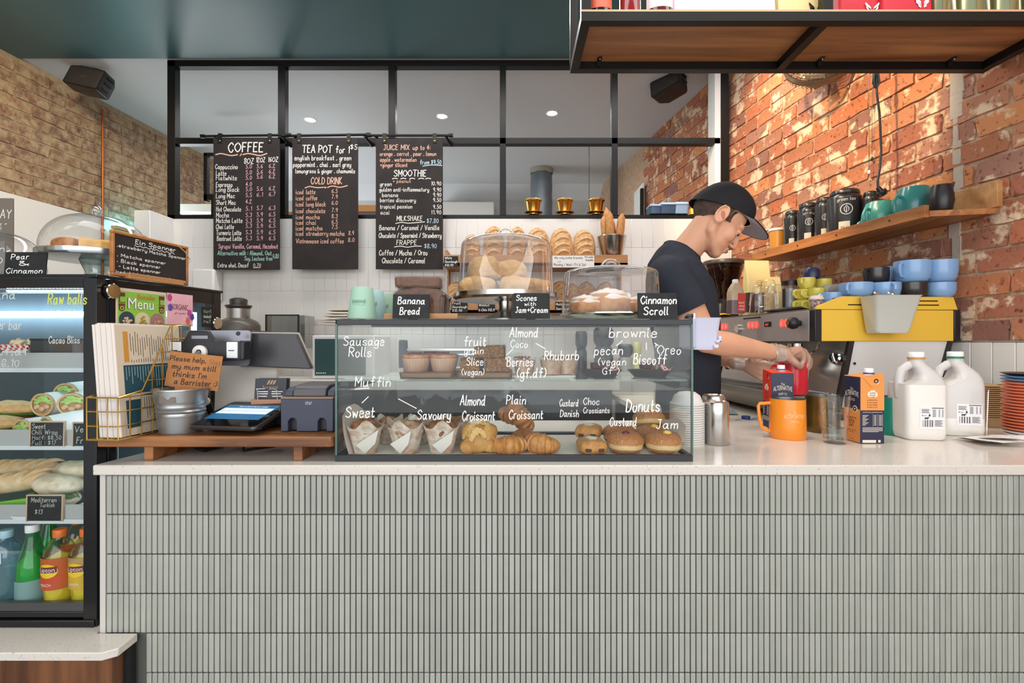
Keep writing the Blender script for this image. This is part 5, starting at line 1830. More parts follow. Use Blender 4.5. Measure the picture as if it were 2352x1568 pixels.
def teapot(lab,px,wpx,hgt,mat,rz,spout=True,lid=True,group='teapots on the shelf',back=0.0,handle=True):
 x,d,z=shx(px)
 d+=back
 x=(px-1176)/F*d
 r=wpx/2*d/F
 t=thing('teapot',lab,'teapot',(x,d,z),rz,group)
 g=G().lathe([(0,0),(r*.62,0),(r*.85,hgt*.14),(r,hgt*.42),(r*.96,hgt*.66),(r*.80,hgt*.90),(r*.74,hgt*.985),(r*.70,hgt*.97),(r*.8,hgt*.7),(0,hgt*.5)],36)
 ob('bowl',g,mat,t,ang=60)
 if spout:
  g=G()
  g.loft([[Vector((r*.55+.001,yy*r*.62,hgt*.62+zz_*hgt*.34)) for yy,zz_ in ((-.5,-.6),(.5,-.6),(1,1),(-1,1))],[Vector((r*.95,yy*r*.42,hgt*.80+zz_*hgt*.25)) for yy,zz_ in ((-.5,-.6),(.5,-.6),(1,1),(-1,1))],[Vector((r*1.42,yy*r*.12,hgt*1.10+zz_*hgt*.05)) for yy,zz_ in ((-.5,-1),(.5,-1),(1,1),(-1,1))]])
  ob('spout',g,mat,t,bevel=.003)
 if handle:
  ob('handle',G().tube([(-r*.9,0,hgt*.72),(-r*1.2,0,hgt*.74),(-r*1.45,0,hgt*.56),(-r*1.42,0,hgt*.30),(-r*1.15,0,hgt*.16),(-r*.8,0,hgt*.2)],[.007]*6,10),mat,t)
 if lid:
  ob('lid',G().lathe([(r*.74,hgt*.96),(r*.6,hgt*1.03),(r*.2,hgt*1.07),(0,hgt*1.075)],32),steelb,t)
 return t
teapot('teal teapot with its ring handle hanging towards the tins',2020,72,.128,tealc,R(20))
teapot('large teal pouring jug beside the black one',2098,76,.145,tealc,R(12),True,False)
teapot('black pouring jug at the right end of the shelf',2162,48,.112,tbk,R(8),True,False,back=-.03,handle=False)
x,d,z=shx(1992)
o=ob('ring_handle_cup',G().tube([(.022*math.cos(a),0,.026+.024*math.sin(a)) for a in [i*2*PI/18 for i in range(18)]],.006,8,closed=True).lathe([(0,0),(.028,0),(.034,.05),(.030,.05),(0,.03)],20,(.052,.01,0)),tealc)
o.location=(x-.045,d-.03,z)
tag(o,'small teal cup with a round handle beside the teal teapot','cup')
# cord, pull chains, fan on the bricks
d=2.22
t=thing('extension_cord','black power cord hanging down the bricks with its plug at the shelf','cord',W(2013,170,d))
def rel(px,py,dd=d):
 return W(px,py,dd)-W(2013,170,d)
pts=[rel(*q) for q in ((2013,60),(2013,185),(2014,215),(2020,260),(2022,300),(2024,345),(2021,385),(2016,415),(2017,432))]
sp_=[]
for i in range(len(pts)-1):
 for k in range(6):
  sp_.append(pts[i].lerp(pts[i+1],k/6))
sp_.append(pts[-1])
ob('cable',G().tube(sp_,.0048,8),blackp,t)
ob('cable_bundle',G().tube([rel(2008,168),rel(2006,190),rel(2013,203),rel(2019,190),rel(2016,168),rel(2012,178)],.006,8),blackp,t)
ob('plug',G().lathe([(.009,.03),(.012,.012),(.020,.010),(.021,0),(.016,-.012),(0,-.014)],16,m=Matrix.Translation(rel(2026,443)) @ mx(rot=(0,R(-38),0))),blackp,t)
for px,y1,m_,lab in ((1996,392,whitepl,'pull string with a white bead hanging on the bricks'),(2003,362,mblk,'pull string with a dark bead hanging on the bricks')):
 a,b=W(px,120,2.36),W(px,y1,2.36)
 t=thing('pull_string',lab,'string',b,0,'pull strings')
 ob('string',G().tube([(0,0,0),(0,0,a.z-b.z)],.0012,5),mblk,t)
 ob('bead',G().ell((0,0,-.006),(.006,.006,.010),12,8),m_,t)
d=2.55
t=thing('wall_fan','wire caged wall fan mostly hidden above the hanging shelf','fan',W(1880,140,d))
g=G()
rf=0.15
tilt=mx(rot=(R(62),0,R(-25)))
for k in range(9):
 a=k/9*PI/2
 g.tube([Vector((rf*math.cos(a)*math.cos(q) if True else 0,rf*math.cos(a)*math.sin(q),.07*math.sin(a))) for q in [i*2*PI/40 for i in range(40)]],.0016,5,closed=True)
for k in range(48):
 q=2*PI*k/48
 g.tube([(rf*math.cos(a)*math.cos(q+.25*a),rf*math.cos(a)*math.sin(q+.25*a),.07*math.sin(a)) for a in [i/8*PI/2 for i in range(9)]],.0017,4)
 g.tube([(rf*math.cos(q),rf*math.sin(q),0),(rf*.96*math.cos(q),rf*.96*math.sin(q),-.05),(rf*.4*math.cos(q),rf*.4*math.sin(q),-.09)],.0012,4)
g.tf(tilt)
ob('cage',g,M('fan_wire',(128,108,88),0.35,0.8),t,kind='stuff')
ob('rim',G().tube([tilt @ Vector((rf*math.cos(q),rf*math.sin(q),-.012)) for q in [i*2*PI/48 for i in range(48)]],.010,6,closed=True,flat=1.6),MATS['fan_wire'],t)
ob('motor',G().lathe([(0,-.12),(.05,-.12),(.055,-.05),(0,-.04)],24).tf(tilt),M('fan_motor',(140,128,112),0.4),t)
ob('wall_arm',G().bar((0.03,.05,.0),(wallx(2.75)-W(1880,140,d).x-0.012,.20,.09),.03),MATS['fan_motor'],t)
for k in range(3):
 q=2*PI*k/3+.4
 ob('blade',G().prism([(.03*math.cos(q),.03*math.sin(q)),(rf*.85*math.cos(q-.3),rf*.85*math.sin(q-.3)),(rf*.88*math.cos(q+.3),rf*.88*math.sin(q+.3)),(.03*math.cos(q+.8),.03*math.sin(q+.8))],-.012,-.008,'z').tf(tilt),M('fan_blade',(120,108,96),0.4),t)
# ---------------------------------------------------------------- goods on the hanging shelf
hzt=hz+B+.006
def hgx(px,dd=1.60):
 return ((px-1176)/F*dd,dd,hzt)
for px,w,m_,lm_,lab in ((1378,.072,(40,20,26),(222,104,80),'dark bottle with a salmon label at the left end of the hanging shelf'),(1447,.066,(120,22,26),(150,30,30),'red bottle, second on the hanging shelf'),(1515,.080,(86,34,28),(232,214,222),'brown red bottle with a pale label, third on the hanging shelf')):
 t=thing('syrup_bottle',lab,'bottle',hgx(px),0,'bottles on the hanging shelf')
 r=w/2
 ob('glass',G().lathe([(0,.001),(r*.85,0),(r,.006),(r,.15),(r*.8,.175),(r*.36,.20),(r*.34,.25),(0,.25)],28),M('bottle_%d'%px,m_,0.1,coat=.5),t)
 ob('cap',G().lathe([(r*.4,.235),(r*.4,.262),(0,.262)],20),mblk,t)
 ob('label',G().lathe([(r+.0006,.028+(.0 if px!=1447 else .06)),(r+.0006,.13)],28,fn=lambda rr2,z,a,k: (rr2,z-(.010*abs(math.sin(a)) if k==0 else 0))),M('blabel_%d'%px,lm_,0.55),t)
whb=M('bag_white',(232,230,234),0.6,bump=(18,0.3))
for i,(px,w,dd,rz) in enumerate(((1572,.085,1.605,.5),(1610,.10,1.575,-.1),(1664,.085,1.60,-.15),(1708,.07,1.605,.1),(1748,.075,1.60,.05))):
 t=thing('white_pouch','white printed pouch on the hanging shelf, %s of five from the bottles'%('first','second','third','fourth','fifth')[i],'pouch',hgx(px,dd+.02),rz,'white pouches')
 ob('pouch',G().loft([rr_(-w/2,w/2,-.022,.022,.001,.008),rr_(-w/2,w/2,-.02,.02,.09,.01),rr_(-w/2,w/2,-.004,.004,.17,.003)]).jit(.004,20,px),whb,t,ang=60)
 g=G()
 for k_,tx in enumerate(('Herbal tea','organic leaf')):
  ob('lettering',ptext(tx,.006,w*.55,'R').move(w*.38,-.0265,.024-k_*.008),M('print_grey2',(150,146,144),0.8),t)
 if i==0:
  ob('leaf',G().prism([(-.03,.004),(-.012,.012),(-.006,.026),(-.024,.018)],-.0275,-.0265),M('leaf_green',(96,150,90),.7),t)
for px,w,nm,m_,dd,lab,rz in ((1830,.148,'yellow',(222,176,52),1.60,'yellow coffee bag with a black leaf emblem on the hanging shelf',0.0),(1960,.128,'red',(206,44,62),1.60,'left red coffee bag with a white leaf emblem',.0),(2068,.150,'red',(206,44,62),1.575,'right red coffee bag with a white leaf emblem',-.06)):
 t=thing('coffee_bag',lab,'bag',hgx(px,dd+.04),rz,'coffee bags on the hanging shelf')
 ob('bag',G().loft([rr_(-w/2,w/2,-.034,.034,.010,.01),rr_(-w/2,w/2,-.036,.036,.02,.012),rr_(-w/2,w/2,-.032,.032,.16,.012),rr_(-w/2,w/2,-.004,.004,.26,.003)]).jit(.003,24,px),M('bag_%s'%nm,m_,.5,bump=(30,.3)),t,ang=60)
 ob('base_fold',G().bx(-w/2+.004,w/2-.004,-.032,.032,.0005,.011),M('bag_fold_%s'%nm,tuple(int(c*.45) for c in m_),.6),t)
 g=G()
 for s_ in (-1,1):
  for k_ in range(3):
   a0=.35+k_*.55
   g.prism([(s_*.004+w*.27,.022+k_*.003),(s_*(.006+.016*math.sin(a0))+w*.27,.026+.012*k_),(s_*(.008+.014*math.sin(a0))+w*.27,.034+.012*k_),(s_*.005+w*.27,.030+.006*k_)],-.0388,-.0375)
 ob('emblem',g,ink if nm=='yellow' else paper,t,kind='stuff')
 q=ptext('VENEZUELA',.008,w*.6,'C').move(0,-.0325,.0025)
 ob('lettering',q,M('print_fold',(60,40,24),.7),t)
for i,(px,w) in enumerate(((2150,.066),(2222,.090),(2300,.085),(2372,.085))):
 t=thing('tin_cup','tall greenish metal cup on the hanging shelf, %s from the red bags'%('first','second','third','fourth')[i],'cup',hgx(px,1.63),0,'metal cups on the hanging shelf')
 r=w/2
 ob('cup',G().lathe([(0,0),(r*.9,0),(r,.12),(r*.96,.12),(r*.86,.006),(0,.006)],32),M('cup_champagne',(176,176,140),.22,.9),t)
# ---------------------------------------------------------------- glass fridge on the low bench
FX,FDp=-1.0204,1.23
fo=(FX,FDp,BZ)
fg=thing('display_fridge','black framed glass display fridge with lit shelves at the left end of the counter','fridge',fo)
SDX,SDY=0.0704,0.403
FT=1.465-BZ
def sp(s,off=0.0):
 """point on the sheared side of the cabinet, s from front to back, off outwards"""
 return (SDX*s+off,SDY*s)
fb=M('fridge_black',(20,21,23),0.22)
LX=-1.0
ob('top',G().prism([(LX,-0.004),(0.004,-0.004),(sp(1,.006)[0],sp(1)[1]+.004),(LX,SDY)],FT-0.008,FT,'z'),fb,fg,bevel=0.002)
def band(z0,z1,s0,s1,th=0.008):
 a,b=sp(s0),sp(s1)
 return G().prism([(a[0],a[1]),(b[0],b[1]),(b[0]-th,b[1]),(a[0]-th,a[1])],z0,z1,'z')
ob('front_post',G().bx(-0.033,0.0,0,0.035,0.0,FT-0.0085),fb,fg,bevel=0.001)
ob('side_post',band(0.0,FT-0.0085,0.09,0.14),fb,fg)
ob('rear_post',band(0.0,FT-0.0085,0.90,1.0,.02),fb,fg)
ob('side_band',band(FT-0.045,FT-0.0085,0.10,0.93),fb,fg)
ob('side_band',band(0.0,0.05,0.10,0.93),fb,fg)
ob('side_pane',band(0.05,FT-0.045,0.12,0.92,.004),pane_g,fg)
ob('front_band',G().bx(LX,-0.033,0.0,0.012,FT-0.034,FT-0.0085),fb,fg)
ob('front_sill',G().bx(LX,-0.004,-0.004,0.03,0.0,0.018).bx(LX,-0.006,0.004,0.02,0.020,0.036),fb,fg,bevel=0.002)
ob('front_sill',G().bx(LX,-0.030,0.006,0.018,0.036,0.056),M('sill_grey',(70,70,70),0.35),fg)
ob('front_pane',G().bx(LX,-0.033,0.004,0.008,0.050,FT-0.034),pane_g,fg)
intm=M('fridge_inner',(70,84,92),0.2)
ob('rear_door',G().bx(LX,-0.10,0.375,0.385,0.03,FT-0.01),intm,fg)
ob('rear_door',G().bx(-0.11,sp(.93)[0]-.02,0.362,0.37,0.03,FT-0.01),M('fridge_inner2',(52,66,74),0.2),fg)
ob('door_stile',G().bx(-0.105,-0.095,0.355,0.362,0.03,FT-0.01),M('stile_grey',(110,124,128),0.3),fg)
ob('floor_panel',G().prism([(LX,.03),(-0.002,.03),(sp(.92)[0]-.02,.37),(LX,.37)],0.018,0.0235,'z'),M('fridge_floor',(180,184,186),0.3),fg)
led=M('led_strip',(235,246,255),0.4,emit=((226,242,255),26))
ob('lamp',G().bx(LX,-0.036,0.335,0.350,W(0,726,1.57).z-BZ,W(0,715,1.57).z-BZ),led,fg)
g=G()
for i in range(24):
 g.bx(-0.036-i*.0088-.0035,-0.036-i*.0088,0.020,0.023,FT-0.040,FT-0.0375)
ob('lamp_dots',g,led,fg,kind='stuff')
ob('lamp_rail',G().bx(LX,-0.036,0.0235,0.030,FT-0.044,FT-0.036),M('stile_grey',(110,124,128),0.3),fg)
ob('side_lamp_glow',band(0.30,FT-0.055,.100,.118,.010).move(-.006,0,0),M('led_soft',(235,246,255),0.4,emit=((226,242,255),12)),fg)
ob('side_lamp_glow',band(0.30,FT-0.055,.484,.492,.004).move(-.006,0,0),MATS['led_soft'],fg)  # glowing strip standing in for the side lamp's reflection
ob('glowing_side_panel',band(.30,FT-.075,.735,.785,.002).move(-.008,0,0),M('panel_glow',(220,236,240),.5,emit=((214,236,246),.9)),fg)  # white panel, not a lamp; its lit look is put in as emission
railm=M('price_rail',(170,172,170),0.35)
shz=[]
for k,(ye,yr) in enumerate(((849,808),(1027,985),(1196,1157))):
 zz=EYE-(ye-784)*1.255/F-BZ
 zr=EYE-(yr-784)*1.255/F-BZ
 shz.append(zz)
 ob('glass_shelf',G().prism([(LX,.025),(-0.036,.025),(sp(.8)[0]-.03,.345),(LX,.345)],zz-.003,zz+.003,'z'),shelf_g,fg)
 ob('price_rail',G().bx(LX,-0.036,0.0255,0.029,zz+.0035,zr-.002),railm,fg)
 ob('shelf_edge',G().bx(LX,-0.036,0.022,0.0248,zz-.006,zz+.005),M('edge_white',(206,212,214),0.3),fg)
# writing on the front pane
g=G()
def fw(tx,x0,x1,yb,cap,m=g,w=.11):
 hpx(m,tx,x0,x1,yb,cap,FDp-.0006,w=w,off=fo)
fw('8.10',4,42,842,17)
q=[W(a,b,FDp-.0006) for a,b in ((10,850),(30,846),(50,848))]
g.ribbon([(p.x-fo[0],p.z-fo[2]) for p in q],.0014,-.0006)
fw('y,.f,df',-22,63,815,20)
fw('er bar',-6,48,757,22)
fw('Cacao Bliss',112,182,788,16)
fw('and',-12,34,686,18)
ob('lettering',g,M('marker_grey',(196,198,194),0.8),fg)
g=G()
fw('Raw balls',110,198,698,26,g,.10)
fw('(GF)',110,175,728,16,g,.07)
ob('lettering',g,chk_y,fg)
# knobs that clamp the side pane
for s,zc,lab in ((0.085,1.3+(784-668)/F*1.262,'a'),(0.94,1.3+(784-742)/F*1.61,'b')):
 a=sp(s,0.0)
 ob('clamp_disc',G().lathe([(0,.012),(.017,.012),(.019,.010),(.019,0),(0,0)],28,m=mx((a[0],a[1],zc-BZ),(0,R(90),R(-9.9)))),M('clamp_steel',(190,176,160),0.12,1.0),fg)
AS=math.atan2(SDY,SDX)       # direction of the cabinet side
def spw(s,off=0.0):
 a=sp(s,off)
 return (fo[0]+a[0],fo[1]+a[1])
# posters on the side pane
def poster(label,s0,s1,z0,z1,mat,cat='poster',nm='poster'):
 a,b=spw(s0,.0015),spw(s1,.0015)
 wd_=math.hypot(b[0]-a[0],b[1]-a[1])
 t=thing(nm,label,cat,(a[0],a[1],z0),AS)
 ob('sheet',G().bx(0,wd_,-.0006,0,0,z1-z0),mat,t)
 return t,wd_,z1-z0
t,w,h=poster('green Bestseller Menu poster stuck on the side glass of the fridge',.115,.485,1.235,1.4385,M('poster_cream',(214,196,176),.7))
y=-.0010
ob('green_field',G().bx(.006,w-.006,y,y+.0003,.006,h-.008),M('poster_green',(138,190,70),.7),t)
ob('title',ptext('Menu',.036,w*.50,'C',1.15).move(w*.47,y-.0012,h-.052),M('poster_white',(246,246,246),.7),t)
q=ptext('Menu',.036,w*.52,'C',1.19).move(w*.47,y-.0005,h-.0532)
ob('title_shadow',q,M('poster_dark',(70,66,60),.7),t)
ob('subtitle',ptext('Bestseller',.016,w*.36,'C',1.1).move(w*.58,y-.0016,h-.025),M('poster_orange',(206,110,40),.7),t)
vm=M('poster_maroon',(110,50,44),.7)
for sx in (.016,w-.016):
 g=G()
 g.bx(sx-.009,sx+.009,y-.0004,y,h-.022,h-.012).bx(sx-.010,sx+.010,y-.0004,y,h-.038,h-.036).bx(sx-.008,sx-.005,y-.0004,y,h-.036,h-.022).bx(sx-.009,sx+.009,y-.0004,y,h-.048,h-.040)
 g.lathe([(.0,0),(.0085,0),(.0085,.0006),(0,.0006)],20,m=mx((sx,y,h-.052),(R(90),0,0)))
 g2=G().lathe([(.003,0),(.0055,0),(.0055,.0006),(.003,.0006)],20,m=mx((sx,y-.0007,h-.052),(R(90),0,0)))
 c_=ob('cart_picture',g,vm,t,kind='stuff')
 ob('cart_wheel',g2,MATS['poster_green'],c_)
for i,(cx_,c1,c2) in enumerate(((.20,(44,62,76),(190,160,130)),(.50,(214,196,160),(196,120,60)),(.80,(160,120,116),(170,44,46)))):
 p_=ob('dish_picture',G().lathe([(0,0),(.022,0),(.022,.0006),(0,.0006)],28,m=mx((w*cx_,y,h-.082),(R(90),0,0),(1,1,1))),M('dish_%d'%i,c1,.6),t)
 g=G()
 rr=random.Random(i+3)
 for k in range(16):
  a,q_=rr.uniform(0,6.28),rr.uniform(0,.013)
  g.ell((w*cx_+q_*math.cos(a),y-.0012,h-.084+q_*math.sin(a)),(.004,.0006,.003),6,4)
 ob('dish_food',g,M('food_%d'%i,c2,.6,var=((90,150,60) if i==1 else (214,180,150),120,.4)),p_,kind='stuff')
t,w,h=poster('pink floral SORGANIC card hanging on the side glass of the fridge',.49,.715,1.3455,1.4395,M('card_pink',(226,164,178),.7,var=((236,186,196),30,.1)),'card','card')
ob('lettering',ptext('SORGANIC',.014,w*.62,'C',1.7).move(w*.5,-.0011,h*.50),M('print_plum',(96,52,70),.7),t)
ob('script',hand(G(),'gift voucher',w*.28,h*.37,.006,w*.42,.09,.2,-.0011),M('print_plum',(96,52,70),.7),t)
rr=random.Random(4)
for fx_,fz_,c in ((.10,.86,(196,70,136)),(.12,.56,(92,78,160)),(.86,.42,(190,64,150)),(.80,.18,(222,96,90)),(.97,.30,(70,70,150))):
 g=G()
 for k in range(5):
  a=k*1.257+fx_
  g.ell((w*fx_+.0045*math.cos(a),-.0011,h*fz_+.006*math.sin(a)),(.0042,.0003,.0055),8,4)
 ob('flower',g,M('flower_%d'%int(fx_*100),c,.7),t)
t,w,h=poster('small black Fruit Handmade Tart note inside the rear corner of the side glass',.80,.905,1.345,1.408,chalkb,'sign','price_sign')
g=G()
for i,tx in enumerate(('Fruit','Handmade','Tart')):
 hand(g,tx,.006,h-.018-i*.016,.010,w*.7,.10,.05,-.0011)
g.tf(Matrix.Translation((w,0,0)) @ Matrix.Scale(-1,4,(1,0,0)))
ob('lettering',g,M('marker_grey',(196,198,194),0.8),t)
# ---------------- food in the fridge
def fz_(k):
 return BZ+shz[k]+.0035
wrapm=M('tortilla',(222,196,150),.7,var=((196,150,92),30,.2))
wpaper=M('wrap_paper',(240,240,240),.7,bump=(30,.3))
lett=M('lettuce',(128,186,76),.6,var=((186,216,130),60,.2))
chick=M('chicken',(216,176,140),.6)
fill=M('wrap_filling',(196,150,100),.7,var=((150,96,60),60,.3))
def wrap(label,loc,r,L_,rz,rx=0):
 t=thing('chicken_wrap',label,'wrap',loc,0,'cut wraps',(rx,0,rz))
 # lies along local +Y, cut end faces -Y
 ob('paper_sleeve',G().lathe([(r*1.03,0),(r*1.05,L_*.5),(r*.9,L_),(0,L_)],28,m=mx((0,0.004,r*.86),(R(-90),0,0),(1,.86,1))),wpaper,t,ang=60)
 ob('tortilla',G().lathe([(r*.86,-.001),(r,-.002),(r*1.0,L_*.4),(r*.86,L_*.4)],28,m=mx((0,0,r*.86),(R(-90),0,0),(1,.86,1))),wrapm,t)
 ob('filling',G().lathe([(0,.001),(r*.88,.001),(r*.88,.01),(0,.01)],24,m=mx((0,0,r*.86),(R(-90),0,0),(1,.86,1))),fill,t)
 g=G()
 rr_2=random.Random(int(loc[0]*-1e4))
 for k in range(22):
  a=rr_2.uniform(.2,2.9)
  q_=rr_2.uniform(.3,.8)*r
  g.ell((q_*math.cos(a),0,r*.86+q_*.8*math.sin(a)),(.008,.003,.004),6,4)
 ob('lettuce',g,lett,t,kind='stuff')
 for k,(dx,dz) in enumerate(((-.45,-.18),(0.0,-.32),(.42,-.15))):
  ob('chicken_piece',G().ell((dx*r,-.001,r*.86+dz*r),(r*.24,.004,r*.19),10,6).jit(.002,90,k),chick,t)
 return t
wrap('cut wrap in shadow at the front left of the wraps',at(50,1.285,fz_(1)+.0),.036,.11,R(-20))
wrap('cut wrap in shadow at the front, leaning against its neighbour',at(112,1.285,fz_(1)+.006),.037,.12,R(-28),R(6))
wrap('bright cut wrap lying on top to the left',at(97,1.37,fz_(1)+.058),.036,.11,R(-8))
wrap('bright cut wrap lying on top to the right',at(165,1.37,fz_(1)+.058),.036,.11,R(8))
wrap('cut wrap at the very back of the top row',at(150,1.42,fz_(1)+.085),.034,.11,R(0))
ob('serving_dish',G().loft([rr_(-.10,.10,-.06,.06,0,.02),rr_(-.12,.12,-.075,.075,.02,.02),rr_(-.115,.115,-.07,.07,.02,.02),rr_(-.098,.098,-.058,.058,.003,.02)]),whitepl,ang=50)
o=bpy.data.objects['serving_dish']
o.location=at(115,1.36,fz_(1)-.003)
tag(o,'white serving dish under the wraps in the fridge','dish')
bun=M('bread_pale',(226,190,138),.75,var=((202,150,90),60,.2),bump=(70,.4))
def sandwich(label,loc,rz,L_=.14):
 t=thing('sandwich',label,'sandwich',loc,rz,'long sandwiches')
 ob('lower_bread',G().ell((0,0,.012),(L_/2,.038,.013),24,8),bun,t)
 ob('tomato',G().ell((0,-.006,.024),(L_*.44,.036,.004),20,6),M('tomato',(206,84,60),.4),t)
 ob('lettuce',G().ell((0,-.006,.030),(L_*.47,.041,.006),20,6).jit(.008,40),M('leaf_dark',(74,128,48),.5),t)
 ob('upper_bread',G().ell((0,0,.046),(L_/2,.040,.020),24,10).jit(.004,30),bun,t)
sandwich('filled long sandwich at the left edge of the middle shelf, leaves showing',at(-10,1.32,fz_(1)+.0),.1)
sandwich('seeded long sandwich lying behind the first one',at(30,1.40,fz_(1)+.030),-.1,.16)
o=ob('green_tray',G().bx(-.09,.09,-.05,.05,0,.012),M('tray_green',(120,190,60),.4),bevel=.003)
o.location=at(-35,1.33,fz_(1)-.003)
tag(o,'bright green tray edge at the far left of the middle shelf','tray')
# lower shelf
batm=M('baguette_crust',(204,158,100),.55,var=((226,204,172),46,.2),bump=(50,.3))
def baguette(label,loc,L_,r,rz,grp,rx=0,nm='baguette',scores=5):
 t=thing(nm,label,'bread',loc,0,grp,(0,rx,rz))
 rings=[]
 for k in range(19):
  u=-1+2*k/18
  q_=r*max(.02,(1-abs(u)**4))**.5
  rings.append([Vector((u*L_/2,q_*math.cos(a),r*.9+q_*.9*math.sin(a))) for a in [2*PI*i/16 for i in range(16)]])
 ob('loaf',G().loft(rings).jit(.003,30,loc[0]*7),batm,t,ang=60)
 for k in range(scores):
  x=-L_*.36+k*L_*.72/max(1,scores-1)
  pts=[(x+.026*v,r*.92*math.sin(v*1.1-.35),r*.9+r*.80*math.cos(v*1.1-.35)) for v in [-1+i/5 for i in range(11)]]
  ob('score',G().tube(pts,[.001+.0058*math.sin(PI*i/10) for i in range(11)],8),loafs,t)
 return t
baguette('baguette roll in cling film at the back of the lower shelf',at(60,1.40,fz_(2)+.065),.17,.028,R(6),'baguettes in the fridge')
baguette('baguette roll at the front left of the lower shelf',at(25,1.33,fz_(2)+.045),.19,.029,R(12),'baguettes in the fridge',R(-6))
o=ob('green_tray',G().bx(-.11,.11,-.05,.05,0,.004).bx(-.115,.115,-.055,-.05,0,.022).bx(.11,.115,-.05,.05,0,.022),MATS['tray_green'],bevel=.002)
o.location=at(10,1.32,fz_(2)+.014)
o.rotation_euler=(0,R(-5),R(14))
tag(o,'bright green tray holding the baguette rolls on the lower shelf','tray')
turk=M('turkish_bread',(232,218,192),.8,var=((198,160,110),46,.3,.60),bump=(90,.5))
def turkish(label,loc,rz,s=1):
 t=thing('turkish_sandwich',label,'sandwich',loc,rz,'turkish bread sandwiches')
 ob('lower_bread',G().ell((0,0,.018),(.066,.046,.020),28,10).jit(.004,30),turk,t)
 g=G()
 rr_2=random.Random(9)
 for k in range(26):
  a=rr_2.uniform(PI,2*PI)
  g.tube([(.050*math.cos(a),.040*math.sin(a),.036),(.062*math.cos(a+.1),.046*math.sin(a+.1),.036+rr_2.uniform(-.006,.004)),(.068*math.cos(a+.2),.052*math.sin(a+.2),.028+rr_2.uniform(-.006,.006))],[.002,.003,.001],5)
 ob('rocket_leaves',g,M('rocket',(66,112,44),.5),t,kind='stuff')
 ob('upper_bread',G().ell((0,0,.056),(.066,.048,.026),28,12,mx((0,0,0),(R(-6),R(4),0))).jit(.006,24),turk,t)
 t.scale=(s,s,s)
turkish('turkish bread sandwich with rocket leaves in the front of the lower shelf',at(128,1.335,fz_(2)+.008),R(-12))
turkish('turkish bread sandwich behind the rocket one',at(180,1.42,fz_(2)+.024),R(10))
for px,d,w,lab in ((95,1.285,.10,'white tray under the front turkish sandwich'),(190,1.33,.05,'white tray at the right end of the lower shelf')):
 o=ob('food_tray',G().loft([rr_(-w*.42,w*.42,-.03,.05,0,.006),rr_(-w/2,w/2,-.035,.055,.011,.006),rr_(-w/2+.004,w/2-.004,-.032,.052,.011,.006),rr_(-w*.40,w*.40,-.028,.048,.002,.006)]),whitepl,ang=40)
 o.location=at(px,d,fz_(2)-.002)
 tag(o,lab,'tray','white food trays')
# upper shelf
for px,w,c,lab in ((118,.055,(44,50,52),'dark boxed treat behind the Cacao Bliss lettering'),(165,.06,(70,54,46),'brown boxed treat at the right end of the top shelf')):
 o=ob('boxed_treat',G().box((0,0,.036),(w,.06,.072)).bx(-w/2-.002,w/2+.002,-.032,.032,.070,.075),M('treat_%d'%px,c,.3),bevel=.003)
 o.location=at(px,1.31,fz_(0))
 tag(o,lab,'box','boxed treats')
o=ob('paper_boat',G().loft([rr_(-.03,.03,-.02,.02,0,.004),rr_(-.042,.042,-.03,.03,.016,.004),rr_(-.040,.040,-.028,.028,.016,.004),rr_(-.028,.028,-.018,.018,.002,.004)]),ging,ang=40)
o.location=at(48,1.30,fz_(0)+.044)
tag(ob('riser_block',G().bx(-.03,.03,-.02,.02,0,.0435),whitepl,bevel=.002),'small white block lifting the checked paper boat on the top shelf','block').location=(o.location[0],o.location[1],fz_(0))
tag(o,'red checked paper boat on the top shelf of the fridge','paper boat')
g=G()
rr=random.Random(2)
for k in range(14):
 g.ell((rr.uniform(-.02,.02),rr.uniform(-.015,.015),.016+rr.uniform(0,.012)),.007,8,6)
ob('popcorn_treat',g.jit(.003,80),M('popcorn',(226,210,170),.8),o,kind='stuff')
# price cards
sign('framed card reading Sweet Chili Wrap, Half 8.50, Full 17',[('Sweet',73,103,983,11),('Chili Wrap',73,131,996,10),('Half: $8.50',74,140,1008,9),('Full : $17',74,128,1020,9)],70,145,969,1023,1.249,frame=.003,foot=False,col=M('marker_grey',(196,198,194),0.8),w=.1,tilt=-.03,zbase=EYE-(1024-784)*1.249/F,group='framed cards in the fridge')
sign('framed card starting Ve Fr, half hidden by the fridge post',[('Ve',171,190,991,13),('Fr',176,190,1017,14)],168,225,971,1023,1.2495,frame=.003,foot=False,col=MATS['marker_grey'],w=.1,tilt=-.03,zbase=EYE-(1024-784)*1.2495/F,group='framed cards in the fridge')
sign('framed card reading Mediterran Turkish behind the bottle caps',[('Mediterran',71,128,1157,10),('Turkish',91,124,1168,9),('$13',80,97,1184,10)],62,141,1143,1200,1.249,frame=.003,foot=False,col=MATS['marker_grey'],w=.1,tilt=-.03,zbase=EYE-(1196-784)*1.249/F,group='framed cards in the fridge')
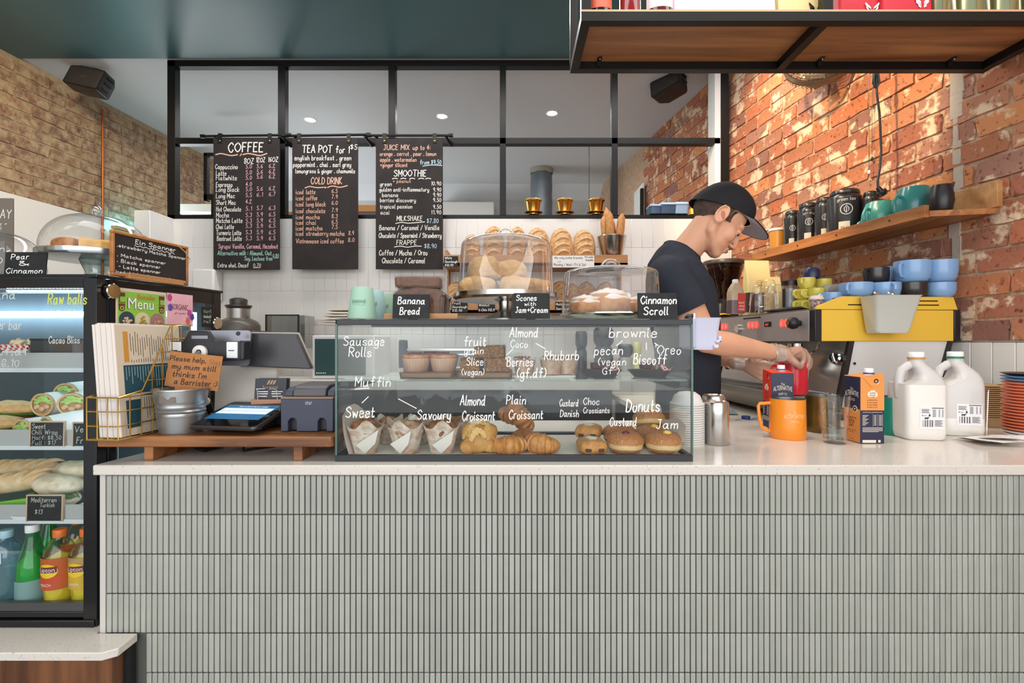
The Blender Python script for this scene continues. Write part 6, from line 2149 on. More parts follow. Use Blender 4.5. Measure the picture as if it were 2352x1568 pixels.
# bottles on the fridge floor
bz=BZ+.024
def pet(label,loc,prof,gm,capc,liq=None,lab_=None,band_=None,text=(),sc=1,rz=0):
 t=thing('drink_bottle',label,'bottle',loc,rz,'bottles on the fridge floor')
 ob('bottle',G().lathe(prof,32),gm,t,ang=60)
 if liq:
  z1=prof[-3][1]*.80
  pr=[(0,.002)]+[(max(0,r-.0015),z+.001) for r,z in prof if z<z1]+[(0,z1)]
  ob('drink',G().lathe(pr,28),liq,t,ang=60)
 h=prof[-1][1]
 ob('cap',G().lathe([(.0145,h-.016),(.0150,h-.014),(.0150,h+.001),(.0135,h+.003),(0,h+.003)],28),capc,t)
 if lab_:
  m_,z0,z1,r=lab_
  l=ob('label',G().lathe([(r+.0006,z0),(r+.0006,z1)],32),m_,t)
  for tx,sz,wd_,z,mt,xo in text:
   q=ptext(tx,sz,wd_,'C',1.1).move(xo,0,z)
   q.wrap(r*1.03)
   ob('lettering',q,mt,l)
 return t
gp=[(0,0),(.030,0),(.0335,.006),(.0335,.085),(.031,.115),(.020,.150),(.0145,.175),(.0135,.180),(.0135,.206),(0,.206)]
grn=glass('green_bottle_glass',(120,232,160),.05,2.5,haze=.12,hazecol=(30,170,90))
lblg=M('label_greyblue',(122,156,152),.6)
pet('green mineral water bottle with a white cap and grey blue label in front',at(75,1.285,bz),gp,grn,whitepl,M('mineral_water',(40,186,104),.2),(lblg,.018,.075,.0335),[('GRINO',.011,.026,.060,ink,-.010)])
pet('green mineral water bottle behind the first, only its white cap and neck showing',at(114,1.37,bz),gp,grn,whitepl,MATS['mineral_water'],(lblg,.018,.075,.0335))
tp=[(0,0),(.030,0),(.034,.008),(.033,.05),(.034,.06),(.036,.10),(.036,.125),(.031,.150),(.019,.172),(.0135,.178),(.0135,.196),(0,.196)]
tea=M('iced_tea',(228,208,44),.12,coat=.5)
peto=glass('clear_pet',(250,246,220),.06,2.5)
ocap=M('cap_orange',(232,112,36),.4)
lpeach=M('label_peach',(204,70,30),.5,var=((160,120,30),16,.3,.58))
yl_=M('label_yellow',(238,196,40),.5)
mr_=M('label_maroon',(122,26,34),.5)
def teab(label,loc,full=True,sec='PEACH',lbm=None):
 t=pet(label,loc,tp,peto,ocap,tea,(lbm or lpeach,.058,.136,.0362))
 q=G().lathe([(0,0),(.024,0),(.024,.0004),(0,.0004)],28,m=mx((0,0,.106),(R(90),0,0),(1,.72,1))).wrap(.0376)
 b_=ob('label_badge',q,yl_,t)
 ob('badge_band',G().grid(lambda u,v: (-.022+u*.044,0,.102+v*.014+.002*(u-.5)),10,2).wrap(.0384),mr_,b_)
 ob('lettering',ptext('Lipton',.0135,.037,'C',1.15).move(0,0,.1045).wrap(.0392),paper,t)
 ob('lettering',ptext(sec,.008,.026,'C',1.2).move(-.004,0,.068).wrap(.0376),paper,t)
 return t
teab('peach iced tea bottle with an orange cap and a yellow Lipton badge in front',at(138,1.28,bz))
teab('iced tea bottle with an orange cap behind the peach one',at(180,1.37,bz),True,'PEACH')
teab('iced tea bottle with a blue lower label, half hidden by the fridge post',at(200,1.285,bz),True,'LEMON',M('label_lemon',(214,170,40),.5,var=((40,70,140),14,.3,.56)))
wp=[(0,0),(.030,0),(.034,.006)]+[(.034-.0025*(i%2),.012+i*.0075) for i in range(11)]+[(.034,.10),(.036,.12),(.034,.14),(.024,.165),(.0135,.175),(.0135,.190),(0,.190)]
pet('clear water bottle with a pale blue cap at the far left of the fridge floor',at(15,1.29,bz),wp,glass('water_pet',(205,232,240),.08,2.2,haze=.10,hazecol=(150,205,225)),M('cap_paleblue',(170,206,222),.4),None,None)
o=bpy.data.objects.get('drink_bottle.005')
ob('label',G().grid(lambda u,v: (-.02+u*.04,0,.118+v*.026),10,1).wrap(.0375),M('label_bluewhite',(92,140,200),.5,var=((220,230,240),90,.4)),o)
ob('label',G().grid(lambda u,v: (-.028+u*.03,0,.092+v*.014),10,1).wrap(.0375),M('label_barcode',(200,214,226),.5,var=((70,120,190),200,.5)),o)
# ---------------------------------------------------------------- on top of the fridge
FTZ=1.465
def gstand(label,loc,r,h):
 t=thing('cake_stand',label,'cake stand',loc,0,'glass cake stands')
 gl_=glass('thick_glass',(214,226,226),.10,1.6)
 ob('foot',G().lathe([(.042,0),(.040,.004),(.028,.022),(.026,.030),(.040,h-.008),(0,h-.008)],36),gl_,t)
 ob('plate',G().lathe([(0,h-.008),(r*.98,h-.006),(r,h-.002),(r,h+.012),(r-.006,h+.012),(r-.008,h),(0,h)],48),M('plate_mirror',(196,200,204),.15,.85),t)
 return t
def bell(label,loc,r,h):
 t=thing('cake_dome',label,'dome',loc,0,'glass bell domes')
 pr=[(r,0),(r*1.0,.01)]+[(r*math.cos(a)**.8,.01+(h-.01)*math.sin(a)) for a in [i/14*PI/2*.97 for i in range(1,15)]]+[(0,h)]
 ob('bell',G().lathe(pr,56),clear,t,ang=70)
 ob('knob',G().ell((0,0,h+.014),.0145,20,14).lathe([(.006,h-.002),(.007,h+.004)],16),glass('knob_glass',(240,244,246),.12,1.4),t)
 return t
c1=at(222,1.42,FTZ)
gstand('glass cake stand on the fridge top under the large bell dome',c1,.131,.071)
bell('large glass bell dome with a round knob over the brown cake',(c1[0],c1[1],FTZ+.0835),.1245,.108)
c2=at(-12,1.43,FTZ)
gstand('glass cake stand at the far left of the fridge top',c2,.112,.044)
bell('glass bell dome at the far left, cut by the picture edge',(c2[0],c2[1],FTZ+.0565),.107,.092)
ck=M('pear_cake',(160,94,50),.7,var=((206,142,74),60,.2),bump=(60,.6))
for i,(a,lab) in enumerate(((200,'wedge of brown cake at the left under the large bell dome'),(255,'wedge of brown cake at the front under the large bell dome'),(310,'wedge of crumbly yellow cake at the right under the large bell dome'),(30,'wedge of cake at the back right under the large bell dome'),(110,'wedge of cake at the back left under the large bell dome'))):
 pts=[(.012*math.cos(R(a)),.012*math.sin(R(a)))]+[(.098*math.cos(R(a+q_)),.098*math.sin(R(a+q_))) for q_ in (-24,-12,0,12,24)]
 g=G()
 for k in range(5):
  pass
 rings=[[Vector((x,y,z)) for x,y in pts] for z in (0,.012,.024,.036,.040)]
 rings[-1]=[Vector((v.x*.96,v.y*.96,v.z)) for v in rings[-1]]
 g.loft(rings).jit(.004,45,i)
 o=ob('cake_wedge',g,ck if i!=2 else M('crumble_cake',(206,150,72),.8,var=((226,184,110),40,.3),bump=(60,.8)),bevel=.004)
 o.location=(c1[0],c1[1],FTZ+.0715)
 tag(o,lab,'cake','cake wedges')
g=G()
sign('small black sign reading Pear and Cinnamon on the fridge top',[('Pear',22,62,599,12),('&',42,64,614,11),('Cinnamon',14,96,632,12)],8,103,582,636,1.243,zbase=FTZ,tilt=-.1,group='signs on the fridge top')
t=thing('price_sign','grey card with faded lettering at the left edge of the fridge top','sign',at(-18,1.25,FTZ),0,'signs on the fridge top')
ob('panel',G().bx(-.03,.032,0,.003,0,.085),M('card_grey',(120,118,112),.7),t)
ob('lettering',hand(hand(G(),'an',0,.060,.014,.03,.11,.1,-.0006),'F)',.005,.030,.014,.02,.11,.1,-.0006),chk_w,t)
ob('foot',G().bx(-.02,.02,0,.03,0,.004),oak,t)
# Ein Spanner board along the side edge
a,b=spw(.13,-.016),spw(.72,-.016)
bl=math.hypot(b[0]-a[0],b[1]-a[1])
t=thing('menu_board','wood framed Ein Spanner chalkboard standing on the fridge top','sign',(a[0],a[1],FTZ),AS)
bh=.122
ob('panel',G().bx(.006,bl-.006,-.002,.004,.012,bh-.006),chalk,t)
fwood=wood('board_frame',(190,128,70),(160,100,52),1.0,0,.5)
fr_=G()
fr_.bx(0,bl,-.005,.006,bh-.008,bh).bx(0,bl,-.005,.006,.004,.013).bx(0,.0075,-.005,.006,.013,bh-.008).bx(bl-.0075,bl,-.005,.006,.013,bh-.008)
ob('frame',fr_,fwood,t,bevel=.002)
ob('stand_block',G().bx(.035,bl-.03,-.018,.016,0,.016),oak,t,bevel=.002)
g=G()
k_=bl/170.0
def es(tx,x0,x1,yb,cap):
 hand(g,tx,(x0-275)*k_,bh-(yb-530)*bh/118.,cap*bh/118.,(x1-x0)*k_,.17,.08,-.0026)
for r_ in (('Ein Spanner',322,412,553,11),('.strawberry Matcha Spanner',285,438,570,8),('. Matcha spanner',285,388,594,8),('. Black spanner',285,376,608,8),('- Latte spanner',287,376,622,8),('Iced drinks - house made cream',283,438,636,7)):
 es(*r_)
g.ribbon(smooth([((320-275+i*6)*k_,bh-(557+(3 if i%2 else 0)-530)*bh/118.) for i in range(16)])[0],.0016,-.0026)
ob('lettering',g,MATS['paint_marker'],t)
ob('twine',G().tube([(bl*.22,-.006,bh-.002),(bl*.30,-.007,bh+.004),(bl*.40,-.006,bh+.001)],.0014,6).tube([(bl*.83,-.006,bh-.004),(bl*.93,-.008,bh-.018),(bl+.004,-.006,bh-.038),(bl-.002,-.006,bh-.050)],.0014,6),M('twine',(206,170,120),.8),t)
# leaning DAY sign further back and white sheet
t=thing('specials_sign','grey special board ending DAY, standing behind the domes at the left edge','sign',at(-45,1.58,FTZ),R(2))
ob('panel',G().bx(-.10,.098,0,.006,0,.288),M('board_taupe',(120,110,98),.5),t,bevel=.001)
g=hand(G(),'DAY',.045,.225,.026,.048,.10,.1,-.0006)
hand(g,'..',.060,.205,.02,.02,.12,.1,-.0006)
g.ribbon([(.02,.10),(.06,.112),(.09,.122)],.004,-.0006)
ob('lettering',g,chk_w,t)
ob('foot',G().bx(-.05,.05,.006,.06,0,.008),blackp,t)
# ---------------------------------------------------------------- till end: wooden riser and what stands on it
RZ=1.068
ri=thing('wooden_riser','low acacia riser board carrying the till things on the counter','riser',(0,0,0))
xr0,xr1=(222-1176)/F*1.222,CX0-.004
ob('top_board',G().prism([(xr0,1.222),(xr1-.008,1.222),(xr1,1.23),(xr1,1.56),(-.905,1.56),(-.925,1.48),(-.955,1.32),(xr0+.022,1.26)],RZ-.026,RZ,'z'),acacia,ri,bevel=.003)
for px in (331,674):
 x=(px-1176)/F*1.235
 ob('riser_leg',G().bx(x,x+.022,1.235,1.54,ZT+.0005,RZ-.0265),acacia,ri,bevel=.001)
# cables below
t=thing('power_cable','black cable looped on the counter under the wooden riser','cable',(0,0,ZT))
pts=[((px-1176)/F*1.36,1.36+.04*math.sin(i*1.3),.006+.004*(i%2)) for i,px in enumerate(range(400,660,22))]
pts2=[]
for i in range(len(pts)-1):
 for k in range(4):
  pts2.append(Vector(pts[i]).lerp(Vector(pts[i+1]),k/4))
ob('cable',G().tube(pts2,.0045,6),blackp,t)
t=thing('power_adapter','black power brick lying under the riser','adapter',at(460,1.42,ZT))
ob('brick',G().bx(-.07,.05,-.03,.03,0,.028),blackp,t,bevel=.004)
# gold wire file basket
bx0,bx1,by0,by1=-.994,-.915,1.17,1.400
BR=R(-5)
t=thing('wire_basket','gold wire file basket holding paper menus at the end of the riser','basket',(bx0,by0,RZ),BR)
wB,dB=bx1-bx0,by1-by0
rw=.0022
g=G()
for z in (.002,.034,.068,.101):
 dm=dB
 ob('wire_ring',G().tube([(0,0,z),(wB,0,z),(wB,dm,z),(0,dm,z)],rw if z in (.002,.101) else .0016,6,closed=True),goldw,t)
prof=[(0.0,.101),(.068,.112),(.160,.272),(.205,.276)]
for x in (0,wB):
 ob('rim_wire',G().tube([(x,a_,b_) for a_,b_ in prof]+[(x,dB,.278),(x,dB,0.002)],rw,6),goldw,t)
ob('rim_wire',G().tube([(0,dB,.278),(wB,dB,.278)],rw,6),goldw,t)
g=G()
for i in range(4):
 g.tube([(wB*i/3,0,.101),(wB*i/3,0,.002),(wB*i/3,dB,.002),(wB*i/3,dB,.278)],.0016,6)
for x in (0,wB):
 for k in range(1,7):
  yy=dB*k/7
  zt2=.101+(.011*yy/.068 if yy<.068 else (.011+.160*(yy-.068)/.092 if yy<.16 else .173))
  g.tube([(x,yy,.002),(x,yy,zt2)],.0016,6)
 for z,y0 in ((.135,.082),(.170,.102),(.205,.122),(.240,.142)):
  g.tube([(x,y0,z),(x,dB,z)],.0016,6)
for z in (.135,.170,.205,.240):
 g.tube([(0,dB,z),(wB,dB,z)],.0016,6)
ob('cross_wires',g,goldw,t,kind='stuff')
mnp=M('menu_cream',(222,206,184),.8)
mnw=M('menu_edge',(232,222,214),.8)
for i in range(8):
 x=bx0+.010+i*.0068
 o_=ob('menu_card',G().bx(0,.0064,0,.205,0,.268+.002*(i%3)),mnw)
 dx_,dy_=x+.006-bx0,.018+.002*(i%2)
 o_.location=(bx0+dx_*math.cos(BR)-dy_*math.sin(BR),by0+dx_*math.sin(BR)+dy_*math.cos(BR),RZ+.0045)
 o_.rotation_euler=(0,R(-4.5),BR)
 tag(o_,'printed paper menu facing the bucket, nearest the till in the gold basket' if i==7 else 'paper menu standing in the gold basket, %s from the fridge side'%ORD[i],'menu','menus in the gold basket')
 if i==7:
  e=.0064
  ob('print_sheet',G().bx(e,e+.0004,.001,.204,.001,.267),mnp,o_)
  pt=M('print_teal',(26,74,90),.7)
  pl=M('print_line',(96,84,72),.8)
  tl=G().bx(e+.0004,e+.0008,.018,.155,.100,.170).bx(e+.0004,e+.0008,.018,.060,.018,.085)
  ob('teal_block',tl,pt,o_)
  ob('orange_block',G().bx(e+.0004,e+.0008,.022,.036,.178,.252),M('print_orange',(210,150,60),.7),o_)
  gl2=G()
  rr=random.Random(3)
  for k in range(22):
   yy=.042+k*.0072
   z1=.252-rr.uniform(0,.02)
   gl2.bx(e+.0004,e+.0007,yy,yy+.0016,z1-rr.uniform(.03,.055),z1)
   gl2.bx(e+.0004,e+.0007,yy,yy+.0016,.176,.176+rr.uniform(.004,.012))
   if yy>.068:
    gl2.bx(e+.0004,e+.0007,yy,yy+.0016,.085-rr.uniform(.02,.06),.088)
  ob('text_lines',gl2,pl,o_,kind='stuff')
  gl3=G()
  for k in range(16):
   gl3.bx(e+.0008,e+.0011,.024+k*.0082,.0255+k*.0082,.165-rr.uniform(.02,.055),.166)
  ob('text_lines',gl3,M('print_light',(150,180,186),.8),o_,kind='stuff')
# tin bucket
galv=M('galvanised',(188,188,188),.34,.85,var=((150,152,154),8,.1),bump=(20,.1))
bp_=at(416,1.285,RZ)
t=thing('tin_bucket','small ribbed galvanised bucket with a tip sign behind it','bucket',bp_)
rb,rt,hb=.047,.0615,.108
pr=[(0,.003),(rb-.003,.003),(rb,0),(rb+.001,.004)]
for k in range(1,25):
 f=k/25
 rr2=rb+(rt-rb)*f
 if .42<f<.72:
  rr2+=.0016*math.cos((f-.42)/.30*6*PI)
 pr.append((rr2,hb*f))
pr+=[(rt,hb),(rt+.003,hb+.001),(rt+.003,hb+.004),(rt,hb+.005),(rt-.003,hb),(rb,.01),(0,.008)]
ob('pail',G().lathe(pr,48),galv,t,ang=50)
ob('tape_mark',G().grid(lambda u,v: (-.016+u*.040,0,.080+v*(.014+.006*math.sin(u*9))),10,2).wrap(.0598),M('old_glue',(122,112,104),.7),t)
# cardboard tip sign
t=thing('tip_sign','brown cardboard sign asking for help, propped in the bucket','sign',at(374,1.300,RZ+.118))
t.rotation_euler=(R(-6),R(5),R(4))
k_=1.30/F
cw,chh=122*k_,80*k_
cbm=M('cardboard',(186,124,72),.85,var=((168,108,60),14,.1))
ob('card',G().prism([(0.003,0),(cw,-.004),(cw+.001,chh-.003),(.006,chh)],0,.0016),cbm,t)
ob('card_tail',G().bx(.03,.075,.0005,.0015,-.09,0),cbm,t)
g=G()
for tx,x0,x1,yb,cap in (('Please help,',383,463,846,11),('my mum still',390,487,864,12),('thinks I\'m',394,468,882,12),('a Barrister :)',400,494,899,12)):
 hand(g,tx,(x0-376)*k_,(905-yb)*k_,cap*k_,(x1-x0)*k_,.14,.1,-.0006)
ob('lettering',g,M('marker_blue_black',(46,42,52),.8),t)
ob('faint_note',hand(G(),'Stag',(470-376)*k_,(905-848)*k_,12*k_,24*k_,.05,.1,-.0006),M('marker_faint',(132,92,60),.8),t)
# payment terminal
tp_=at(545,1.31,RZ)
t=thing('payment_tablet','black payment tablet with a blue lit screen lying on the riser front','tablet',tp_)
tilt_=mx((0,-.07,.012),(R(14),0,R(-9)))
ob('base',G().bx(-.055,.075,-.02,.09,0,.022),blackp,t,bevel=.005)
bz_=G()
bz_.loft([rr_(-.092,.092,-.0,.165,0,.012),rr_(-.095,.095,-.003,.168,.006,.014),rr_(-.093,.093,-.001,.166,.011,.013)])
ob('tablet_body',bz_.tf(tilt_),M('tablet_shell',(70,64,60),.35,.4),t,ang=50)
ob('glass_face',G().loft([rr_(-.090,.090,.002,.163,.0112,.012),rr_(-.090,.090,.002,.163,.0118,.012)]).tf(tilt_),M('tablet_glass',(14,14,18),.08),t,ang=50)
scr=M('screen_blue',(30,84,120),.3,emit=((30,92,136),.55))
scl=M('screen_light',(206,226,238),.3,emit=((206,226,238),.42))
ob('screen',G().bx(-.082,.072,.042,.140,.0120,.0122).tf(tilt_),scr,t)
ob('screen_row',G().bx(-.078,.068,.098,.116,.0123,.0125).tf(tilt_),scl,t)
ob('screen_row',G().bx(-.078,.068,.078,.096,.0123,.0125).tf(tilt_),scl,t)
sg=ptext('How would you like your receipt?',.009,.085,'C')
sg.tf(mx((0,.124,.0127),(R(-90),0,0))).tf(tilt_)
ob('screen_text',sg,M('screen_white',(240,246,250),.3,emit=((240,246,250),.7)),t)
# iPad in its clamp stand
ip=at(492,1.42,RZ)
t=thing('tablet_stand','tablet held from behind in a black and white clamp stand','tablet',ip)
k_=1.40/F
def ipx(px):
 return (px-492)*k_
def ipz(py):
 return EYE-(py-784)*k_-RZ
ob('foot_plate',G().cyl((-.005,-.015,0),.065,.008,40),M('plate_dark',(34,30,30),.3,.4),t,bevel=.001)
ob('tablet_back',G().loft([[Vector((v.x,v.z,v.y)) for v in rr_(ipx(417),ipx(577),ipz(838),ipz(756),.0,.010)],[Vector((v.x,v.z,v.y)) for v in rr_(ipx(417),ipx(577),ipz(838),ipz(756),.007,.010)]]).tf(mx((0,-.036,0),(R(-8),0,0))),M('tablet_silver',(146,146,156),.35,.6),t,ang=50)
ob('camera_lens',G().cyl((0,0,0),.006,.002,18,m=mx((ipx(561),-.0285,ipz(766)),(R(82),0,0))),M('lens_dark',(16,16,22),.15),t)
pts=[(417,828),(412,790),(425,783),(452,783),(466,760),(508,760),(524,783),(584,783),(588,800),(586,826),(540,828),(530,842),(462,842),(452,828)]
ob('clamp',G().prism([(ipx(a_),ipz(b_)) for a_,b_ in pts][::-1],-.062,-.048),M('clamp_black',(28,28,34),.4),t,bevel=.003)
ob('clamp_slot',G().bx(ipx(472),ipx(508),-.0625,-.0618,ipz(778),ipz(771)),M('tablet_silver',(146,146,156),.35,.6),t)
for x0,x1 in ((422,449),(550,575)):
 ob('clamp_pad',G().bx(ipx(x0),ipx(x1),-.0645,-.0485,ipz(821),ipz(785)),whitepl,t,bevel=.002)
 ob('pad_slot',G().bx(ipx(x0+5),ipx(x1-7),-.0650,-.0644,ipz(805),ipz(803)),mblk,t)
for px in (415,588):
 ob('clamp_jaw',G().loft([[Vector((ipx(px)+dx,yy,zz)) for dx,yy in ((-.007,-.072),(.007,-.072),(.007,-.035),(-.007,-.035))] for zz in (ipz(826),ipz(812),ipz(796),ipz(782))]),MATS['clamp_black'],t,bevel=.004)
ob('ball_collar',G().lathe([(.008,.0),(.019,.0),(.019,.008),(.008,.010)],24,m=mx((ipx(493),-.063,ipz(808)),(R(90),0,0))),M('collar_white',(226,222,216),.4),t)
ob('ball_joint',G().tube([(ipx(493),-.066,ipz(808)),(ipx(488),-.078,ipz(820)),(ipx(487),-.074,ipz(830))],[.008,.011,.013],14),M('joint_grey',(92,92,96),.35),t)
ob('pole',G().tube([(ipx(487),-.070,ipz(830)),(ipx(490),-.05,ipz(880)),(ipx(495),-.01,.006)],.010,14),blackp,t)
ob('clamp_knob',G().cyl((0,0,0),.011,.008,20,m=mx((ipx(499),-.05,ipz(918)),(R(90),0,0))),M('knob_cream',(222,206,180),.4),t)
# POS terminal
po=at(640,1.52,RZ)
t=thing('till_screen','point of sale screen on a cream wedge stand, its dark back turned outwards','till',po)
k_=1.50/F
def ppx(px):
 return (px-640)*k_
def ppz(py):
 return EYE-(py-784)*k_-RZ
beige=M('till_cream',(206,198,188),.45)
ob('wedge_stand',G().prism([(-.10,0),(.06,0),(.06,.004),(-.07,.012),(-.012,ppz(808)),(-.022,ppz(808)),(-.10,.012)],ppx(527),ppx(664),'x').tf(Matrix(((1,0,-.20,.012),(0,1,0,0),(0,0,1,0),(0,0,0,1)))),beige,t,bevel=.004)
ob('stand_foot',G().bx(ppx(570),ppx(668),-.07,.06,0,.010),beige,t,bevel=.003)
scb=G().prism([(ppx(560),ppz(765)),(ppx(704),ppz(767)),(ppx(738),ppz(842)),(ppx(735),ppz(845)),(ppx(575),ppz(838))][::-1],-.075,-.055)
ob('screen_back',scb,M('till_dark',(62,60,64),.35),t,bevel=.004)
ob('screen_rim',G().prism([(ppx(558),ppz(762)),(ppx(705),ppz(764)),(ppx(741),ppz(846)),(ppx(574),ppz(842))][::-1],-.055,-.048),M('till_rim',(176,168,158),.4),t,bevel=.002)
for x0,x1,z0,z1 in ((590,612,780,782),(590,592,782,794),(610,612,782,794),(590,612,794,796),(598,604,786,790)):
 pass
g=G()
cx_,cz_=ppx(600),ppz(787)
for a_,b_ in ((.011,.0085),):
 g.bx(cx_-a_,cx_+a_,-.0757,-.0751,cz_+b_-.002,cz_+b_).bx(cx_-a_,cx_+a_,-.0757,-.0751,cz_-b_,cz_-b_+.002).bx(cx_-a_,cx_-a_+.002,-.0757,-.0751,cz_-b_,cz_+b_).bx(cx_+a_-.002,cx_+a_,-.0757,-.0751,cz_-b_,cz_+b_)
g.bx(cx_-.004,cx_+.004,-.0757,-.0751,cz_-.003,cz_+.003)
ob('square_emblem',g,mblk,t,kind='stuff')
# receipt printer
pp_=at(712,1.30,RZ)
t=thing('receipt_printer','dark blue grey receipt printer with two arched openings, marked star','printer',pp_)
k_=1.28/F
W2=60*k_
pm=M('printer_slate',(62,64,82),.5)
g=G()
f0=W(0,997,1.28).z-RZ
zf1,zf2=.085,.150
bodyp=[(-W2,.002),(-W2*.72,.002),(-W2*.72,.028),(-W2*.62,.036),(-W2*.48,.036),(-W2*.40,.028),(-W2*.40,.002),(W2*.42,.002),(W2*.42,.028),(W2*.50,.036),(W2*.64,.036),(W2*.74,.028),(W2*.74,.002),(W2,.002),(W2,zf1),(-W2,zf1)]
ob('front_cover',G().prism(bodyp[::-1],-.02,.0),pm,t,bevel=.0015)
ob('body',G().bx(-W2+.002,W2-.002,.0005,.14,.002,zf1),M('printer_dark',(44,44,54),.5),t,bevel=.002)
ob('paper_slot',G().bx(-W2,W2,-.02,.02,zf1+.0005,zf1+.005),M('printer_trim',(140,116,96),.5),t)
ob('roll_cover',G().prism([(-.010,zf1+.005),(-.004,zf1+.026),(.02,zf1+.034),(.10,zf1+.036),(.13,zf1+.020),(.13,zf1+.005)],-W2*.62,W2*.66,'x'),M('printer_lid',(82,78,82),.4),t,bevel=.003)
for a_,b_ in ((-W2*.97,-W2*.64),(W2*.69,W2*.98)):
 ob('side_cover',G().prism([(-.006,zf1+.005),(-.002,zf1+.020),(.03,zf1+.027),(.12,zf1+.027),(.13,zf1+.005)],min(a_,b_),max(a_,b_),'x'),pm,t,bevel=.003)
ob('lettering',ptext('star',.014,.018,'C',1.1).move(W2*.08,-.0212,zf1-.014),M('print_silver',(196,196,200),0.5),t)
# business cards
bc=at(622,1.40,RZ+.0)
t=thing('card_holder','wooden holder with metal hooks for business cards beside the printer','holder',bc)
ob('block',G().bx(-.046,.046,-.02,.02,.052,.072),M('holder_wood',(170,124,98),.5),t,bevel=.002)
ob('stand',G().bx(-.048,.052,-.025,.05,0,.0515),blackp,t,bevel=.003)
for x in (-.028,.026):
 ob('hook',G().tube([(x,-.016,.070),(x,-.018,.098),(x-.004,-.018,.101),(x-math.copysign(.020,-x)*-1,-.016,.102)],.0014,6),steel,t)
t=thing('business_cards','small stack of dark business cards with a gold leaf emblem','cards',(bc[0],bc[1],bc[2]+.0725))
t.rotation_euler=(R(-8),0,R(2))
ob('card',G().bx(-.043,.043,-.006,.006,0,.056),M('card_slate',(46,48,58),.5),t)
ob('card',G().bx(-.039,.047,.008,.009,0,.058),MATS['card_slate'],t)
g=G()
for k in range(3):
 g.prism([(-.011+k*.008,.038),(-.005+k*.008,.040),(.000+k*.008,.051),(-.006+k*.008,.050)][::-1],-.0072,-.0064)
ob('emblem',g,M('print_bronze',(170,136,98),.5),t)
ob('lettering',ptext('Sorganic',.012,.044,'C',1.1).move(0,-.0068,.027),MATS['print_bronze'],t)
g=G()
for a_,b_,z in ((-.034,-.006,.018),(.004,.034,.018),(-.034,-.006,.012),(.004,.030,.012),(-.034,-.008,.005),(.006,.034,.005)):
 g.bx(a_,b_,-.0068,-.0064,z,z+.0022)
ob('text_lines',g,paper,t,kind='stuff')
# ---------------------------------------------------------------- menu boards hung from rods on the partition
MD=3.40
kM=MD/F
COLR={'w': chk_w,'p': chk_p,'s': chk_r,'g': chk_g,'b': chk_b}
def menu(label,x0,x1,y0,y1,k,ox,oy,rows,waves,straps,rod):
 p0,p1=W(x0,y1,MD),W(x1,y0,MD)
 w,h=p1.x-p0.x,p1.z-p0.z
 t=thing('menu_board',label,'menu board',((p0.x+p1.x)/2,MD,p0.z),0,'hanging menu boards')
 ob('board',G().bx(-w/2,w/2,0,.010,0,h),chalk,t,bevel=.001)
 gs_={}
 def X(zx):
  return (ox+zx/k-(x0+x1)/2)*kM
 def Z(zy):
  return (y1-(oy+zy/k))*kM
 for r in rows:
  tx,a,b,yb,cap,c=r
  ob('lettering',hand(G(),tx,X(a),Z(yb),cap/k*kM,(b-a)/k*kM,.12,.06,-.0008,.03),COLR[c],t)
 for c,pts,ww in waves:
  ob('flourish',G().ribbon(smooth([(X(a),Z(b)) for a,b in pts])[0],ww,-.0008),COLR[c],t)
 for sx in straps:
  x=X(sx)
  s_=ob('leather_strap',G().bx(x-.013,x+.013,-.0045,-.001,h-.030,h+.030).bx(x-.013,x+.013,-.0045,.022,h+.030,h+.034),blackp,t)
  ob('rivet',G().ell((x,-.006,h-.018),(.006,.003,.006),12,6),brass,s_)
 return t
names=[('Cappuccino',70,312,418,'5.0',412,'5.6',408,'6.2',405),('Latte',78,187,490,'5.0',477,'5.6',470,'6.2',465),('Flatwhite',78,302,540,'5.0',535,'5.6',522,'6.2',520),('Espresso',78,255,612,'4.0',605),
   ('Long Black',78,328,665,'5.0',660,'5.6',655,'6.2',650),('Long Mac',78,280,735,'5.5',725,'6.1',718,'6.7',713),('Short Mac',78,290,808,'4.2',795),('Hot Chocolate',80,347,880,'5.1',872,'5.7',865,'6.3',865),
   ('Mocha',80,218,945,'5.3',942,'5.9',935,'6.5',935),('Matcha Latte',80,362,1005,'5.3',1005,'5.9',1000,'6.5',1000),('Chai Latte',78,270,1072,'5.3',1060,'5.9',1060,'6.5',1058),
   ('Turmeric Latte',80,350,1138,'5.3',1130,'5.9',1128,'6.5',1130),('Beetroot Latte',88,355,1200,'5.3',1195,'5.9',1195,'6.5',1195)]
rows=[('COFFEE',213,585,232,100,'w'),('8OZ',385,485,360,58,'w'),('12OZ',515,610,345,52,'w'),('16OZ',645,752,340,52,'w')]
for n in names:
 rows.append((n[0],n[1],n[2],n[3],50,'w'))
 for i,(a,b) in enumerate(((402,466),(522,585),(655,722))):
  if 4+2*i<len(n):
   rows.append((n[4+2*i],a,b,n[5+2*i],44,'p'))
rows+=[('Syrups: Vanilla, Caramel, Hazelnut',103,750,1285,48,'p'),('Alternative milk : Almond, Oat',95,680,1358,46,'g'),('0.80',697,760,1380,36,'g'),('Soy, Lactose free',388,690,1416,44,'g'),('Extra shot, Decaf',97,430,1490,46,'w'),('0.70',485,565,1485,36,'w')]
menu('hanging chalk menu board headed COFFEE, leftmost of the three',490,642,318,619,4.753,480,300,rows,
  [('s',[(75,262),(130,250),(190,262),(250,272),(312,262)],.008),('s',[(372,262),(430,250),(500,262),(560,272),(632,250)],.008),('s',[(340,275),(356,252)],.006),('g',[(705,1390),(762,1388)],.004),('w',[(485,1496),(562,1494)],.004)],(122,665),0)
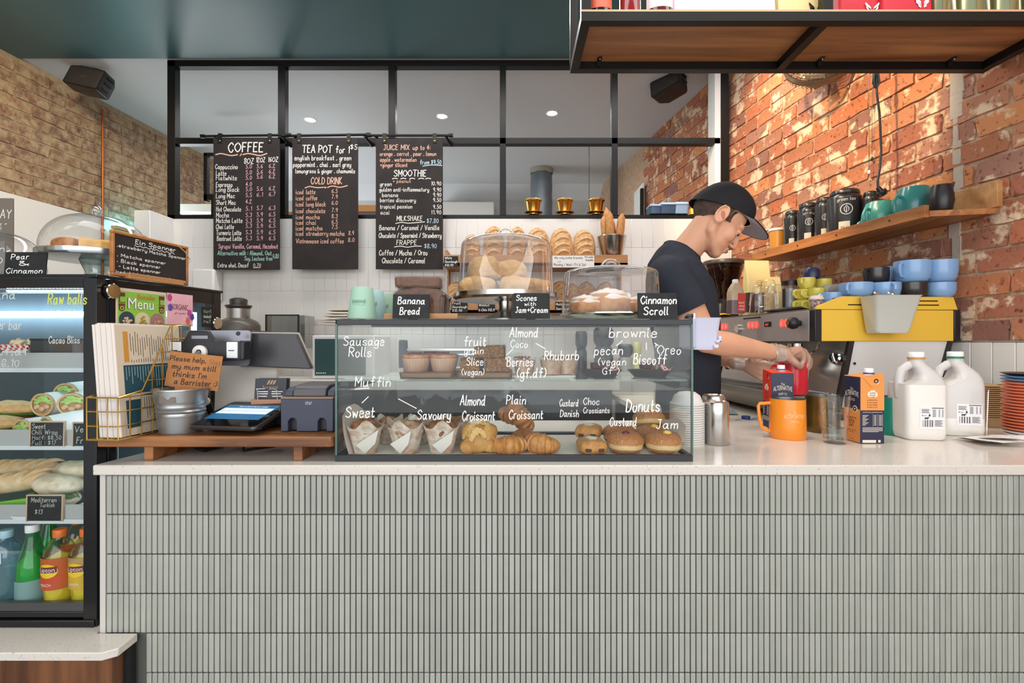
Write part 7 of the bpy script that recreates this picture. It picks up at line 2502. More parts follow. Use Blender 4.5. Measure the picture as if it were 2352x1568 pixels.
rows=[('TEA POT',1020,1340,240,80,'s' if 0 else 'w'),('for 1',1385,1530,243,72,'w'),('$5',1545,1615,205,52,'w'),('english breakfast . green',935,1550,322,50,'w'),('peppermint . chai . earl grey',920,1548,395,50,'w'),('lemongrass & ginger . chamomile',945,1592,463,46,'w'),('COLD DRINK',1115,1450,583,72,'s')]
for tx,b,y,pr,py in (('latte',1158,692,'6.5',680),('coffee',1180,758,'7.9',742),('long black',1272,825,'6.0',808),('chocolate',1265,898,'7.9',888),('mocha',1208,965,'8.3',955),('chai',1168,1025,'6.5',1015),('matcha',1238,1087,'7.5',1072),('strawberry matcha',1478,1145,'8.9',1138)):
 rows+=[('iced',950,1030,y,46,'s'),(tx,1062,b,y,48,'s'),(pr,1340 if y<1100 else 1524,1402 if y<1100 else 1580,py,44,'s')]
rows+=[('Vietnamese iced coffee',950,1468,1228,48,'s'),('8.0',1520,1585,1213,44,'s')]
menu('hanging chalk menu board headed TEA POT, middle of the three',671,822,318,618,4.753,480,300,rows,
  [('s',[(1050,625),(1100,610),(1180,622),(1250,618)],.007),('s',[(1265,618),(1275,622)],.010),('s',[(1295,620),(1350,604),(1430,618),(1510,600)],.007)],(985,1527),1)
rows=[('JUICE MIX',190,460,248,52,'s'),('up to 4:',500,682,248,48,'s'),('orange . carrot . pear . lemon',150,745,312,44,'s'),('apple . watermelon',152,535,374,44,'s'),('+ginger 60cent',150,440,430,42,'s'),('from $9.50',575,798,403,46,'b'),('SMOOTHIE',300,637,530,66,'w'),('+ peanut',285,475,598,36,'s'),
  ('MILKSHAKE',330,597,1000,50,'w'),('$7.80',648,768,1024,46,'b'),('Banana / Caramel / Vanilla',145,778,1098,50,'w'),('Chocolate / Spearmint / Strawberry',140,800,1180,50,'w'),('FRAPPE',328,537,1255,50,'w'),('$8.90',622,748,1290,46,'b'),('Coffee / Mocha / Oreo',143,652,1365,54,'w'),('Chocolate / Caramel',175,625,1448,54,'w')]
for tx,a,b,y,pr,py in (('green',152,272,632,'10.90',625),('golden anti-inflammatory',145,668,690,'9.90',690),('banana',175,342,748,'9.90',745),('berries discovery',152,528,803,'9.50',800),('tropical passion',152,490,870,'9.50',873),('acai',158,250,933,'11.90',930)):
 rows+=[(tx,a,b,y,42,'w'),(pr,715 if len(pr)<5 else 693,797,py,40,'w')]
menu('hanging chalk menu board headed JUICE MIX, rightmost of the three',863,1017,318,618,4.6136,840,290,rows,
  [('b',[(605,422),(700,410),(808,416)],.005),('w',[(318,1030),(380,1018),(450,1026),(540,1020),(625,1012)],.005),('w',[(305,1278),(370,1270),(440,1280),(520,1270),(590,1270)],.005)] +
  [('w',[(a,558),(a+25,550),(a+55,556)],.005) for a in (282,370,465,560,635)],(200,732),2)
for x0,y0,x1,y1,bk,lab in ((466,313,664,310,(492,648),'black hanging rod carrying the COFFEE board'),(652,312,846,309,(676,838),'black hanging rod carrying the TEA POT board'),(848,311,1036,311,(862,1024),'black hanging rod carrying the JUICE MIX board')):
 a,b=W(x0,y0,MD+.008),W(x1,y1,MD+.008)
 t=thing('hanging_rod',lab,'rod',a,0,'menu board rods')
 ob('rod',G().tube([(0,0,0),b-a],.0085,10),black,t)
 for e in (Vector((0,0,0)),b-a):
  ob('end_cap',G().tube([e-Vector((.014,0,0)),e+Vector((.014,0,0))],.013,12),black,t)
 for px in bk:
  q=W(px,y0,MD+.008)-a
  ob('bracket',G().tube([q+Vector((.03,.085,-.03)),q+Vector((.012,.05,-.015)),q],[.018,.010,.010],10),black,t)
# ---------------------------------------------------------------- bread shelves against the tiles
BD=3.20
bs=thing('bread_shelf','two tier pine bread shelf against the white tiles','shelf',(0,0,0))
def bpx(px,d=BD):
 return (px-1176)/F*d
zu,zlw=W(0,585,BD).z,W(0,688,BD).z
ob('upper_tray',G().bx(bpx(1018),bpx(1442),BD,3.49,zu-.07,zu-.05).bx(bpx(1018),bpx(1442),BD,BD+.014,zu-.07,zu),oak,bs,bevel=.001)
ob('lower_tray',G().bx(bpx(1018),bpx(1442),BD,3.49,zlw-.085,zlw-.065).bx(bpx(1018),bpx(1442),BD,BD+.014,zlw-.085,zlw),oak,bs,bevel=.001)
ob('end_board',G().bx(bpx(1018),bpx(1024),BD+.08,3.49,zu-.05,zu+.045),oak,bs)
ob('upright',G().bx(bpx(1018),bpx(1022),BD+.18,3.49,zlw-.065,zu-.07),oak,bs)
ob('upright',G().bx(bpx(1438),bpx(1442),BD+.18,3.49,zlw-.065,zu-.07),oak,bs)
def loaf(label,px,zb,w,h,d,grp,dark=False,tilt=0,rake=-0.22):
 t=thing('bread_loaf',label,'bread',(bpx(px,d),d,zb),0,grp,(rake,R(tilt),0))
 rings=[]
 for k in range(15):
  u=-1+2*k/14
  q=max(.03,1-abs(u)**2.6)**.5
  rings.append([Vector((w/2*q*math.cos(a),.038*q*math.sin(a)+.04,h/2+u*h/2)) for a in [2*PI*i/22 for i in range(22)]])
 ob('loaf',G().loft(rings).jit(.004,22,px),M('loaf_dark',(150,100,58),.8,var=((206,172,130),55,.2),bump=(60,.6)) if dark else loafm,t,ang=70)
 for k in range(4 if h>.19 else 3):
  zc=h*(.22+.19*k)
  pts=[]
  for i in range(9):
   u=-1+i/4
   x=u*w*.36*(1-.5*abs(zc/h-.5))
   zz=zc+u*h*.045+.022*(1-u*u)
   q=max(.05,1-abs(2*zz/h-1)**2.6)**.5
   pts.append((x,.04-.039*q*math.sqrt(max(.02,1-(x/(w/2*q+1e-6))**2)),zz))
  ob('score',G().tube(pts,[.002,.006,.008,.009,.009,.009,.008,.006,.002],8),loafs if not dark else M('score_dark',(196,150,100),.8),t)
 return t
for px,w,h,yb,lab in ((1078,.12,.19,612,'white sourdough loaf at the left end of the top row, leaning low'),(1130,.135,.215,592,'white sourdough loaf second from the left in the top row'),(1184,.13,.21,592,'white sourdough loaf third from the left in the top row'),(1238,.15,.205,590,'white sourdough loaf fourth from the left in the top row'),(1293,.15,.20,588,'white sourdough loaf fifth in the top row, next to the last'),(1346,.145,.19,588,'white sourdough loaf at the right end of the top row, beside the bucket')):
 loaf(lab,px,zu-.034-(.03 if px==1078 else 0),w,h+.045,BD+.06,'loaves in the top row',rake=-.18,tilt=3 if px<1200 else -2)
for px,w,h,dk,lab in ((1044,.12,.19,False,'seeded loaf at the left end of the lower row'),(1290,.12,.20,True,'dark loaf in the lower row between the two domes'),(1318,.10,.18,True,'dark loaf in the lower row at the left behind the wide dome'),(1350,.13,.19,True,'dark loaf in the lower row in the middle behind the wide dome'),(1396,.13,.19,True,'dark loaf in the lower row at the right behind the wide dome'),(1120,.13,.20,True,'dark loaf in the lower row behind the tall dome'),(1180,.13,.20,True,'dark loaf in the lower row further right behind the tall dome')):
 loaf(lab,px,zlw-.047,w,h,BD+.07,'loaves in the lower row',dk)
for tx,x0,x1,y0,y1,lab in ((('White','Sourdough','$10.90'),1020,1052,588,613,'black card reading White Sourdough on the top bread shelf'),(('Fruit','Sourdough','$12.90'),1037,1074,692,717,'black card reading Fruit Sourdough on the lower bread shelf'),(('Walnut','& Chia $12.9'),1098,1137,694,716,'black card reading Walnut and Chia behind the tall stand'),(('Multigrain','Sourdough'),1275,1310,693,713,'black card starting Mul Sou between the two domes')):
 n=len(tx)
 sign(lab,[(q,x0+2,x0+2+(x1-x0-4)*min(1,len(q)/9.),y0+(y1-y0)*(i+.8)/n,5.2) for i,q in enumerate(tx)],x0,x1,y0,y1,BD-.006,chalkb,foot=False,tilt=0,group='black bread cards',w=.15)
t=sign('white card saying bread is baked Monday, Wednesday, Friday and Saturday',[('We only bake breads',1273,1338,594,5),('Pre-order',1343,1363,592,4.5),('on',1281,1288,602,4),('Available',1345,1362,599,4.5),('Monday / Wed / Fri & Sat',1272,1345,610,5.5)],1269,1365,587,614,BD-.004,paper,foot=False,tilt=0,group=None,col=ink,w=.12)
# steel bucket of baguettes
p=(bpx(1405,BD+.12),BD+.12,zu-.049)
t=thing('steel_bucket','polished steel bucket of small baguettes at the right end of the bread shelf','bucket',p)
ob('pail',G().lathe([(0,.004),(.062,.004),(.064,0),(.095,.182),(.098,.184),(.097,.189),(.092,.184),(.062,.01),(0,.01)],36),steel,t,ang=50)
for i,(dx,dy,tl,rl,hh,rz) in enumerate(((-.060,-.01,-5,0,.27,.3),(-.026,-.050,-2,5,.29,.0),(.012,-.005,2,-3,.25,.6),(.040,-.040,7,3,.28,.2),(.060,.01,10,0,.30,.5),(-.01,.045,-3,-3,.34,.2))):
 t=thing('baguette','small pointed baguette in the steel bucket, %s counted from the left'%('first','second','third','fourth','fifth','tallest')[i],'bread',(p[0]+dx*.5,p[1]+dy*.5,p[2]+.02),0,'baguettes in the bucket',(R(rl),R(tl),rz))
 rings=[]
 for k in range(13):
  u=k/12
  r=.026*(1-(2*u-1)**4)**.5+.001
  r*=.55 if u>.95 else 1
  rings.append([Vector((r*math.cos(a),r*.8*math.sin(a),u*(hh+.04))) for a in [2*PI*q/14 for q in range(14)]])
 ob('loaf',G().loft(rings).jit(.004,20,i),M('baguette_pale',(214,160,100),.65,var=((180,116,62),50,.1),bump=(50,.3)),t,ang=70)
# brass drip filters on the sill
fs=EYE+(784-493)/F*3.52
for px,lab in ((1225,'brass drip coffee filter on the black sill in front of the round duct'),(1297,'brass drip coffee filter on the black sill, middle of the three'),(1369,'brass drip coffee filter on the black sill nearest the right')):
 d=3.525
 t=thing('drip_filter',lab,'coffee filter',(bpx(px,d),d,fs),0,'brass drip filters')
 k=d/F
 ob('saucer_rim',G().lathe([(.035,.004),(22*k,.012),(22*k,.015),(.035,.008),(0,.008)],32),brass,t)
 ob('cup',G().lathe([(0,0),(12.5*k,0),(13*k,.01),(17*k,28*k),(20*k,31*k),(20*k,31.8*k),(0,31.8*k)],32),brass,t)
 ob('lid',G().lathe([(20*k,32*k),(17*k,35*k),(4*k,37*k),(2*k,39*k),(0,39*k)],32),brass,t)
for px,w,h,c,lab in ((1502,28,20,(70,96,124),'dark blue tub at the left of the black sill'),(1530,40,24,(56,78,108),'navy blue tub with a pale lid on the black sill'),(1560,34,25,(130,160,196),'pale blue tub wrapped in plastic on the black sill')):
 d,k=3.53,3.53/F
 t=thing('storage_tub',lab,'tub',(bpx(px,d),d,fs),0,'blue tubs on the sill')
 ob('tub',G().loft([rr_(-w*k*.44,w*k*.44,-.05,.05,0,.015),rr_(-w*k/2,w*k/2,-.06,.06,h*k*.8,.02)]),M('tub_%d'%px,c,.35),t,ang=50)
 ob('lid',G().loft([rr_(-w*k*.52,w*k*.52,-.065,.065,h*k*.8,.02),rr_(-w*k*.48,w*k*.48,-.06,.06,h*k,.02)]),M('tub_lid',(150,178,212),.35),t,ang=50)
for i,px in enumerate((1559,1574,1590)):
 t=thing('juice_bottle','tiny juice bottle with an orange cap on the sill, %s of three'%('left','middle','right')[i],'bottle',(bpx(px,3.49),3.49+.02,fs),0,'tiny juice bottles')
 t.location[0]=bpx(px,3.515)
 t.location[1]=3.515
 ob('bottle',G().lathe([(0,0),(.018,0),(.018,.035),(.011,.045),(0,.045)],18),M('juice_yellow',(220,190,60),.25),t)
 ob('cap',G().lathe([(.0115,.044),(.0115,.058),(0,.058)],16),ocap,t)
# ---------------------------------------------------------------- speakers
def speaker(label,p,rot,w,h,dp,arm):
 t=thing('speaker',label,'speaker',p,0,'ceiling speakers',rot)
 ob('cabinet',G().loft([[Vector((v.x,-dp*.5,v.y)) for v in rr_(-w/2,w/2,-h/2,h/2,0,.02)],[Vector((v.x,dp*.1,v.y)) for v in rr_(-w/2,w/2,-h/2,h/2,0,.02)],[Vector((v.x,dp*.5,v.y)) for v in rr_(-w*.36,w*.36,-h*.40,h*.40,0,.02)]]),blackp,t,ang=40)
 ob('grille',G().loft([[Vector((v.x,-dp*.5-.001,v.y)) for v in rr_(-w*.47,w*.47,-h*.45,h*.45,0,.015)],[Vector((v.x,-dp*.56,v.y)) for v in rr_(-w*.40,w*.40,-h*.36,h*.36,0,.012)]]),M('grille_dark',(38,34,32),.7,bump=(400,.4)),t,ang=30)
 ob('badge',G().bx(-.02,.02,-dp*.565,-dp*.56,-.006,.0),M('grille_badge',(70,66,62),.4),t)
 for k in range(3):
  ob('rib',G().bx(w/2-.002,w/2+.006,-dp*.3,dp*.1,-h*.3+k*h*.28,-h*.3+k*h*.28+.01),blackp,t)
 return t
d=3.62
p=W(212,192,d)
t=speaker('black box speaker on a ceiling bracket by the left brick wall',p,(R(-14),R(14),R(-4)),.27,.16,.14,0)
inv=t.rotation_euler.to_matrix().inverted()
top=inv @ Vector((.005,.03,ZC-p.z))
ob('mount_arm',G().tube([(0,.02,.06),top*.6+Vector((0,.01,0)),top],.012,10),blackp,t)
ob('mount_disc',G().lathe([(0,-.012),(.05,-.012),(.05,-.001),(0,-.001)],24,m=Matrix.Translation(top) @ inv.to_4x4()),blackp,t)
d=3.78
p=W(1540,196,d)
t=speaker('black box speaker seen from its side behind the partition at right',p,(R(-8),R(-10),R(-48)),.24,.17,.17,0)
inv=t.rotation_euler.to_matrix().inverted()
top=inv @ Vector((0,.0,ZC-p.z))
ob('mount_arm',G().tube([(0,.02,.06),top],.012,10),blackp,t)
# ---------------------------------------------------------------- wall pipe, insect light, rear room
xw=lambda y: -3.41+.09*(y-3.5)
t=thing('copper_pipe','thin copper pipe running down the left brick wall','pipe',(xw(4.08)+.022,4.08,1.0))
ob('pipe',G().tube([(0,0,0),(0,0,2.19)],.009,10),M('copper',(176,100,54),.35,.8),t)
ob('pipe_clip',G().bx(-.018,.012,-.012,.012,1.2,1.215),M('copper',(176,100,54),.35,.8),t)
t=thing('insect_light','louvred insect light glowing cyan on the left brick wall','insect light',(xw(4.30)+.025,4.30,2.255),math.atan2(1,.09))
ob('housing',G().bx(-.17,.17,-.07,0,-.16,-.13),M('louvre_olive',(186,178,130),.5),t)
for k in range(4):
 ob('slat',G().bx(-.17,.17,-.075,-.02,-.128+k*.034,-.100+k*.034),MATS['louvre_olive'],t)
ob('tube',G().tube([(-.15,-.035,.016),(.15,-.035,.016)],.010,10),M('cyan_tube',(120,236,255),.4,emit=((90,226,255),26)),t)
def plain(nm,lab,cat,g,mat,bevel=.002,grp=None):
 o=ob(nm,g,mat,bevel=bevel)
 return tag(o,lab,cat,grp)
def rb_(x0,x1,y0,y1,d,dep):
 a,b=W(x0,y1,d),W(x1,y0,d)
 return G().bx(a.x,b.x,d,d+dep,a.z,b.z)
galvd=M('galvanised_duct',(128,136,142),.4,.5,var=((104,112,118),6,.1))
d=5.6
a=W(1245,500,d)
t=thing('round_duct','round galvanised duct rising to the ceiling in the rear room','duct',(a.x,d+.13,a.z-.3))
ob('duct',G().lathe([(.122,0)]+[(.122+(.004 if i%2 else 0),.10*i) for i in range(1,9)]+[(.122,ZC-a.z+.3)],32),galvd,t)
ob('collar',G().lathe([(.128,ZC-a.z+.24),(.134,ZC-a.z+.299)],32).jit(.012,20),M('collar_plaster',(150,148,134),.9),t)
plain('air_conditioner','white wall unit in the rear room seen through the partition','air conditioner',rb_(1000,1135,463,520,6.15,.24),M('unit_white',(222,220,214),.5),.01)
t=thing('pull_string','thin dark string hanging from the rear ceiling left of the right bay','cord',W(1353,330,5.0))
ob('cord',G().tube([(0,0,ZC-W(0,330,5.0).z),(0,0,-.75)],.003,5),mblk,t)
plain('rear_shelf','white shelf board in the rear room behind the COFFEE board','shelf',rb_(400,500,468,486,4.6,.4),white)
plain('rear_cabinet','white low cabinet in the rear room below the white shelf','cabinet',rb_(395,520,494,560,4.7,.5),white)
for x0,x1,y0,y1,c,lab in ((472,520,452,467,(206,160,110),'flat carton on the white rear shelf behind the COFFEE board'),(820,866,470,486,(196,140,80),'brown carton in the rear room between two boards'),(820,866,487,500,(110,92,96),'dark carton under the brown one between two boards'),(655,676,486,500,(150,116,84),'small carton in the rear room left of the TEA POT board')):
 plain('carton_box',lab,'box',rb_(x0,x1,y0,y1,4.62,.3),M('carton_%d_%d'%(x0,y0),c,.7),.003,'cartons in the rear room')
plain('carton_rack','dark rack in the rear room carrying the cartons','rack',rb_(640,880,501,520,4.6,.4).bx(W(640,0,4.6).x,W(650,0,4.6).x,4.62,4.98,0,W(0,505,4.6).z).bx(W(870,0,4.6).x,W(880,0,4.6).x,4.62,4.98,0,W(0,505,4.6).z),mblk)
t=thing('folding_steps','black framed steps standing in the rear room at the left','steps',W(490,462,4.4))
for x0,x1,y0,y1 in ((467,476,352,462),(467,520,350,358),(467,520,445,460)):
 g=rb_(x0,x1,y0,y1,4.4,.04)
 q=W(490,462,4.4)
 ob('frame_bar',g.move(-q.x,-q.y,-q.z),black,t,bevel=.004)
ob('leg',G().bx(-.02,.02,0,.04,-W(0,462,4.4).z,.01),black,t)
# ---------------------------------------------------------------- appliances on the back bench
def bt(px,d):
 return (bpx(px,d),d,BT)
t=thing('juicer','dark juicer with a steel chute on the back bench','juicer',bt(548,3.15))
k=3.15/F
zj=lambda py: EYE+(784-py)*k-BT
ob('base',G().loft([rr_(-40*k,66*k,-.11,.11,0,.04),rr_(-38*k,62*k,-.10,.10,zj(760),.04)]),M('juicer_grey',(92,86,80),.35),t,ang=50)
ob('bowl',G().lathe([(46*k,zj(762)),(46*k,zj(748)),(40*k,zj(738)),(26*k,zj(731)),(0,zj(731))],36),M('juicer_grey',(92,86,80),.35),t)
ob('chute',G().lathe([(24*k,zj(733)),(24*k,zj(706)),(0,zj(706))],32),steelb,t)
ob('collar',G().lathe([(24*k,zj(709)),(28*k,zj(704)),(28*k,zj(701)),(0,zj(701))],32),M('juicer_dark',(62,58,55),.35),t)
ob('pusher',G().lathe([(18*k,zj(701)),(19*k,zj(690)),(18*k,zj(687)),(10*k,zj(684)),(0,zj(684))],32),M('juicer_dark',(62,58,55),.35),t)
t=thing('blender_jug','clear smoked plastic container on the back bench','container',bt(658,3.20))
ob('container',rb_(611,700,724,800,3.20,.16).move(-bpx(658,3.2),-3.2,-BT),glass('grey_plastic',(186,186,180),.06,2,haze=.12,hazecol=(120,120,112)),t)
ob('frame',rb_(610,685,722,725,3.19,.01).add(*[(q.v,q.f) for q in [rb_(609,612,722,800,3.19,.01)]][0]).add(*[(q.v,q.f) for q in [rb_(683,686,722,800,3.19,.01)]][0]).move(-bpx(658,3.2),-3.2,-BT),mblk,t)
t=thing('counter_oven','white counter top oven with a dark glass door on the back bench','oven',bt(790,3.0))
ob('body',rb_(717,860,770,869.5,3.0,.40).move(-bpx(790,3.0),-3.0,-BT),whitepl,t,bevel=.006)
ob('door_glass',rb_(723,840,778,862,2.996,.003).move(-bpx(790,3.0),-3.0,-BT),M('oven_glass',(66,92,94),.12),t)
g=G()
for i in range(6):
 g.add(*[(q.v,q.f) for q in [rb_(726+i*4,728+i*4,855,858,2.9945,.001)]][0])
ob('dots',g.move(-bpx(790,3.0),-3.0,-BT),paper,t,kind='stuff')
t=thing('bag_box','clear box stuffed with paper bags and straws on the white oven','box',(bpx(770,3.1),3.1,W(0,769.5,3.0).z))
kz=3.1/F
ob('box',G().bx(-50*kz,40*kz,0,.2,.001,36*kz),acrylic,t)
for i in range(6):
 ob('paper_bag',G().bx(-44*kz+i*.012,20*kz+i*.01,.02,.16,24*kz+i*.018,24*kz+i*.018+.012).jit(.006,20,i),M('bag_cream',(228,218,202),.8),t)
ob('orange_packet',G().ell((36*kz,.03,52*kz),(.032,.03,.035),10,7).jit(.02,30),M('packet_orange',(232,120,82),.5),t)
t=thing('sandwich_press','steel sandwich press on the back bench seen through the display case','press',bt(1015,3.0))
ob('body',rb_(925,1105,800,869.5,3.0,.36).move(-bpx(1015,3.0),-3.0,-BT),M('press_grey',(142,142,146),.35,.5),t,bevel=.006)
for y0,y1 in ((800,806),(812,816),(842,846)):
 ob('trim_bar',rb_(915,1108,y0,y1,2.985,.012).move(-bpx(1015,3.0),-3.0,-BT),steel,t,bevel=.002)
ob('handle',rb_(915,935,780,845,2.98,.03).move(-bpx(1015,3.0),-3.0,-BT),M('press_handle',(72,76,88),.4),t,bevel=.01)
for px,y0,w,c,lab in ((1335,760,13,(40,40,46),'dark slim blender on the back bench behind the glass case'),(1386,752,22,(54,54,58),'dark spice grinder on the back bench behind the brownies'),(1436,790,16,(170,174,168),'pale tub with a dark lid on the back bench'),(1463,785,9,(214,214,150),'yellow squeeze bottle on the back bench')):
 t=thing('bench_canister',lab,'container',bt(px,3.06),0,'containers on the back bench')
 kk=3.06/F
 h=EYE+(784-y0)*kk-BT
 ob('body',G().lathe([(0,0),(w*kk,0),(w*kk,h*.55),(w*.8*kk,h*.62),(0,h*.62)],28),M('cont_%d'%px,c,.35),t)
 ob('top',G().lathe([(w*.7*kk,h*.62),(w*1.05*kk,h*.72),(w*1.05*kk,h*.94),(w*.8*kk,h),(0,h)],28),M('cont_%d'%px,c,.35) if px>1450 or px<1340 else mblk,t)
o=ob('tea_towel',G().grid(lambda u,v: (-.30+u*.60,-.01+v*.30,.002+.006*abs(math.sin(u*8))*math.sin(v*3)),20,8),M('towel_cream',(226,214,190),.9,bump=(120,.3)),ang=80)
o.location=bt(1005,2.89)
tag(o,'cream tea towel with blue stitching spread on the back bench','cloth')
g=G()
for i in range(26):
 g.bx(-.29+i*.023,-.285+i*.023,-.0115,.012,.0065,.0085)
ob('stitching',g,M('stitch_blue',(90,104,120),.9),o,kind='stuff')
plain('soap_dispenser','white rounded wall dispenser behind the Ein Spanner board','dispenser',rb_(440,491,617,690,3.38,.105),white,.012)
# ---------------------------------------------------------------- barista
def cap_(g,a,b,ra,rb,n=14):
 a,b=Vector(a),Vector(b)
 g.ell(a,ra,n,8).ell(b,rb,n,8)
 g.tube([a,b],[ra,rb],n)
 return g
def chain(g,pts,rs,n=12):
 for i in range(len(pts)-1):
  cap_(g,pts[i],pts[i+1],rs[i],rs[i+1],n)
 return g
def fuse(o,vox,it=6,fac=.5):
 m_=o.modifiers.new('remesh','REMESH')
 m_.mode='VOXEL'
 m_.voxel_size=vox
 m_.use_smooth_shade=True
 s_=o.modifiers.new('smooth','SMOOTH')
 s_.factor=fac
 s_.iterations=it
 return o
skin=M('skin',(226,172,140),.5,sss=.08,var=((216,156,124),7,0.0))
shirt=M('shirt_charcoal',(48,51,60),.9,spec=.2,bump=(9,.35,.03))
PT=thing('person','man in a charcoal t-shirt and dark cap, head bent over a red milk jug','person',(W(1577,0,1.98).x,1.98,0))
PO=Vector(PT.location)
def Q(px,py,d):
 return W(px,py,d)-PO
HC=Q(1652,499,1.90)
TH=R(43)
HS=1.06
HM=Matrix.Translation(HC) @ Matrix.Rotation(TH,4,'Y') @ Matrix.Scale(HS,4)
def H(x,y,z):
 return HM @ Vector((x,y,z))
hd=G()
hd.ell((-.012,0,.025),(.098,.075,.090),24,16)
hd.ell((.030,0,-.042),(.064,.058,.070),20,14)
hd.ell((.034,0,-.072),(.060,.054,.046),20,12)
hd.ell((.073,0,-.102),(.025,.026,.021),14,8)
for s_ in (-1,1):
 chain(hd,[(-.004,s_*.050,-.050),(.004,s_*.047,-.072),(.045,s_*.030,-.094),(.074,s_*.012,-.106)],[.020,.018,.017,.016],12)
 hd.ell((.054,s_*.036,-.040),(.032,.024,.032),12,8)
 hd.ell((.104,s_*.010,-.050),(.010,.007,.007),10,6)
 hd.ell((-.010,s_*.072,-.023),(.017,.010,.031),14,8,mx((0,0,0),(0,R(-8),0)))
 hd.tube([(-.012+.019*math.cos(a),s_*(.079+.004*math.sin(a)),-.020+.031*math.sin(a)-.003*math.cos(a)) for a in [i*2*PI/20 for i in range(20)]],.0042,8,closed=True)
hd.ell((.074,0,.012),(.020,.050,.016),16,8)
chain(hd,[(.092,0,.002),(.104,0,-.022),(.112,0,-.044)],[.008,.009,.0105],10)
hd.ell((.096,0,-.069),(.009,.022,.0055),12,6)
hd.ell((.093,0,-.081),(.009,.019,.0065),12,6)
hd.tf(HM)
g=G()
g.add(hd.v,hd.f)
neck=Q(1556,598,1.96)
chain(g,[H(-.018,0,-.040),Q(1600,546,1.92),Q(1577,575,1.94),neck,neck+Vector((0,.02,-.06))],[.052,.055,.058,.064,.08],18)
# near (right) arm
sh=Q(1545,632,1.805)
el=Q(1622,782,1.79)
wr=Q(1786,811,1.865)
chain(g,[sh,sh.lerp(el,.45),el],[.058,.055,.045],16)
chain(g,[el,el.lerp(wr,.28),el.lerp(wr,.7),wr],[.044,.046,.034,.027],16)
# far (left) arm
shl=Q(1560,640,2.17)
ell_=Q(1598,800,2.20)
wrl=Q(1703,836,2.05)
chain(g,[shl,shl.lerp(ell_,.5),ell_,ell_.lerp(wrl,.35),wrl],[.056,.052,.044,.043,.028],14)
PIT=W(1820,0,1.95)
pr_=.054
PZ=1.0968
def hand_(e):
 """both hands closed on the jug; e inflates them for the gloves"""
 h=G()
 # right hand over the top of the jug
 kn=[Q(1836,803,1.885),Q(1846,808,1.91),Q(1851,814,1.935),Q(1850,821,1.96)]
 palm=[Q(1806,812,1.872),Q(1808,816,1.89),Q(1808,820,1.905),Q(1806,824,1.92)]
 for a,b in zip(palm,kn):
  chain(h,[wr.lerp(a,.2),a,b],[.020+e,.020+e,.0135+e],10)
 for i,(b,L1,L2,L3) in enumerate(zip(kn,(.040,.045,.042,.032),(.026,.028,.026,.020),(.020,.021,.020,.017))):
  d1=Vector((.62,.10,-.62-.05*i)).normalized()
  d2=Vector((.05,.12,-1)).normalized()
  d3=Vector((-.62,.05,-.75)).normalized()
  p1=b+d1*L1*.62
  p2=p1+d2*L2
  p3=p2+d3*L3
  chain(h,[b,p1,p2,p3],[.0125+e,.0105+e,.0095+e,.0075+e],8)
 tb=wr.lerp(kn[0],.35)+Vector((0,-.012,-.014))
 chain(h,[tb,tb+Vector((.028,-.006,-.026)),tb+Vector((.055,.012,-.040)),tb+Vector((.070,.030,-.043))],[.016+e,.0125+e,.011+e,.009+e],8)
 # left hand closed round the handle side
 kl=[Q(1746,834,1.985),Q(1750,846,1.98),Q(1751,858,1.98),Q(1749,869,1.985)]
 for i,b in enumerate(kl):
  pb=wrl.lerp(b,.45)
  chain(h,[wrl.lerp(pb,.3),pb,b],[.021+e,.019+e,.0125+e],10)
  p1=b+Vector((.034,-.030,-.004))
  p2=p1+Vector((.018,.004,-.003))*1.2
  p3=p2+Vector((-.004,.020,-.002))
  chain(h,[b,p1,p2,p3],[.012+e,.0105+e,.0095+e,.0075+e],8)
 t0=wrl.lerp(kl[0],.5)+Vector((0,-.01,.016))
 chain(h,[t0,t0+Vector((.030,-.010,.010)),t0+Vector((.056,-.012,.006)),t0+Vector((.072,-.008,.0))],[.015+e,.012+e,.0105+e,.0085+e],8)
 return h
hb=hand_(0)
g.add(hb.v,hb.f)
fuse(ob('body',g,skin,PT),.0040,9)
glv=hand_(.0022)
chain(glv,[wr-Vector((.022,0,-.004)),wr+Vector((.02,0,0))],[.034,.031],14)
chain(glv,[wrl-Vector((.022,-.01,-.004)),wrl+Vector((.02,-.005,0))],[.034,.031],14)
glove=glass('glove_film',(250,244,238),.05,2.2,rough=.25,haze=.16,hazecol=(246,232,222))
fuse(ob('gloves',glv,glove,PT),.005,3)
for w_,dv in ((wr,Vector((-.03,0,.004))),(wrl,Vector((-.03,.02,.004)))):
 ax=dv.normalized().to_track_quat('Z','Y').to_matrix().to_4x4()
 c=G().lathe([(.031,-.02),(.034,.0),(.033,.010),(.037,.018),(.0365,.022)],28,fn=lambda r,z,a,k: (r*(1+.05*math.sin(5*a+k)),z+.004*math.sin(3*a)),m=Matrix.Translation(w_) @ ax)
 ob('glove_cuff',c,glass('glove_cuff_film',(244,238,232),.08,1.8,rough=.3,haze=.35,hazecol=(240,230,222)),PT)
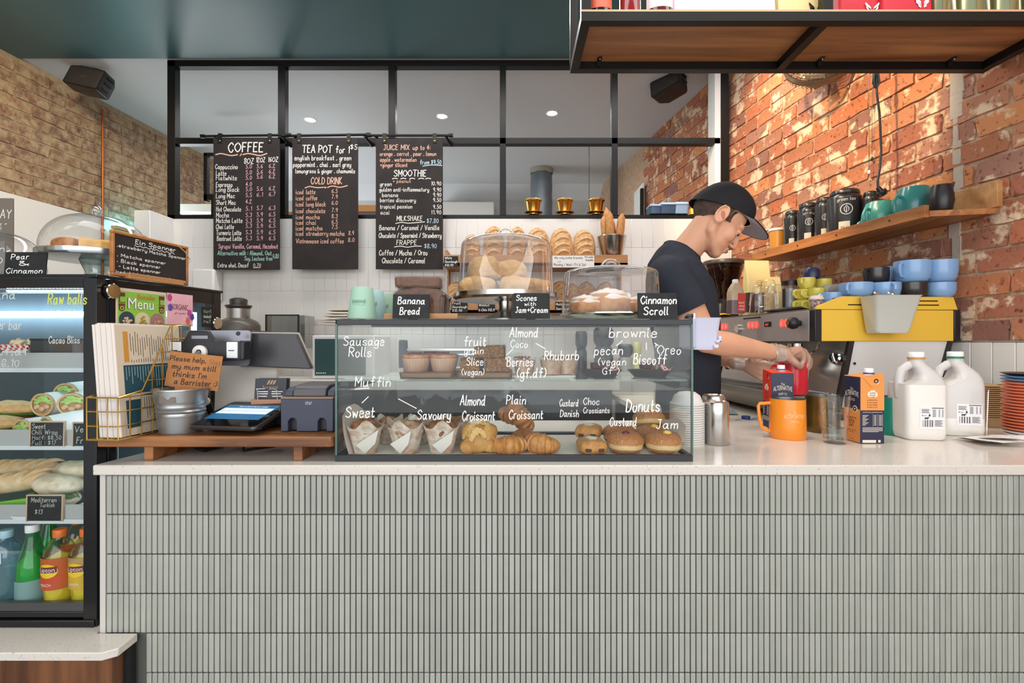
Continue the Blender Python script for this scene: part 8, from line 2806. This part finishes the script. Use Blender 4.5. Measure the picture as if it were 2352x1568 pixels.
# shirt
g=G()
secs=[(930,1577,.118,.148,2.035),(870,1579,.117,.146,2.03),(800,1576,.120,.150,2.01),(740,1570,.124,.165,1.98),(685,1562,.123,.175,1.975),(645,1556,.112,.180,1.97),(612,1550,.094,.165,1.965),(590,1556,.074,.120,1.965),(576,1563,.056,.082,1.96)]
rings=[]
for py,px,rx,ry,d in secs:
 c=Q(px,py,d)
 kz2={645: .010,612: .022,590: .034,576: .037}.get(py,0)
 rings.append([c+Vector((0,0,-kz2*math.cos(2*PI*i/28)))+Vector((rx*math.copysign(abs(math.cos(a))**.85,math.cos(a)),ry*math.copysign(abs(math.sin(a))**.85,math.sin(a)),0)) for i,a in [(i,2*PI*i/28) for i in range(28)]])
g.loft(rings)
for s0,e0,k in ((sh,el,1),(shl,ell_,1)):
 c=s0.lerp(e0,.30)
 chain(g,[s0+Vector((-.004,(Q(1556,600,1.97)-s0).y*.35,.012)),s0,c],[.070,.0655,.0665],18)
# round off the lower end of each sleeve with a straight hem
o=fuse(ob('t_shirt',g,shirt,PT),.006,8)
for s0,e0 in ((sh,el),(shl,ell_)):
 ax=(e0-s0).normalized().to_track_quat('Z','Y').to_matrix().to_4x4()
 c=s0.lerp(e0,.30)
 ob('sleeve_hem',G().lathe([(.056,.058),(.0665,.060),(.0680,.056),(.0675,.03),(.0665,-.02)],32,m=Matrix.Translation(c) @ ax),shirt,PT,ang=60)
nk=Q(1556,577,1.955)
ob('collar',G().tube([Q(1566,579,1.96)+Vector((.061*math.cos(a),.074*math.sin(a),-.036*math.cos(a))) for a in [i*2*PI/32 for i in range(32)]],.0075,8,closed=True,flat=1.3),shirt,PT)
# cap
def capr(f,a):
 ca,sa=math.cos(a),math.sin(a)
 r0=(.108*ca-.006,.0845*sa)
 zb_=.012+.040*ca
 q=math.cos(f*PI/2)
 z=zb_+(.124-zb_)*math.sin(f*PI/2)
 return H(r0[0]*q**.72-.004,r0[1]*q**.72,z)
g=G()
g.loft([[capr(k/9,2*PI*i/36) for i in range(36)] for k in range(10)],caps=False)
capm=M('cap_black',(36,35,38),.85,spec=.25,bump=(260,.15))
c_=ob('cap',g,capm,PT,ang=70)
ob('cap_button',G().ell(H(-.004,0,.124),.007,10,6),capm,c_)
def vis(u,v,dz):
 y=-.074+.148*u
 e=math.sqrt(max(0,1-(y/.080)**2))
 x0=-.006+.104*math.sqrt(max(.05,1-(y/.0845)**2))
 x=x0+v*.078*(.25+.75*e)
 return H(x,y,.046+.012*v-2.6*y*y+dz)
g=G().grid(lambda u,v: vis(u,v,.0022),16,8)
ob('visor_top',g,capm,c_,ang=70)
ob('visor_under',G().grid(lambda u,v: vis(u,v,-.0006),16,8),M('visor_grey',(168,168,178),.8),c_,ang=70)
ob('visor_edge',G().tube([vis(i/16,1,.0008) for i in range(17)],.0022,6),capm,c_)
# hair under the cap: nape, sides and sideburns
hairm=M('hair_dark',(50,38,32),.8,var=((88,66,54),60,.2),bump=(160,.5))
g=G()
def hr(u,v):
 a=PI*(.42+1.16*u)
 z0=.012+.040*math.cos(a)+.012
 z1=-.072+.060*abs(2*u-1)**1.5
 z=z0+(z1-z0)*v
 rz_=math.sqrt(max(.05,1-((z-.025)/.094)**2)) if z<.025 else 1
 return H((.1005*math.cos(a))*rz_-.012,.0775*math.sin(a)*rz_,z)
g.grid(hr,30,8)
ob('hair',g,hairm,PT,ang=70)
for s_ in (-1,1):
 ob('sideburn',G().grid(lambda u,v: H(.016+.022*u-.006*v,s_*(.0745-.012*u-.004*v),.020-.045*v+.010*u),4,5),hairm,PT)
 ob('eyebrow',G().tube([H(.086-.004*i-.0012*i*i,s_*(.016+.010*i),.010+.004*math.sin(i)) for i in range(4)],[.002,.0034,.003,.0015],6),hairm,PT)
 e_=ob('eye',G().ell(H(.078,s_*.030,-.010),.0100*HS,14,10),M('eye_white',(228,218,212),.3),PT)
 ob('iris',G().ell(H(.0850,s_*.0325,-.0145),.0040*HS,10,8),M('iris_dark',(40,26,22),.2),e_)
 ob('eyelid',G().ell(H(.0795,s_*.0302,-.0075),(.0118*HS,.0125*HS,.0108*HS),14,10),skin,e_)
 ob('lashes',G().tube([H(.090,s_*.020,-.0135),H(.0905,s_*.030,-.0150),H(.083,s_*.041,-.0135)],.0012,6),hairm,e_)
 ob('ear_hollow',G().ell(H(-.006,s_*.0795,-.022),(.009*HS,.003,.016*HS),12,8),M('skin_shadow',(186,116,94),.6),PT)
 ob('nostril',G().ell(H(.107,s_*.008,-.0565),(.0045,.003,.0025),8,6),M('skin_dark',(92,44,38),.7),PT)
ob('lips',G().tube([H(.0985,-.020,-.0745),H(.1045,-.010,-.0745),H(.1055,0,-.0745),H(.1045,.010,-.0745),H(.0985,.020,-.0745)],[.0012,.0022,.0024,.0022,.0012],8),M('lips',(176,104,92),.5),PT)
# trousers and shoes, behind the counter
trm=M('trousers_black',(30,30,34),.85)
g=G()
hp=Q(1577,925,2.05)
chain(g,[hp+Vector((0,-.045,.02)),hp+Vector((0,.045,.02))],[.104,.104],16)
for s_ in (-1,1):
 k0=hp+Vector((.0,s_*.075,-.03))
 kz_=Vector((k0.x+.01,s_*.09+.03,.52))
 az=Vector((k0.x-.01,s_*.09+.03,.09))
 chain(g,[k0,kz_,az],[.080,.062,.052],14)
 ob('shoe',G().ell((k0.x+.05,s_*.09,.045),(.135,.048,.045),18,10).bx(k0.x-.08,k0.x+.18,s_*.09-.042,s_*.09+.042,0.001,.02),M('shoe_black',(26,26,28),.5),PT,ang=60)
fuse(ob('trousers',g,trm,PT),.008,5)
# red jug held in the gloved hands, standing on the drip tray
redm=M('jug_red',(222,26,50),.28,coat=.2)
t=jug('glossy red milk jug held in both gloved hands',(PIT.x,1.95,PZ),pr_,.126,redm,R(10),False)
ob('spout',G().loft([[Vector((pr_*.94,-.016,.122)),Vector((pr_*.94,.016,.122)),Vector((pr_*.97,.012,.085)),Vector((pr_*.97,-.012,.085))],[Vector((pr_*1.30,-.004,.130)),Vector((pr_*1.30,.004,.130)),Vector((pr_*1.03,.006,.085)),Vector((pr_*1.03,-.006,.085))]]),redm,t,bevel=.002)
